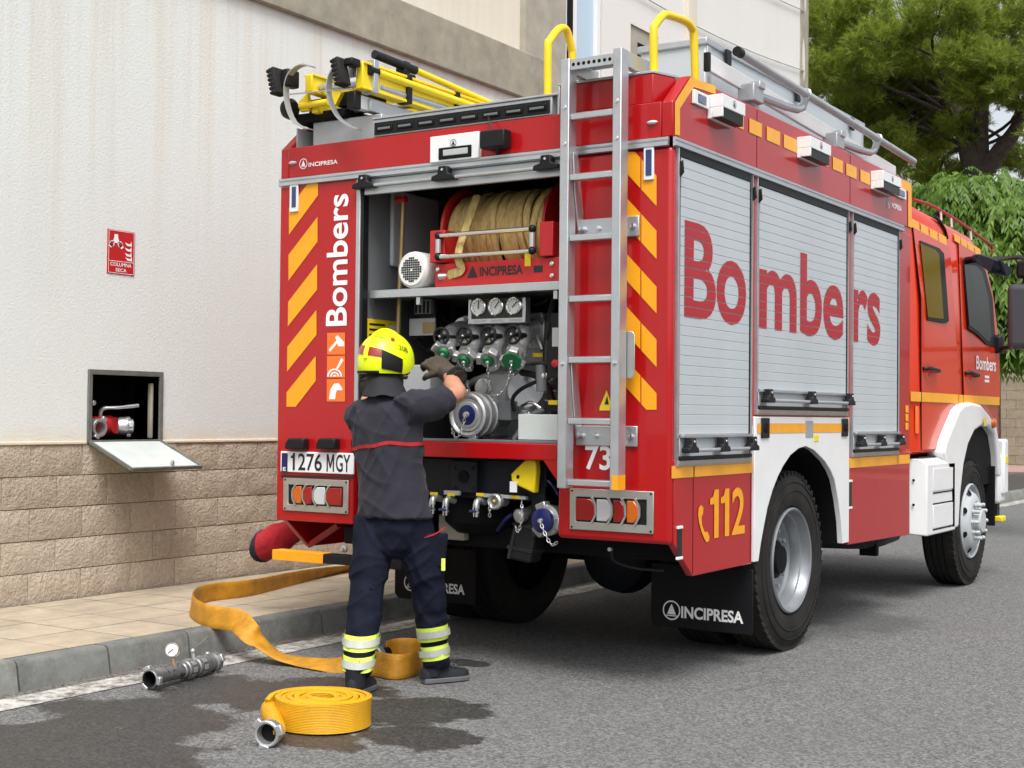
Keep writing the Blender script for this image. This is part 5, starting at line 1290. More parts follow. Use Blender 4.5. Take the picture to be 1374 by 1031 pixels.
box('rail_tape', 1.0445, 1.0465, LY+.005, LY+.07, .995, 1.065, 'amber', la, 0); box('rail_tape', 1.012, 1.046, LY-.0015, LY-.0005, .995, 1.065, 'amber', la, 0)
# yellow hoops
XR, Y0 = 1.085, .115
hp = [S(877.5, 110, XR), S(877, 45, XR), S(880, 33, XR), S(890, 21, XR), S(898, 21, XR), S(920, 29, XR), S(928, 38, XR), S(931, 50, XR), S(933, 112, XR)]
B().tube(hp, .021, 12, smooth=4).build('grab_hoop', 'yellow_paint', TR)
XL = .47
hp = [S(735, 138, XL), S(735, 65, XL), S(737, 56, XL), S(747, 42, XL), S(755, 38, XL), S(761, 43, XL), S(767, 66, XL), S(768, 76, XL), S(769, 120, XL)]
B().tube(hp, .021, 12, smooth=4).build('grab_hoop', 'yellow_paint', TR)
# aluminium roof box
rb = B().box(.60, 1.0, .90, 3.48, 2.74, 3.40).build('roof_box', 'slat', TR, .008)
box('box_lid', .585, 1.012, .885, 3.50, 3.372, 3.412, 'alu', rb, .006)
for y in (1.15, 2.2, 3.2):
    box('lid_latch', 1.0125, 1.03, y-.03, y+.03, 3.31, 3.395, 'black_plastic', rb, .004)
for y in (.93, 3.45): box('box_corner', .995, 1.008, y-.025, y+.025, 3.02, 3.37, 'alu', rb, .002)
# long flat profile in front of the box, with black end cap
a, c = S(950, 84, 1.1), S(1200, 232, 1.1)
pf = B().obox((a+c)/2, (c-a)/2, V((.012, 0, 0)), V((0, 0, .045))).build('flat_profile', 'white', TR, .003)
B().obox(a+V((0, -.01, 0)), V((.016, 0, 0)), V((0, .014, 0)), V((0, 0, .05))).build('end_cap', 'black_plastic', pf, .003)
# pole on brackets
a, c = S(989, 69, 1.2), S(1226, 217, 1.2)
po = B().tube([a, c], .024, 14).build('roof_pole', 'alu_dull', TR)
B().tube([a-(c-a).normalized()*.004, a+(c-a).normalized()*.05], .0265, 14).build('pole_cap', 'black_plastic', po)
for k in (.32, .74):
    p = a+(c-a)*k
    B().ring(p, c-a, .03, .007, 18, 6).build('pole_clamp', 'alu', po)
    B().tube([p+V((0, 0, -.02)), p+V((-.03, -.06, -.10)), p+V((-.06, -.65, -.12))], .024, 10, smooth=3).build('bracket_arm', 'alu', po)
    hb_ = p+V((-.06, -.68, -.13)); B().obox(hb_, (.05, 0, 0), (0, .07, 0), (0, 0, .05)).build('bracket_hinge', 'cast', po, .008)
    B().obox(hb_+V((.03, .03, .05)), (.03, 0, 0), (0, .04, 0), (0, 0, .02)).build('hinge_cap', 'cast_light', po, .006)
    B().beam(hb_+V((0, 0, -.02)), V((hb_.x, hb_.y+.1, 3.0)), .05, .05).build('bracket_foot', 'alu_dull', po, .005)

# ---- ladder stack on the left of the roof (a separate load)
rl = empty('roof_ladder', (-.85, 1.5, 2.75), 'yellow and aluminium rescue ladder stack with black feet on the truck roof', 'ladder')
Yf = -.14
def LP(px, py, Y=Yf): return R(px, py, Y)
lf, rf = LP(372, 110), LP(458, 97)
# side rails (yellow U profiles) running forward
L_END = 2.6
def rail_beam(name, p, w_, h_, m, y0, y1, bev=.006): return box(name, p.x-w_/2, p.x+w_/2, y0, y1, p.z-h_/2, p.z+h_/2, m, rl, bev)
r1 = LP(482, 101, -.05); r2 = LP(412, 112, -.05)
rail_beam('side_rail', V((r1.x, 0, r1.z)), .05, .15, 'yellow', -.05, L_END)
rail_beam('side_rail', V((r2.x+.01, 0, r2.z-.0)), .05, .10, 'yellow', -.05, L_END)
rail_beam('side_rail', V((r1.x-.03, 0, r1.z-.14)), .05, .07, 'alu', .06, L_END)
rail_beam('side_rail', V((r2.x, 0, r2.z-.12)), .05, .07, 'yellow', .02, L_END)
for k in range(9):
    y = .02+.3*k; B().tube([(r2.x, y, r2.z-.01), (r1.x, y, r1.z-.03)], .019, 10).build('rung', 'alu', rl)
    if k < 8: B().tube([(r2.x, y+.14, r2.z-.12), (r1.x-.03, y+.14, r1.z-.14)], .017, 10).build('rung', 'alu', rl)
def foot(c):
    c = V(c); n = 6; d = V((.26, -.0, -1)).normalized(); s_ = V((1, 0, .26)).normalized(); b = B()
    b.obox(c, d*.078, s_*.022, V((0, .04, 0)))
    for i in range(n): b.obox(c+d*(-.078+.156*(i+.5)/n)-s_*.014, d*.0095, s_*.021, V((0, .043, 0)))
    return b.build('rubber_foot', 'rubber', rl, .006)
foot(lf); foot(rf)
B().obox(rf+V((.045, .04, .055)), (.03, 0, 0), (0, .04, 0), (0, 0, .022)).build('foot_hinge', 'black_plastic', rl, .01)
B().obox(lf+V((.05, .05, .02)), (.03, 0, 0), (0, .05, 0), (0, 0, .05)).build('foot_hinge', 'black_plastic', rl, .01)
pq = LP(470, 93, -.055); box('rail_end_plate', pq.x-.012, pq.x+.05, -.062, -.052, pq.z-.05, pq.z+.03, 'steel_plate', rl, .003)
for (dx, dz) in ((.0, -.03), (.035, -.03), (.0, .01), (.035, .01)): B().lathe((pq.x+dx, -.062, pq.z+dz), (0, -1, 0), [(.006, 0), (.005, .004)], 8).build('bolt', 'chrome', rl)
bq = LP(486, 100, -.03); box('rail_band', bq.x-.045, bq.x+.045, .02, .06, bq.z-.095, bq.z+.09, 'alu', rl, .003)
# yellow props with black caps lying on top
a = LP(498, 95, .02); B().tube([a, a+V((0.03, 2.0, -.03))], .022, 12).build('prop_tube', 'yellow', rl)
B().tube([a+V((0, -.03, 0)), a+V((0, .05, 0))], .028, 12).build('tube_cap', 'black_plastic', rl)
a = LP(502, 73, .25); B().tube([a, a+V((.05, .33, -.03))], .026, 12).build('prop_grip', 'chassis', rl); B().tube([a+V((.05, .33, -.03)), a+V((.12, 2.2, -.16))], .02, 12).build('prop_tube', 'yellow', rl)
a = LP(505, 118, .1); B().tube([a, a+V((.02, 1.9, 0))], .028, 12).build('prop_tube', 'alu', rl)
for (px, py, Y) in ((537, 122, .45), (548, 112, .5), (541, 95, .5)): B().obox(LP(px, py, Y), (.035, 0, 0), (0, .03, 0), (0, 0, .05)).build('strap_clip', 'black_plastic', rl, .008)
box('slide_rail', LP(475, 133, .0).x, LP(475, 133, .0).x+.05, .0, 2.2, LP(475, 136, 0).z-.045, LP(475, 136, 0).z+.03, 'white', rl, .004)
sr = LP(475, 133, .0)
box('slide_end', sr.x-.004, sr.x+.054, -.06, .0, LP(475, 136, 0).z-.055, LP(475, 136, 0).z+.04, 'black_plastic', rl, .008)
b = B(); zz = LP(475, 136, 0).z; lettering(b, 'SafeSlow4', (sr.x+.0515, .21, zz-.026), (0, .27, 0), (0, 0, .040), .01); b.build('lettering', 'print_black', rl)
box('slide_label', sr.x+.0505, sr.x+.0515, .06, .16, zz-.018, zz+.008, 'print_black', rl, 0)
# flanges and decals that make the rails read as I-beams
for dz in (-.07, .07): box('rail_flange', r1.x-.034, r1.x+.034, -.045, L_END, r1.z+dz-.007, r1.z+dz+.007, 'yellow', rl, .002)
for dz in (-.046, .046): box('rail_flange', r2.x-.024, r2.x+.044, -.045, L_END, r2.z+dz-.006, r2.z+dz+.006, 'yellow', rl, .002)
for k in range(5): B().lathe((r1.x+.0255, .12+.5*k, r1.z-.03), (1, 0, 0), [(.011, 0), (.010, .006), (.0001, .007)], 8, False).build('rivet', 'cast_light', rl)
for y in (.34, .82): box('rail_strap', r1.x-.038, r1.x+.04, y, y+.045, r1.z-.082, r1.z+.082, 'black_plastic', rl, .003)
# yellow cross tube and black carrier
B().tube([LP(403, 143, -.0), LP(440, 137, -.0)], .019, 12).build('cross_tube', 'yellow', rl)
B().prism([LP(440, 132, .02), LP(452, 120, .02), LP(458, 124, .02), LP(450, 141, .02), LP(438, 143, .02)], (0, .03, 0)).build('cross_gusset', 'yellow', rl, .003)
B().prism([LP(401, 136, .0), LP(412, 125, .0), LP(414, 148, .0), LP(402, 150, .0)], (0, .03, 0)).build('cross_gusset', 'yellow', rl, .003)
box('carrier', LP(392, 150, .06).x, LP(462, 150, .06).x, .06, 2.3, LP(450, 158, .06).z, LP(450, 146, .06).z, 'dark', rl, .01)
box('carrier_block', LP(414, 140, .1).x, LP(437, 140, .1).x, .1, .35, LP(450, 146, .06).z, LP(450, 126, .06).z, 'black_plastic', rl, .01)
box('carrier_block', LP(455, 130, .1).x, LP(490, 130, .1).x, .08, .3, LP(470, 140, .06).z, LP(470, 120, .06).z, 'black_plastic', rl, .01)
B().lathe(LP(387, 147, .0), (1, 0, 0), [(.05, -.02), (.06, 0), (.06, .03), (.04, .05)], 16).build('carrier_roller', 'black_plastic', rl)
# flat steel hooks curling over the rear end
def hook(pts, Y):
    pp = crom([LP(x, y, Y) for x, y in pts], 7); rings = []
    for i, p in enumerate(pp):
        d = (pp[min(i+1, len(pp)-1)]-pp[max(i-1, 0)]).normalized(); n_ = V((0, 1, 0)); q = d.cross(n_).normalized()
        hw = .022; rings.append([p-n_*hw-q*.003, p+n_*hw-q*.003, p+n_*hw+q*.003, p-n_*hw+q*.003])
    B().loft(rings).build('steel_hook', 'alu_dull', rl)
hook([(420, 90), (408, 87.5), (397, 92), (388, 103), (384, 122), (387, 145), (395, 163), (407, 171), (418, 174)], -.12)
hook([(449, 92), (443, 105), (441, 122), (445, 140), (454, 157), (467, 168), (482, 174)], -.10)
B().tube([LP(386, 127, -.12), LP(472, 119, -.10)], .004, 6).build('hook_tie', 'alu', rl)
# support trough under the ladder
box('ladder_trough', LP(420, 170, .1).x, LP(512, 165, .1).x, .1, 2.4, 2.76, LP(470, 158, .1).z, 'alu_dull', TR, .006)
# ================================================================== CREW CAB
CX_ = 1.17
def cs(pts, X=CX_): return [S(x, y, X) for x, y in pts]
outline = [(3.98, 1.08), (3.98, 2.87), (4.06, 2.94), (5.85, 2.88), (6.02, 2.82), (6.14, 2.68), (6.56, 1.95), (6.64, 1.60), (6.66, 1.15), (6.60, 1.08)]
def inset(pl, k): cy = 5.3; cz = 1.9; return [(cy+(y-cy)*k, cz+(z-cz)*k) for y, z in pl]
rings = []
for x, k in ((-1.17, .965), (-1.155, .985), (-1.12, 1.0), (1.12, 1.0), (1.155, .985), (1.17, .965)):
    rings.append([(x if z < 2.2 else x*(1-.03*(z-2.2)/.6), y, z) for y, z in inset(outline, k)])
cb = B().loft(rings).build('cab', 'orange_red', TR, angle=35)
XC = 1.172
def cpoly(name, pts, m, parent, X=XC, th=.006):
    P_ = [S(x, y, X) for x, y in pts]; P_ = [V((p.x-max(0, (p.z-2.2))*.055, p.y, p.z)) for p in P_]
    vs, fs = holed(P_, [], (th, 0, 0)); return B().add(vs, fs).build(name, m, parent, .002)
def ctube(name, pts, m, parent, r=.004, X=XC+.002, closed=False):
    P_ = [S(x, y, X) for x, y in pts]; P_ = [V((p.x-max(0, (p.z-2.2))*.055, p.y, p.z)) for p in P_]
    return B().tube(P_, r, 6, closed=closed).build(name, m, parent)
# doors: panels with gaps
d1 = cpoly('cab_door', [(1230, 304), (1268, 318), (1275.5, 326), (1279, 345), (1286, 520), (1286, 536), (1282, 552), (1268, 602), (1236, 604), (1236, 400)], 'orange_red', TR)
d2 = cpoly('cab_door', [(1291, 326), (1316, 339), (1325, 350), (1334, 400), (1340, 465), (1341, 536), (1293, 534)], 'orange_red', TR)
for dpts in ([(1230, 304), (1268, 318), (1275.5, 326), (1279, 345), (1286, 520), (1286, 536), (1282, 552), (1268, 602), (1236, 604), (1236, 400)], [(1291, 326), (1316, 339), (1325, 350), (1334, 400), (1340, 465), (1341, 536), (1293, 534)]):
    ctube('door_gap', dpts, 'dark', TR, .0045, XC, True)
# windows
w1 = cpoly('door_window', [(1238.6, 322.5), (1264, 333), (1270, 340), (1272.5, 431.5), (1268, 434), (1244, 430)], 'black_plastic', d1, XC+.008, .006)
cpoly('pane', [(1239.5, 327), (1260, 335.5), (1264, 341), (1266, 428.5), (1245, 426)], 'glass_tint', w1, XC+.0155, .002)
w2 = cpoly('door_window', [(1296, 348), (1316, 352), (1325, 362), (1333, 400), (1335.5, 465), (1324, 463), (1310, 448), (1299, 441)], 'black_plastic', d2, XC+.008, .006)
cpoly('pane', [(1297.5, 354), (1314, 357), (1321, 365), (1328, 400), (1330.5, 459), (1324.5, 458), (1311, 444.5), (1300.5, 437)], 'glass_dark', w2, XC+.0155, .002)
for (x0, y0, x1, y1, d_) in ((1241, 495, 1258, 498, d1), (1297.5, 501, 1311, 504, d2)):
    a, c = S(x0, y0, XC+.02), S(x1, y1, XC+.02)
    B().obox(S((x0+x1)/2, y0+2, XC+.006), (.004, 0, 0), (0, .06, 0), (0, 0, .045)).build('handle_recess', 'red', d_, .003)
    B().tube([a+V((-.01, 0, 0)), a+V((.025, .05, 0)), c+V((.025, -.05, 0)), c+V((-.01, 0, 0))], .016, 8, smooth=4).build('door_handle', 'black_plastic', d_)
# amber belt on the cab, dashes under the roof edge
for (x0, x1) in ((1222, 1236), (1237, 1286), (1286.8, 1292.4), (1293, 1341)):
    y0, y1 = S(x0, 530, XC+.012).y, S(x1, 535, XC+.012).y
    B().add([(XC+.0125, y0, 1.475), (XC+.0125, y1, 1.475), (XC+.0125, y1, 1.545), (XC+.0125, y0, 1.545)], [(0, 1, 2, 3)]).build('reflective_tape', 'amber_tape', TR)
for i in range(4):
    x0 = 1229+i*12; f = lambda x: 291+(x-1226)*.55
    cpoly('reflective_tape', [(x0, f(x0)), (x0+10, f(x0+10)), (x0+10, f(x0+10)+12), (x0, f(x0)+12)], 'amber_tape', TR, XC+.004, .003)
for i in range(4):
    x0 = 1286+i*9; f = lambda x: 313+(x-1286)*.62
    cpoly('reflective_tape', [(x0, f(x0)), (x0+7.6, f(x0+7.6)), (x0+7.6, f(x0+7.6)+10), (x0, f(x0)+10)], 'amber_tape', TR, XC+.004, .003)
b = B(); a, c = S(1310, 496, XC+.008), S(1336.5, 478, XC+.008); lettering(b, 'Bombers', (XC+.008, a.y, 1.765), (0, c.y-a.y, 0), (0, 0, .115), .02); b.build('lettering', 'print_white', d2)
for k in range(2): B().box(XC+.007, XC+.0085, a.y+.28, a.y+.42, 1.70-k*.035, 1.722-k*.035).build('unit_marking', 'print_white', d2)
a, c = S(1216, 557, 1.253), S(1220, 580, 1.253)
for z0 in (0, 1, 2): B().box(1.2525, 1.258, 3.66, 3.72, 1.27+z0*.06, 1.32+z0*.06).build('side_reflector', 'amber', TR, .003)
box('cab_reflector', XC+.0, XC+.012, 4.15, 4.21, 1.24, 1.44, 'orange_print', TR, .003)
# B pillar, gap between cab and body
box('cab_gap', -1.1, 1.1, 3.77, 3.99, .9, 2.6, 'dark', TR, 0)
# windscreen and front face
B().prism([(-1.03, 6.17, 2.56), (1.03, 6.17, 2.56), (1.08, 6.56, 1.97), (-1.08, 6.56, 1.97)], (0, .012, .008)).build('windscreen', 'glass_dark', cb, .002)
box('front_grille', -.9, .9, 6.60, 6.68, 1.25, 1.80, 'black_plastic', TR, .01)
for s in (1, -1):
    x0, x1 = (.62, 1.2) if s > 0 else (-1.2, -.62)
    box('bumper', min(s*.0, s*1.22), max(s*.0, s*1.22), 6.45, 6.66, .62, 1.05, 'white', TR, .03)
    l = box('headlamp', x0, x1-.06*s if s > 0 else x1, 6.655, 6.68, .78, .98, 'lens_clear', TR, .01)
    # wheel-arch fender, white
    fo = [(1277, 712), (1276, 640), (1267, 608), (1271, 590), (1277, 575), (1287, 550.5), (1294, 542.5), (1305, 540), (1317, 543), (1329, 557.5), (1338, 573), (1342, 598), (1344, 640)]
    fi = [(1341.5, 640), (1340, 610), (1336, 584), (1329, 573.5), (1318.7, 571.4), (1308, 579), (1299.5, 597.6), (1293.5, 625), (1289.5, 662), (1287, 708)]
    P_ = [S(x, y, 1.245) for x, y in fo+fi]
    xx = [(1.10, p.y, p.z) if s > 0 else (-1.245, p.y, p.z) for p in P_]
    B().add(*holed(xx, [], (.145, 0, 0))).build('front_fender', 'white', TR, .025, 3)
    fl_ = [S(x, y, 1.2) for x, y in fi]
    B().loft([[(s*1.15, p.y, p.z+.004), (s*.55, p.y, p.z+.004), (s*.55, p.y, p.z+.03), (s*1.15, p.y, p.z+.03)] for p in fl_]).build('arch_liner', 'dark', TR)
    q_ = [S(x, y, 1.18) for x, y in fi]; B().add(*holed([(s*1.178, p.y, p.z+.03) for p in q_]+[(s*1.178, q_[-1].y, .80), (s*1.178, q_[0].y, .80)], [], (0, 0, 0))).build('arch_shield', 'dark', TR)
    # battery / step box
    bx = B().prism([(x, y, z) for x, y, z in ((1.12*s, 4.17, .50), (1.245*s, 4.22, .49), (1.245*s, 4.22, 1.02), (1.19*s, 4.17, 1.055), (1.12*s, 4.17, 1.055))], (0, .74, 0)).build('step_box', 'white', TR, .012, 3)
    if s > 0:
        for z in (.98, .80, .72, .53): box('box_seam', 1.2455, 1.2475, 4.36, 4.88, z-.005, z+.005, 'dark', bx, 0) if z < .9 else None
        box('box_hatch', 1.2455, 1.2500, 4.36, 4.88, .54, .71, 'white', bx, .002); box('box_hatch', 1.2455, 1.2500, 4.36, 4.88, .815, .98, 'white', bx, .002)
        for z in (.9, .72): B().lathe((1.16, 4.168, z), (0, -1, 0), [(.01, 0), (.01, .006)], 8).build('bolt', 'dark', bx)
box('step_mat', 1.0, 1.17, 4.25, 4.85, 1.056, 1.066, 'black_plastic', TR, 0)
sl_ = S(1333, 568, 1.25); B().ball(sl_, .055, 12, (.5, 1, .8)).build('side_indicator', 'lens_amber', TR)
b = S(1322, 566, 1.262); B().box(b.x, b.x+.002, b.y-.03, b.y+.03, b.z-.035, b.z+.035).build('load_sticker', 'yellow', TR)
# front mud guard behind/ahead of the wheel and step parts at the bumper
box('mud_flap', .95, 1.22, 6.28, 6.30, .44, .95, 'flap', TR, .003)
box('bumper_end', 1.12, 1.250, 6.50, 6.64, .70, 1.18, 'white', TR, .02)
box('tow_step', 1.08, 1.23, 6.50, 6.64, .46, .51, 'yellow', TR, .01); box('tow_arm', 1.1, 1.18, 6.52, 6.62, .51, .72, 'black_plastic', TR, .005)
box('bumper_tag', 1.25, 1.254, 6.53, 6.61, .97, 1.03, 'yellow', TR, 0)
# roof: rail tubes, beacon, dome
rp = [S(1226, 268, 1.02), S(1252, 277, 1.02), S(1290, 300, 1.02), S(1320, 322, 1.02), S(1330, 330, 1.02), S(1331, 340, 1.02)]
rr = B().tube(rp, .012, 8, smooth=3).build('roof_rail', 'print_red', TR)
for (x, y, y2) in ((1262, 283, 296), (1302, 308, 322), (1276, 291, 305)): B().tube([S(x, y, 1.02), S(x+1, y2, 1.02)], .009, 8).build('rail_post', 'frame_white', rr)
B().lathe((.8, 5.85, 2.80), (0, 0, 1), [(.15, 0), (.15, .03), (.12, .08), (.0001, .10)], 20, False).build('beacon', 'glass_dark', TR)
B().ball((.72, 4.55, 2.87), .14, 14, (1, 1.6, .3)).build('roof_hatch', 'frame_white', TR)
# snorkel / hose trim over the rear cab door
ctube('door_trim', [(1262, 291), (1268, 297), (1274, 308), (1276.5, 320)], 'black_plastic', TR, .012, XC+.005)
# kerb mirror over the front door
k0, k1 = S(1297, 349, 1.2), S(1350, 365, 1.48)
km = B()
pts_t = [S(1304, 342, 1.22), S(1313, 341, 1.24), S(1334, 349, 1.45), S(1349, 358, 1.48), S(1349, 366, 1.48), S(1344, 371, 1.48), S(1328, 366, 1.40), S(1310, 353, 1.26)]
km.prism(pts_t, (.03, .09, -.0)); kmo = km.build('kerb_mirror', 'chassis', TR, .012, 3)
B().tube([S(1296, 350, 1.16), S(1302, 349, 1.2), S(1309, 348, 1.25)], .03, 10, smooth=3).build('mirror_mount', 'black_plastic', kmo)
# main mirror on two arms
mm = S(1372, 425, 1.62)
mo_ = B().obox(mm+V((.02, 0, 0)), (.13, 0, 0), (0, .07, 0), (0, 0, .26)).build('wing_mirror', 'mirror_shell', TR, .05, 4)
B().tube([S(1334, 347, 1.15), S(1345, 347.5, 1.3), S(1378, 348.5, 1.65), V((mm.x, mm.y, mm.z+.2))], .02, 10, smooth=3).build('mirror_arm', 'black_plastic', mo_)
B().tube([S(1338, 470, 1.17), S(1350, 467, 1.3), S(1376, 464, 1.62)], .02, 10, smooth=3).build('mirror_arm', 'black_plastic', mo_)
B().obox(S(1339, 462, 1.19), (.05, 0, 0), (0, .06, 0), (0, 0, .08)).build('mirror_mount', 'black_plastic', mo_, .03, 3)
box('arm_housing', 1.58, 1.80, mm.y-.05, mm.y+.06, S(1374, 362, 1.65).z-.06, S(1374, 352, 1.65).z+.02, 'black_plastic', mo_, .02)
# ================================================================== HOSES AND FITTINGS ON THE GROUND
def ribbon(name, path, wdir, W, T, m, parent, k=8):
    """flat hose: path of centre points, wdir = width direction at each point, lens-shaped section"""
    pp = crom(path, k); ww = crom(wdir, k); rings = []
    for i, p in enumerate(pp):
        d = (pp[min(i+1, len(pp)-1)]-pp[max(i-1, 0)]).normalized(); q = ww[i]; q = (q-d*q.dot(d)).normalized(); n_ = d.cross(q)
        h = W/2
        rings.append([p+q*h*u+n_*T*v_ for u, v_ in ((-1, 0), (-.93, .5), (-.5, .42), (0, .40), (.5, .42), (.93, .5), (1, 0), (.93, -.5), (.5, -.42), (0, -.40), (-.5, -.42), (-.93, -.5))])
    return B().loft(rings).build(name, m, parent, angle=60)
up = V((0, 0, 1))
# laid hose: along the pavement, loop on edge, over the kerb, past the firefighter's left foot, ends in a standing loop
HW = .128
lh = empty('laid_fire_hose', (-1.2, .2, 0), 'yellow flat fire hose running from pavement over kerb to firefighter feet', 'hose')
zP = PZ+.012
pth = [(G(760, 728, zP), 'f'), (G(640, 742, zP), 'f'), (G(530, 757, zP), 'f'), (G(470, 765, zP+.0), 't'), (G(400, 778, zP+.02), 'e'), (G(340, 790, zP+.035), 'e'), (G(285, 796, zP+.042), 'e'),
       (G(262, 803, zP+.045), 'e'), (G(258, 815, zP+.046), 'e'), (G(275, 826, zP+.046), 'e'), (G(300, 830, zP+.045), 'e'), (G(320, 834, zP+.04), 't2'), (G(332, 846, zP+.015), 'k')]
P0 = [p for p, _ in pth]; Wd = []
for i, (p, kind) in enumerate(pth):
    d = (P0[min(i+1, len(P0)-1)]-P0[max(i-1, 0)]).normalized(); flat = V((-d.y, d.x, 0)).normalized()
    if flat.x < 0 and i < 4: flat = -flat
    Wd.append({'f': flat, 't': (flat*.75+up*.6), 'e': up+flat*.12, 't2': up*.8+V((.5, .4, 0)), 'k': V((.45, .7, .35))}[kind])
ext = [(V((-1.36, -.10, .155)), V((.15, .95, .1))), (V((-1.27, -.05, .06)), V((.1, .95, .15))), (G(425, 862, .02), V((.25, .9, .3))), (G(380, 866, .02), V((.3, .9, .2)))]
ext = [(G(348, 862, .11), V((-.3, .85, .25))), (G(372, 880, .045), V((-.5, .85, .12))), (G(400, 887, .025), V((-.45, .9, .15))), (G(440, 892, .03), V((-.4, .9, .35))), (G(480, 893, .04), V((.0, .3, 1.)))]
for p, w_ in ext: P0.append(p); Wd.append(w_)
# standing loop between the feet
def loop_pts():
    cx, cy, rx, ry = .0, 0, 0, 0
    out = []
    for px, py in ((500, 908), (530, 913), (558, 908), (566, 899), (558, 890), (535, 889), (518, 893)):
        p = G(px, py, 0.0); p.z = HW/2+.003; out.append((p, up+V((0, .05, 0))))
    return out
for p, w_ in loop_pts(): P0.append(p); Wd.append(w_)
hz_ = ribbon('hose_jacket', P0, Wd, HW, .010, 'hose_worn', lh, 9)
e = P0[-1]; d = (P0[-1]-P0[-2]).normalized()
B().tube([e-d*.01, e+d*.05], .032, 14).build('end_sleeve', 'black_plastic', lh)
B().lathe(e+d*.05, d, [(.034, 0), (.044, .008), (.044, .04), (.038, .045), (.03, .045), (.03, .01)], 20, False).build('coupling', 'cast', lh)
# rolled hose
ctr = G(431, 974, 0); RH = .128
rh = empty('rolled_fire_hose', (ctr.x, ctr.y, 0), 'coiled yellow fire hose with metal coupling lying on wet asphalt', 'hose')
ph = -YAW-.0
turns = 6; n = turns*40; r_in, r_out = .05, .205; pts = []; wv = []
for i in range(n+1):
    u = i/n; a = math.pi-.25+ph-(1-u)*turns*2*math.pi; r_ = r_in+(r_out-r_in)*u+.004*math.sin(2*a+1)*u; oval = 1.06
    pts.append(V((ctr.x+math.cos(a)*r_*oval, ctr.y+math.sin(a)*r_, RH/2+.004+.004*math.sin(a*1.7+1)*(1-u*.6)))); wv.append(up+V((math.cos(a), math.sin(a), 0))*.04*math.sin(a*.7))
last = pts[-1]
tgt = G(352, 985, .0); tgt.z = .055
t1 = last+(pts[-1]-pts[-2]).normalized()*.03+V((-.004, 0, 0)); t1.z = .054
rg = []
pp = pts+[t1]; ww = wv+[up]
for i, p in enumerate(pp):
    d = (pp[min(i+1, len(pp)-1)]-pp[max(i-1, 0)]).normalized(); q = ww[i]; q = (q-d*q.dot(d)).normalized(); n_ = d.cross(q); h = RH/2; T = .0270
    rg.append([p+q*h*a_+n_*T*b_ for a_, b_ in ((-1, 0), (-.93, .45), (-.5, .40), (0, .38), (.5, .40), (.93, .45), (1, 0), (.93, -.45), (.5, -.40), (0, -.38), (-.5, -.40), (-.93, -.45))])
B().loft(rg).build('coil', 'hose_yellow', rh, angle=60)
cpt = G(360, 984, .055); cd_ = (CP-cpt); cd_.z = 0; cd_ = (cd_.normalized()+V((-.35, -.2, 0))).normalized()
# stub from the coil's outer end to the coupling
s0 = pp[-1]
B().tube([s0-(pp[-1]-pp[-3]).normalized()*.03, s0+V((0, 0, 0)), cpt-cd_*.085, cpt-cd_*.055], [.045, .044, .038, .036], 14, smooth=4).build('end_sleeve', 'hose_yellow', rh)
B().tube([cpt-cd_*.075, cpt-cd_*.03], .037, 16).build('sleeve_clamp', 'black_plastic', rh)
cp2 = B().lathe(cpt-cd_*.03, cd_, [(.040, -.03), (.042, 0), (.052, .006), (.054, .03), (.054, .048), (.049, .052), (.041, .050), (.039, .03), (.038, -.03)], 28, False).build('coupling', 'cast_light', rh)
lugs(cpt+cd_*.012, cd_, .051, 3, .6, .018, .022, 'cast_light', rh)
B().lathe(cpt-cd_*.02, cd_, [(.039, 0), (.0001, .001)], 20, False).build('coupling_bore', 'dark', rh)

# branch adapter with gauge
A0, A1 = G(200, 927, .0), G(289, 902, .0)
A0.z = A1.z = .055; ad = (A1-A0).normalized(); AL = (A1-A0).length
ga = empty('gauge_adapter', ((A0.x+A1.x)/2, (A0.y+A1.y)/2, 0), 'grey metal hose adapter with pressure gauge lying beside the kerb', 'hose adapter')
bd = B().lathe(A0, ad, [(.040, .0), (.046, .004), (.046, .03), (.038, .035), (.036, .05), (.036, AL*.45), (.042, AL*.46), (.042, AL*.5), (.047, AL*.51), (.047, AL*.60), (.04, AL*.61), (.04, AL*.66), (.047, AL*.67), (.047, AL*.85), (.040, AL*.86), (.040, AL*.93), (.05, AL*.94), (.05, AL), (.04, AL), (.036, AL*.9)], 28, False).build('adapter_body', 'cast_worn', ga)
B().lathe(A0, ad, [(.040, 0), (.034, .004), (.033, .08), (.0001, .081)], 24, False).build('bore', 'dark', ga)
lugs(A0+ad*.012, ad, .046, 3, .9, .016, .026, 'cast_light', ga); lugs(A1-ad*.012, ad, .048, 3, .3, .016, .026, 'cast_light', ga)
for k in (.51, .68): 
    b = B()
    for i in range(8):
        a = 2*math.pi*i/8; u_ = ad.orthogonal().normalized(); q_ = ad.cross(u_); e = u_*math.cos(a)+q_*math.sin(a); b.obox(A0+ad*AL*(k+.06)+e*.046, ad*.014, ad.cross(e)*.012, e*.003)
    b.build('hex_flats', 'cast_light', ga)
g0 = A0+ad*AL*.36; g1 = g0+V((-.0, .0, .115)); g1 = V((g0.x-.015, g0.y, .165))
B().tube([g0+V((0, 0, .03)), V((g1.x, g1.y, g1.z-.03))], .008, 8).build('gauge_stem', 'brass', ga)
gd = (CP-g1); gd = V((gd.x-2.2, gd.y, .8)).normalized()
gg = B().lathe(g1, gd, [(.0001, -.022), (.033, -.022), (.036, -.016), (.036, .01), (.033, .013), (.031, .008), (.0001, .008)], 26, False).build('pressure_gauge', 'chrome', ga)
B().lathe(g1+gd*.0095, gd, [(.0001, 0), (.030, 0)], 22, False).build('gauge_dial', 'plate_white', gg)
u_ = gd.orthogonal().normalized(); B().beam(g1+gd*.012-u_*.008, g1+gd*.012+u_*.024, .003, .003, gd).build('gauge_needle', 'print_black', gg)
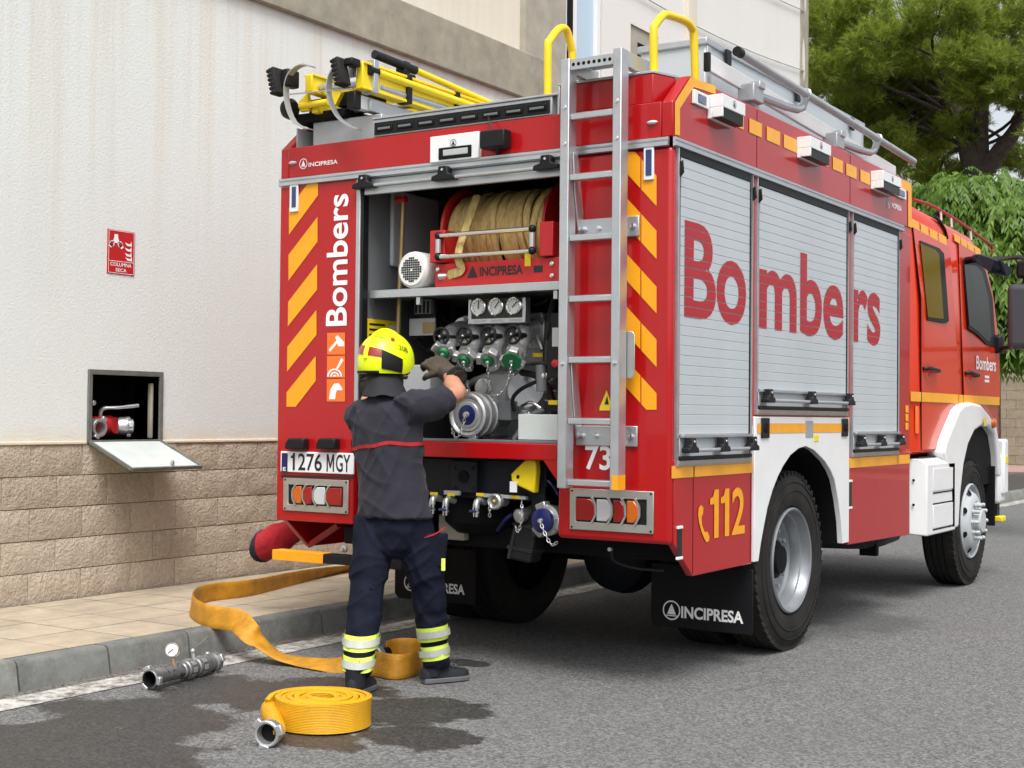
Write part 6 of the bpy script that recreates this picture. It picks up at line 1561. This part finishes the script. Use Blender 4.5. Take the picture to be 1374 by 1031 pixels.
v0 = A0+ad*AL*.66; B().tube([v0+V((0, 0, .03)), v0+V((-.01, .0, .075))], .009, 8).build('bleed_valve', 'cast_light', ga); B().ball(v0+V((-.01, 0, .08)), .014, 10).build('valve_knob', 'cast', ga)
rod0 = v0+V((-.01, 0, .085)); B().tube([rod0+V((0, .02, .01)), rod0+V((-.02, .12, .045))], .003, 6).build('valve_pin', 'chrome', ga)
mk = B(); rs = random.Random(2); u_ = ad.orthogonal().normalized(); q_ = ad.cross(u_)
for i in range(26):
    a = rs.uniform(0, 6.28); t_ = rs.uniform(.2, .44); e = u_*math.cos(a)+q_*math.sin(a); tt = ad.cross(e); c = A0+ad*AL*t_+e*.0366; l = rs.uniform(.004, .012); w_ = rs.uniform(.002, .005); rot = rs.uniform(0, 3.1)
    x_, y_ = ad*math.cos(rot)+tt*math.sin(rot), tt*math.cos(rot)-ad*math.sin(rot); mk.add([c-x_*l-y_*w_, c+x_*l-y_*w_, c+x_*l+y_*w_, c-x_*l+y_*w_], [(0, 1, 2, 3)])
mk.build('worn_print', 'print_black', ga)

# red and navy bundle under the left rear corner
bc = R(372, 724, .12)
bn = empty('cloth_bundle', (bc.x, bc.y, .55), 'red and navy cloth bundle stuffed under the rear left corner of truck', 'cloth bundle')
axp = [R(343, 738, .22), R(353, 732, .24), R(374, 724, .30), R(392, 716, .36), R(410, 708, .42)]
rr_ = [.06, .095, .10, .075, .05]
def lump(p, r, seed, n=18):
    return [p+V((0, math.cos(2*math.pi*j/n), math.sin(2*math.pi*j/n)))*r*(1+.13*noise.noise(V((math.cos(2*math.pi*j/n)*1.6, math.sin(2*math.pi*j/n)*1.6, seed*1.3)))+.06*noise.noise(V((math.cos(2*math.pi*j/n)*4, math.sin(2*math.pi*j/n)*4, seed*3)))) for j in range(n)]
pp = crom(axp, 5); rs_ = crom([V((r, 0, 0)) for r in rr_], 5)
k0 = 5
B().loft([lump(p, r.x*1.0, i*.4) for i, (p, r) in enumerate(zip(pp, rs_))][k0:], True).build('red_cloth', 'red_cloth', bn, angle=80)
B().loft([lump(p, r.x*(1.01 if i > 1 else .8+.1*i), i*.4) for i, (p, r) in enumerate(zip(pp, rs_))][:k0+2], True).build('navy_cloth', 'navy_cloth', bn, angle=80)

# dry leaf bits and grit along the kerb foot
rs = random.Random(9); b = B()
for i in range(420):
    x = -1.345+abs(rs.gauss(0, .035)); y = rs.uniform(-2.4, 3.0); l = rs.uniform(.004, .016); a = rs.uniform(0, 3.14); z = .009+rs.uniform(0, .004)
    u_, v_ = V((math.cos(a), math.sin(a), 0)), V((-math.sin(a), math.cos(a), 0))
    b.add([V((x, y, z))-u_*l, V((x, y, z+.003))-v_*l*.5, V((x, y, z))+u_*l, V((x, y, z+.005))+v_*l*.5], [(0, 1, 2, 3)])
tag(b.build('leaf_litter', 'litter'), 'dry brown leaf bits and grit along the foot of the kerb', 'leaf litter', kind='stuff')
# ================================================================== FIREFIGHTER
from mathutils.bvhtree import BVHTree
pc = G(530, 918, 0)
ff = empty('person', (.02, -.5, 0), 'person in yellow helmet, dark shirt and navy trousers working at the pump', 'person')
def solid(b, voxel, smooth, mats, name, parent, disp=None, post=None):
    me = b.mesh('raw', mats); ob = bpy.data.objects.new('raw', me); C.objects.link(ob)
    r_ = ob.modifiers.new('r', 'REMESH'); r_.mode = 'VOXEL'; r_.voxel_size = voxel; r_.use_smooth_shade = True
    s_ = ob.modifiers.new('s', 'SMOOTH'); s_.factor = .5; s_.iterations = smooth
    dg = bpy.context.evaluated_depsgraph_get(); out = bpy.data.meshes.new_from_object(ob.evaluated_get(dg)); out.name = name
    bpy.data.objects.remove(ob, do_unlink=True); bpy.data.meshes.remove(me)
    if disp:
        for v in out.vertices: v.co += v.normal*disp(v.co)
    out.polygons.foreach_set('use_smooth', [True]*len(out.polygons)); out.update()
    if not len(out.materials): out.materials.append(MATS[mats])
    o = put(name, out, parent)
    return o, BVHTree.FromPolygons([v.co.copy() for v in out.vertices], [tuple(p.vertices) for p in out.polygons])
def ell(c, a, b_, n=24, rz=0.): return [V(c)+V((math.cos(q)*a*math.cos(rz)-math.sin(q)*b_*math.sin(rz), math.cos(q)*a*math.sin(rz)+math.sin(q)*b_*math.cos(rz), 0)) for q in [2*math.pi*i/n for i in range(n)]]
F_ = lambda px, py, Y: R(px, py, Y)
# --- skeleton from the photo
sh_r, sh_l = F_(560, 545, -.47), V((0, 0, 0))
nb = F_(519, 528, -.48)
sh_l = V((nb.x-(sh_r.x-nb.x)*.88, -.47, sh_r.z-.055))
el_r = F_(613, 529, -.20); wr_r = F_(601, 502, -.05)
el_l = F_(488, 556, -.24); wr_l = F_(508, 512, -.10)
hip_r, hip_l = F_(553, 700, -.46), F_(503, 702, -.52)
kn_r, kn_l = F_(577, 800, -.36), F_(492, 800, -.62)
an_r, an_l = F_(585, 893, -.29), F_(479, 905, -.75)
hc = F_(518, 487, -.41)
# --- skin body (continuous): head, neck, trunk, arms, legs
b = B()
tor = [(690, 528, .15, .10), (650, 525, .15, .09), (610, 521, .15, .09), (570, 518, .165, .09), (552, 518, .14, .08), (542, 519, .10, .07), (527, 519, .065, .062), (512, 519, .058, .06), (495, 519, .06, .062)]
b.loft([ell(F_(x, y, -.49+max(0, (545-y)*.0013)), a, d) for y, x, a, d in tor])
b.ball(hc+V((0, .0, -.01)), .1, 20, (.78, 1.0, 1.16))
b.ball(hc+V((0, .105, -.02)), .018, 8, (.8, 1, 1.4)); b.ball(hc+V((0, .085, -.085)), .035, 10, (1.1, .8, .7))
for s in (1, -1): b.ball(hc+V((s*.08, .0, -.02)), .028, 10, (.4, .8, 1.2))
for sh, e, w_ in ((sh_r, el_r, wr_r), (sh_l, el_l, wr_l)):
    b.tube([sh, (sh+e)/2, e, e+(w_-e)*.35, w_, w_+(w_-e).normalized()*.05], [.05, .05, .046, .049, .033, .03], 16, smooth=4)
for h, k_, a_ in ((hip_r, kn_r, an_r), (hip_l, kn_l, an_l)): b.tube([h, (h+k_)/2, k_, (k_+a_)/2, a_], [.085, .075, .058, .055, .04], 16, smooth=3)
body, _ = solid(b, .011, 5, 'skin', 'body', ff)
for s in (1, -1): B().ball(hc+V((s*.032, .088, 0)), .012, 10).build('eye', 'plate_white', body)
# --- shirt
def crease(p):
    q = V((p.x*7, p.y*7, p.z*16+p.x*9)); q2 = V((p.x*3, p.y*3, p.z*7-p.x*5))
    f1 = 1-abs(noise.noise(V((p.x*3.5+2, p.y*3.5, p.z*9+p.x*7))))*2.2; f2 = 1-abs(noise.noise(V((p.x*5, p.y*5+4, p.z*6-p.x*12))))*2.2
    return .003*noise.noise(q)+.008*noise.noise(q2+V((5, 1, 2)))+.009*max(0, f1)**3+.008*max(0, f2)**3-.004
b = B()
st = [(694, 529, .205, .142), (672, 527, .194, .136), (645, 525, .186, .128), (615, 521, .190, .126), (590, 519, .200, .127), (568, 518, .206, .125), (552, 518, .196, .115), (542, 519, .158, .10), (533, 519, .108, .088), (527, 519, .088, .08)]
b.loft([ell(F_(x, y, -.49+max(0, (545-y)*.0012)), a, d, 28) for y, x, a, d in st])
for sh, e, f_ in ((sh_r, el_r, .72), (sh_l, el_l, .8)):
    d = (e-sh); b.tube([sh-d*.35+V((0, 0, .0)), sh, sh+d*.35+V((0, 0, -.012)), sh+d*f_+V((0, 0, -.010))], [.072, .086, .080, .071], 20, smooth=4)
shirt, sbv = solid(b, .008, 6, 'shirt', 'shirt', ff, crease)
def strip(bvh, cfun, zfun, a0, a1, h, off, n, rad_=.5):
    A_ = [a0+(a1-a0)*i/n for i in range(n+1)]; rows = [[], []]
    for k, dz in enumerate((-h/2, h/2)):
        for a in A_:
            c = cfun(zfun(a)+dz); dr_ = V((math.cos(a), math.sin(a), 0)); hit = bvh.ray_cast(c+dr_*rad_, -dr_, rad_)
            rows[k].append((hit[0]-c).length if hit[0] is not None else None)
        good = [x for x in rows[k] if x is not None]; md = sorted(good)[len(good)//2] if good else .1
        rows[k] = [x if x is not None else md for x in rows[k]]
    vs = []
    for i, a in enumerate(A_):
        dr_ = V((math.cos(a), math.sin(a), 0))
        for k, dz in enumerate((-h/2, h/2)): vs.append(cfun(zfun(a)+dz)+dr_*(max(rows[0][i], rows[1][i])*.5+rows[k][i]*.5+off))
    return vs, [(2*i, 2*i+2, 2*i+3, 2*i+1) for i in range(n)]
tz = F_(522, 600, -.49)
vs, fs = strip(sbv, lambda z: V((tz.x, -.49, z)), lambda a: tz.z+.022*math.cos(a+.5)+.004*math.sin(5*a), rad(-205), rad(22), .018, .003, 60, .27)
B().add(vs, fs).build('red_piping', 'red_cloth', shirt)
# --- trousers
def tcrease(p):
    q = V((p.x*8, p.y*8, p.z*9+p.x*14)); f1 = 1-abs(noise.noise(V((p.x*5+1, p.y*5, p.z*6+p.x*9))))*2.2; f2 = 1-abs(noise.noise(V((p.x*4, p.y*4+7, p.z*11-p.x*6))))*2.2
    return .004*noise.noise(q)+.009*max(0, f1)**3+.008*max(0, f2)**3-.003
b = B()
b.loft([ell(F_(528, 672, -.49), .165, .115), ell(F_(528, 690, -.49), .168, .117), ell(F_(528, 712, -.49), .168, .12), ell(F_(528, 735, -.49), .14, .11), ell(F_(528, 748, -.49), .06, .08)])
LEG = {}
for nm, h, k_, a_, r_ in (('l', hip_l, kn_l, an_l, (.098, .095, .084, .078, .072, .070)), ('r', hip_r, kn_r, an_r, (.098, .095, .083, .075, .069, .067))):
    pts = [h+V((0, 0, .02)), (h+k_)/2, k_, k_+(a_-k_)*.35, k_+(a_-k_)*.75, a_+V((0, 0, .0))]
    b.tube(pts, list(r_), 22, smooth=5); LEG[nm] = pts
tro, tbv = solid(b, .008, 6, 'trousers', 'trousers', ff, tcrease)
def legc(nm):
    k_, a_ = LEG[nm][2], LEG[nm][5]
    return lambda z: k_+(a_-k_)*((z-k_.z)/(a_.z-k_.z))
for nm, Yl, bands, sl in (('l', -.74, (860, 887), -.0), ('r', -.30, (848, 874), .0)):
    for py in bands:
        zc_ = F_(480 if nm == 'l' else 584, py, Yl).z
        zf = lambda a, o=0.: zc_+o+.012*math.cos(a-(2.2 if nm == 'l' else 0.6))
        vs, fs = strip(tbv, legc(nm), lambda a: zf(a), 0, 2*math.pi, .072, .004, 40, .15)
        bd_ = B().add(vs, fs).build('reflective_band', 'reflect_yellow', tro)
        vs, fs = strip(tbv, legc(nm), lambda a: zf(a), 0, 2*math.pi, .034, .011, 40, .15)
        B().add(vs, fs).build('reflective_stripe', 'reflect_grey', bd_)
# cargo pocket with red piping and tag on the right thigh
pk = F_(580, 722, -.42); dirp = V((.75, -.55, 0)).normalized()
hit = tbv.ray_cast(pk+dirp*.3, -dirp); q0 = hit[0] if hit[0] is not None else pk
sd_ = V((.55, .75, 0)).normalized()
pkt = B().obox(q0+V((0, 0, -.06)), sd_*.07, dirp*.014, V((.01, 0, .085))).build('cargo_pocket', 'trousers', tro, .012, 3)
B().tube([q0+dirp*.016-sd_*.07+V((0, 0, .0)), q0+dirp*.022+V((0, 0, .02)), q0+dirp*.016+sd_*.055+V((0, 0, .052))], .004, 6, smooth=4).build('pocket_piping', 'red_cloth', pkt)
tg = q0+V((0, 0, -.13))+dirp*.012+sd_*.05; B().obox(tg, sd_*.010, dirp*.002, (0, 0, .03)).build('reflective_tag', 'reflect_yellow', pkt)
tgl = F_(479, 745, -.58); B().obox(tgl+V((-.0, 0, 0)), (.003, 0, 0), (0, .012, 0), (0, 0, .022)).build('side_tag', 'plate_white', tro)
# --- shoes
def shoe(a_, d, K=.88):
    d = V(d).normalized(); s_ = V((d.y, -d.x, 0)); g = V((a_.x, a_.y, 0))
    prof = [(-.085, .030, .062), (-.06, .040, .085), (-.01, .042, .095), (.05, .044, .075), (.11, .050, .058), (.165, .047, .047), (.20, .032, .036)]
    sole = B(); rg_ = []; rg2 = []
    for t_, w_, h in prof:
        t_, w_, h = t_*K, w_*K, h*K; c = g+d*t_
        rg_.append([c+s_*(w_+.004)*u+V((0, 0, z)) for u, z in ((-1, .004), (1, .004), (1.03, .028), (-1.03, .028))])
        rg2.append([c+s_*w_*math.cos(q)+V((0, 0, .024+max(0, math.sin(q))*(h-.0))) for q in [math.pi*i/8 for i in range(9)]]+[c-s_*w_+V((0, 0, .015)), c+s_*w_+V((0, 0, .015))])
    up_ = B().loft(rg2).build('shoe', 'boot', ff, angle=70)
    sole.loft(rg_).build('sole', 'sole', up_, .004)
    B().tube([g-d*.02+V((0, 0, .04)), g-d*.02+V((0, 0, .13))], [.046, .05], 16).build('ankle_collar', 'boot', up_)
    for i in range(3): B().tube([g+d*(.05+.025*i)-s_*.03+V((0, 0, .098-.008*i)), g+d*(.05+.025*i)+V((0, 0, .106-.009*i)), g+d*(.05+.025*i)+s_*.03+V((0, 0, .098-.008*i))], .004, 6).build('lace', 'sole', up_)
shoe(an_l+V((0, .0, 0)), (-.25, .95, 0)); shoe(an_r, (.45, .9, 0))
# --- gloves
def hand(w_, fw_, palm_n, s, name='glove', K=1.22):
    """wrist, direction of fingers, palm normal, thumb side"""
    fw_ = V(fw_).normalized(); n_ = V(palm_n); n_ = (n_-fw_*n_.dot(fw_)).normalized(); sd = fw_.cross(n_)*s
    b = B()
    b.tube([w_-fw_*.075, w_-fw_*.02, w_+fw_*.02], [.052, .043, .040], 16, smooth=3)
    b.loft([[w_+fw_*t_+sd*(u*wd)+n_*(v_*th) for u, v_ in ((-1, -.6), (-.5, -1), (.5, -1), (1, -.6), (1, .6), (.5, 1), (-.5, 1), (-1, .6))] for t_, wd, th in ((0, .036, .026), (.03, .043, .027), (.07, .047, .025), (.10, .044, .021))])
    for k, (off, L) in enumerate(((-.034, .075), (-.012, .088), (.011, .082), (.033, .064))):
        a0 = w_+fw_*.095+sd*off; a1 = a0+fw_*L*.42+n_*.006; a2 = a1+fw_*L*.22+n_*L*.30; a3 = a2-fw_*L*.04+n_*L*.30
        b.tube([a0-fw_*.02, a0, a1, a2, a3], [.0125, .0135, .013, .0125, .010], 10, smooth=3)
    t0 = w_+fw_*.03+sd*-.036; t1 = t0+fw_*.035-sd*.028+n_*.018; t2 = t1+fw_*.03-sd*.004+n_*.03; b.tube([t0, t1, t2], [.016, .0145, .011], 10, smooth=4)
    b.v = [tuple(w_+(V(p)-w_)*K) for p in b.v]
    o, _ = solid(b, .006, 3, 'glove', name, ff, lambda p: .002*noise.noise(p*38)+.0025*noise.noise(p*17))
    B().tube([w_-fw_*.074*K, w_-fw_*.050*K], [.0545*K, .052*K], 16).build('glove_cuff', 'black_plastic', o)
    return o
tgt_r = F_(552, 466, .02)
hand(wr_r+(wr_r-el_r).normalized()*.02, (tgt_r-wr_r), (.1, .5, -.85), -1)
hand(wr_l, V((.02, .16, .10)), (.2, .4, -.85), 1)
# --- helmet
HC = hc+V((0, 0, .012)); HR = (.132, .162, .148)
def HP(az, el, off=0.):
    ca = math.cos(el); flare = 1+.07*max(0, -el)/.5
    return HC+V((math.cos(az)*ca*(HR[0]+off)*flare, math.sin(az)*ca*(HR[1]+off)*flare, math.sin(el)*(HR[2]+off)))
def low(az):     # lower rim: high at the face, low at the sides and neck
    f = math.sin(az)
    return rad(-28) if f < .1 else rad(-28)+(f-.1)/.9*rad(38)
def patch(a0, a1, e0, e1, off, na=18, ne=6):
    vs = [HP(a0+(a1-a0)*i/na, e0(a0+(a1-a0)*i/na)+(e1(a0+(a1-a0)*i/na)-e0(a0+(a1-a0)*i/na))*j/ne, off) for i in range(na+1) for j in range(ne+1)]
    return vs, [(i*(ne+1)+j, (i+1)*(ne+1)+j, (i+1)*(ne+1)+j+1, i*(ne+1)+j+1) for i in range(na) for j in range(ne)]
b = B(); na, ne = 40, 14
rings = [[HP(2*math.pi*i/na, low(2*math.pi*i/na)+(rad(89)-low(2*math.pi*i/na))*j/ne) for i in range(na)] for j in range(ne+1)]
b.loft([[HC+(p-HC)*.94 for p in rings[4]], [HC+(p-HC)*.93 for p in rings[0]]]+rings, True)
hm = b.build('helmet', 'helmet', ff, angle=50)
B().tube([HC+(HP(rad(-90), rad(j*15))-HC)*1.0+V((0, 0, .004)) if j <= 6 else HP(rad(90), rad(180-j*15))+V((0, 0, .004)) for j in range(0, 10)], .012, 8, smooth=3).build('helmet_crest', 'helmet', hm)
vs, fs = patch(rad(-155), rad(-55), lambda a: rad(16-12*(a+rad(155))/rad(100)), lambda a: rad(36-16*(a+rad(155))/rad(100)), .003); B().add(vs, fs).build('reflective_band', 'lens_red', hm)
vs, fs = patch(rad(-98), rad(-95), lambda a: rad(9), lambda a: rad(28), .004, 2, 2); B().add(vs, fs).build('band_joint', 'yellow', hm)
vs, fs = patch(rad(-55), rad(-12), lambda a: rad(-18-8*(a+rad(55))/rad(43)), lambda a: rad(19-18*(a+rad(55))/rad(43)), .004); B().add(vs, fs).build('side_insert', 'black_plastic', hm)
vs, fs = patch(rad(-150), rad(-60), lambda a: rad(-27), lambda a: rad(-22), .006, 16, 2); B().add(vs, fs).build('rim_trim', 'black_plastic', hm)
def on_helmet(s, azc, elc, wa, he, m, off=.0045):
    Pg, Fg = glyphs(s, 0.); B().add([HP(azc+(p[0]-.5)*wa, elc+(p[1]-.5)*he+(p[0]-.5)*-.10, off) for p in Pg], Fg).build('lettering', m, hm)
on_helmet('208', rad(-8), rad(22), rad(22), rad(11), 'print_black'); on_helmet('BOMBERS', rad(-62), rad(48), rad(42), rad(6), 'print_black')
vs, fs = patch(rad(-34), rad(-24), lambda a: rad(38), lambda a: rad(47), .004, 3, 3); B().add(vs, fs).build('emblem', 'print_red', hm)
# --- neck curtain
nk = []
for t_, (rx, ry) in ((0, (.092, .108)), (.3, (.086, .10)), (.6, (.09, .10)), (1.0, (.12, .115))):
    c = (HC+V((0, -.005, -.045)))*(1-t_)+(nb+V((0, -.01, -.015)))*t_; nk.append([c+V((math.cos(q)*rx, math.sin(q)*ry*(.9 if math.sin(q) > 0 else 1), .014*noise.noise(V((q*2, t_*3, 1)))))*1.0+V((math.cos(q), math.sin(q), 0))*.016*t_*noise.noise(V((math.cos(q)*3, math.sin(q)*3, t_)))for q in [2*math.pi*i/28 for i in range(28)]])
B().loft(nk, False).build('neck_curtain', 'boot', hm, angle=80)
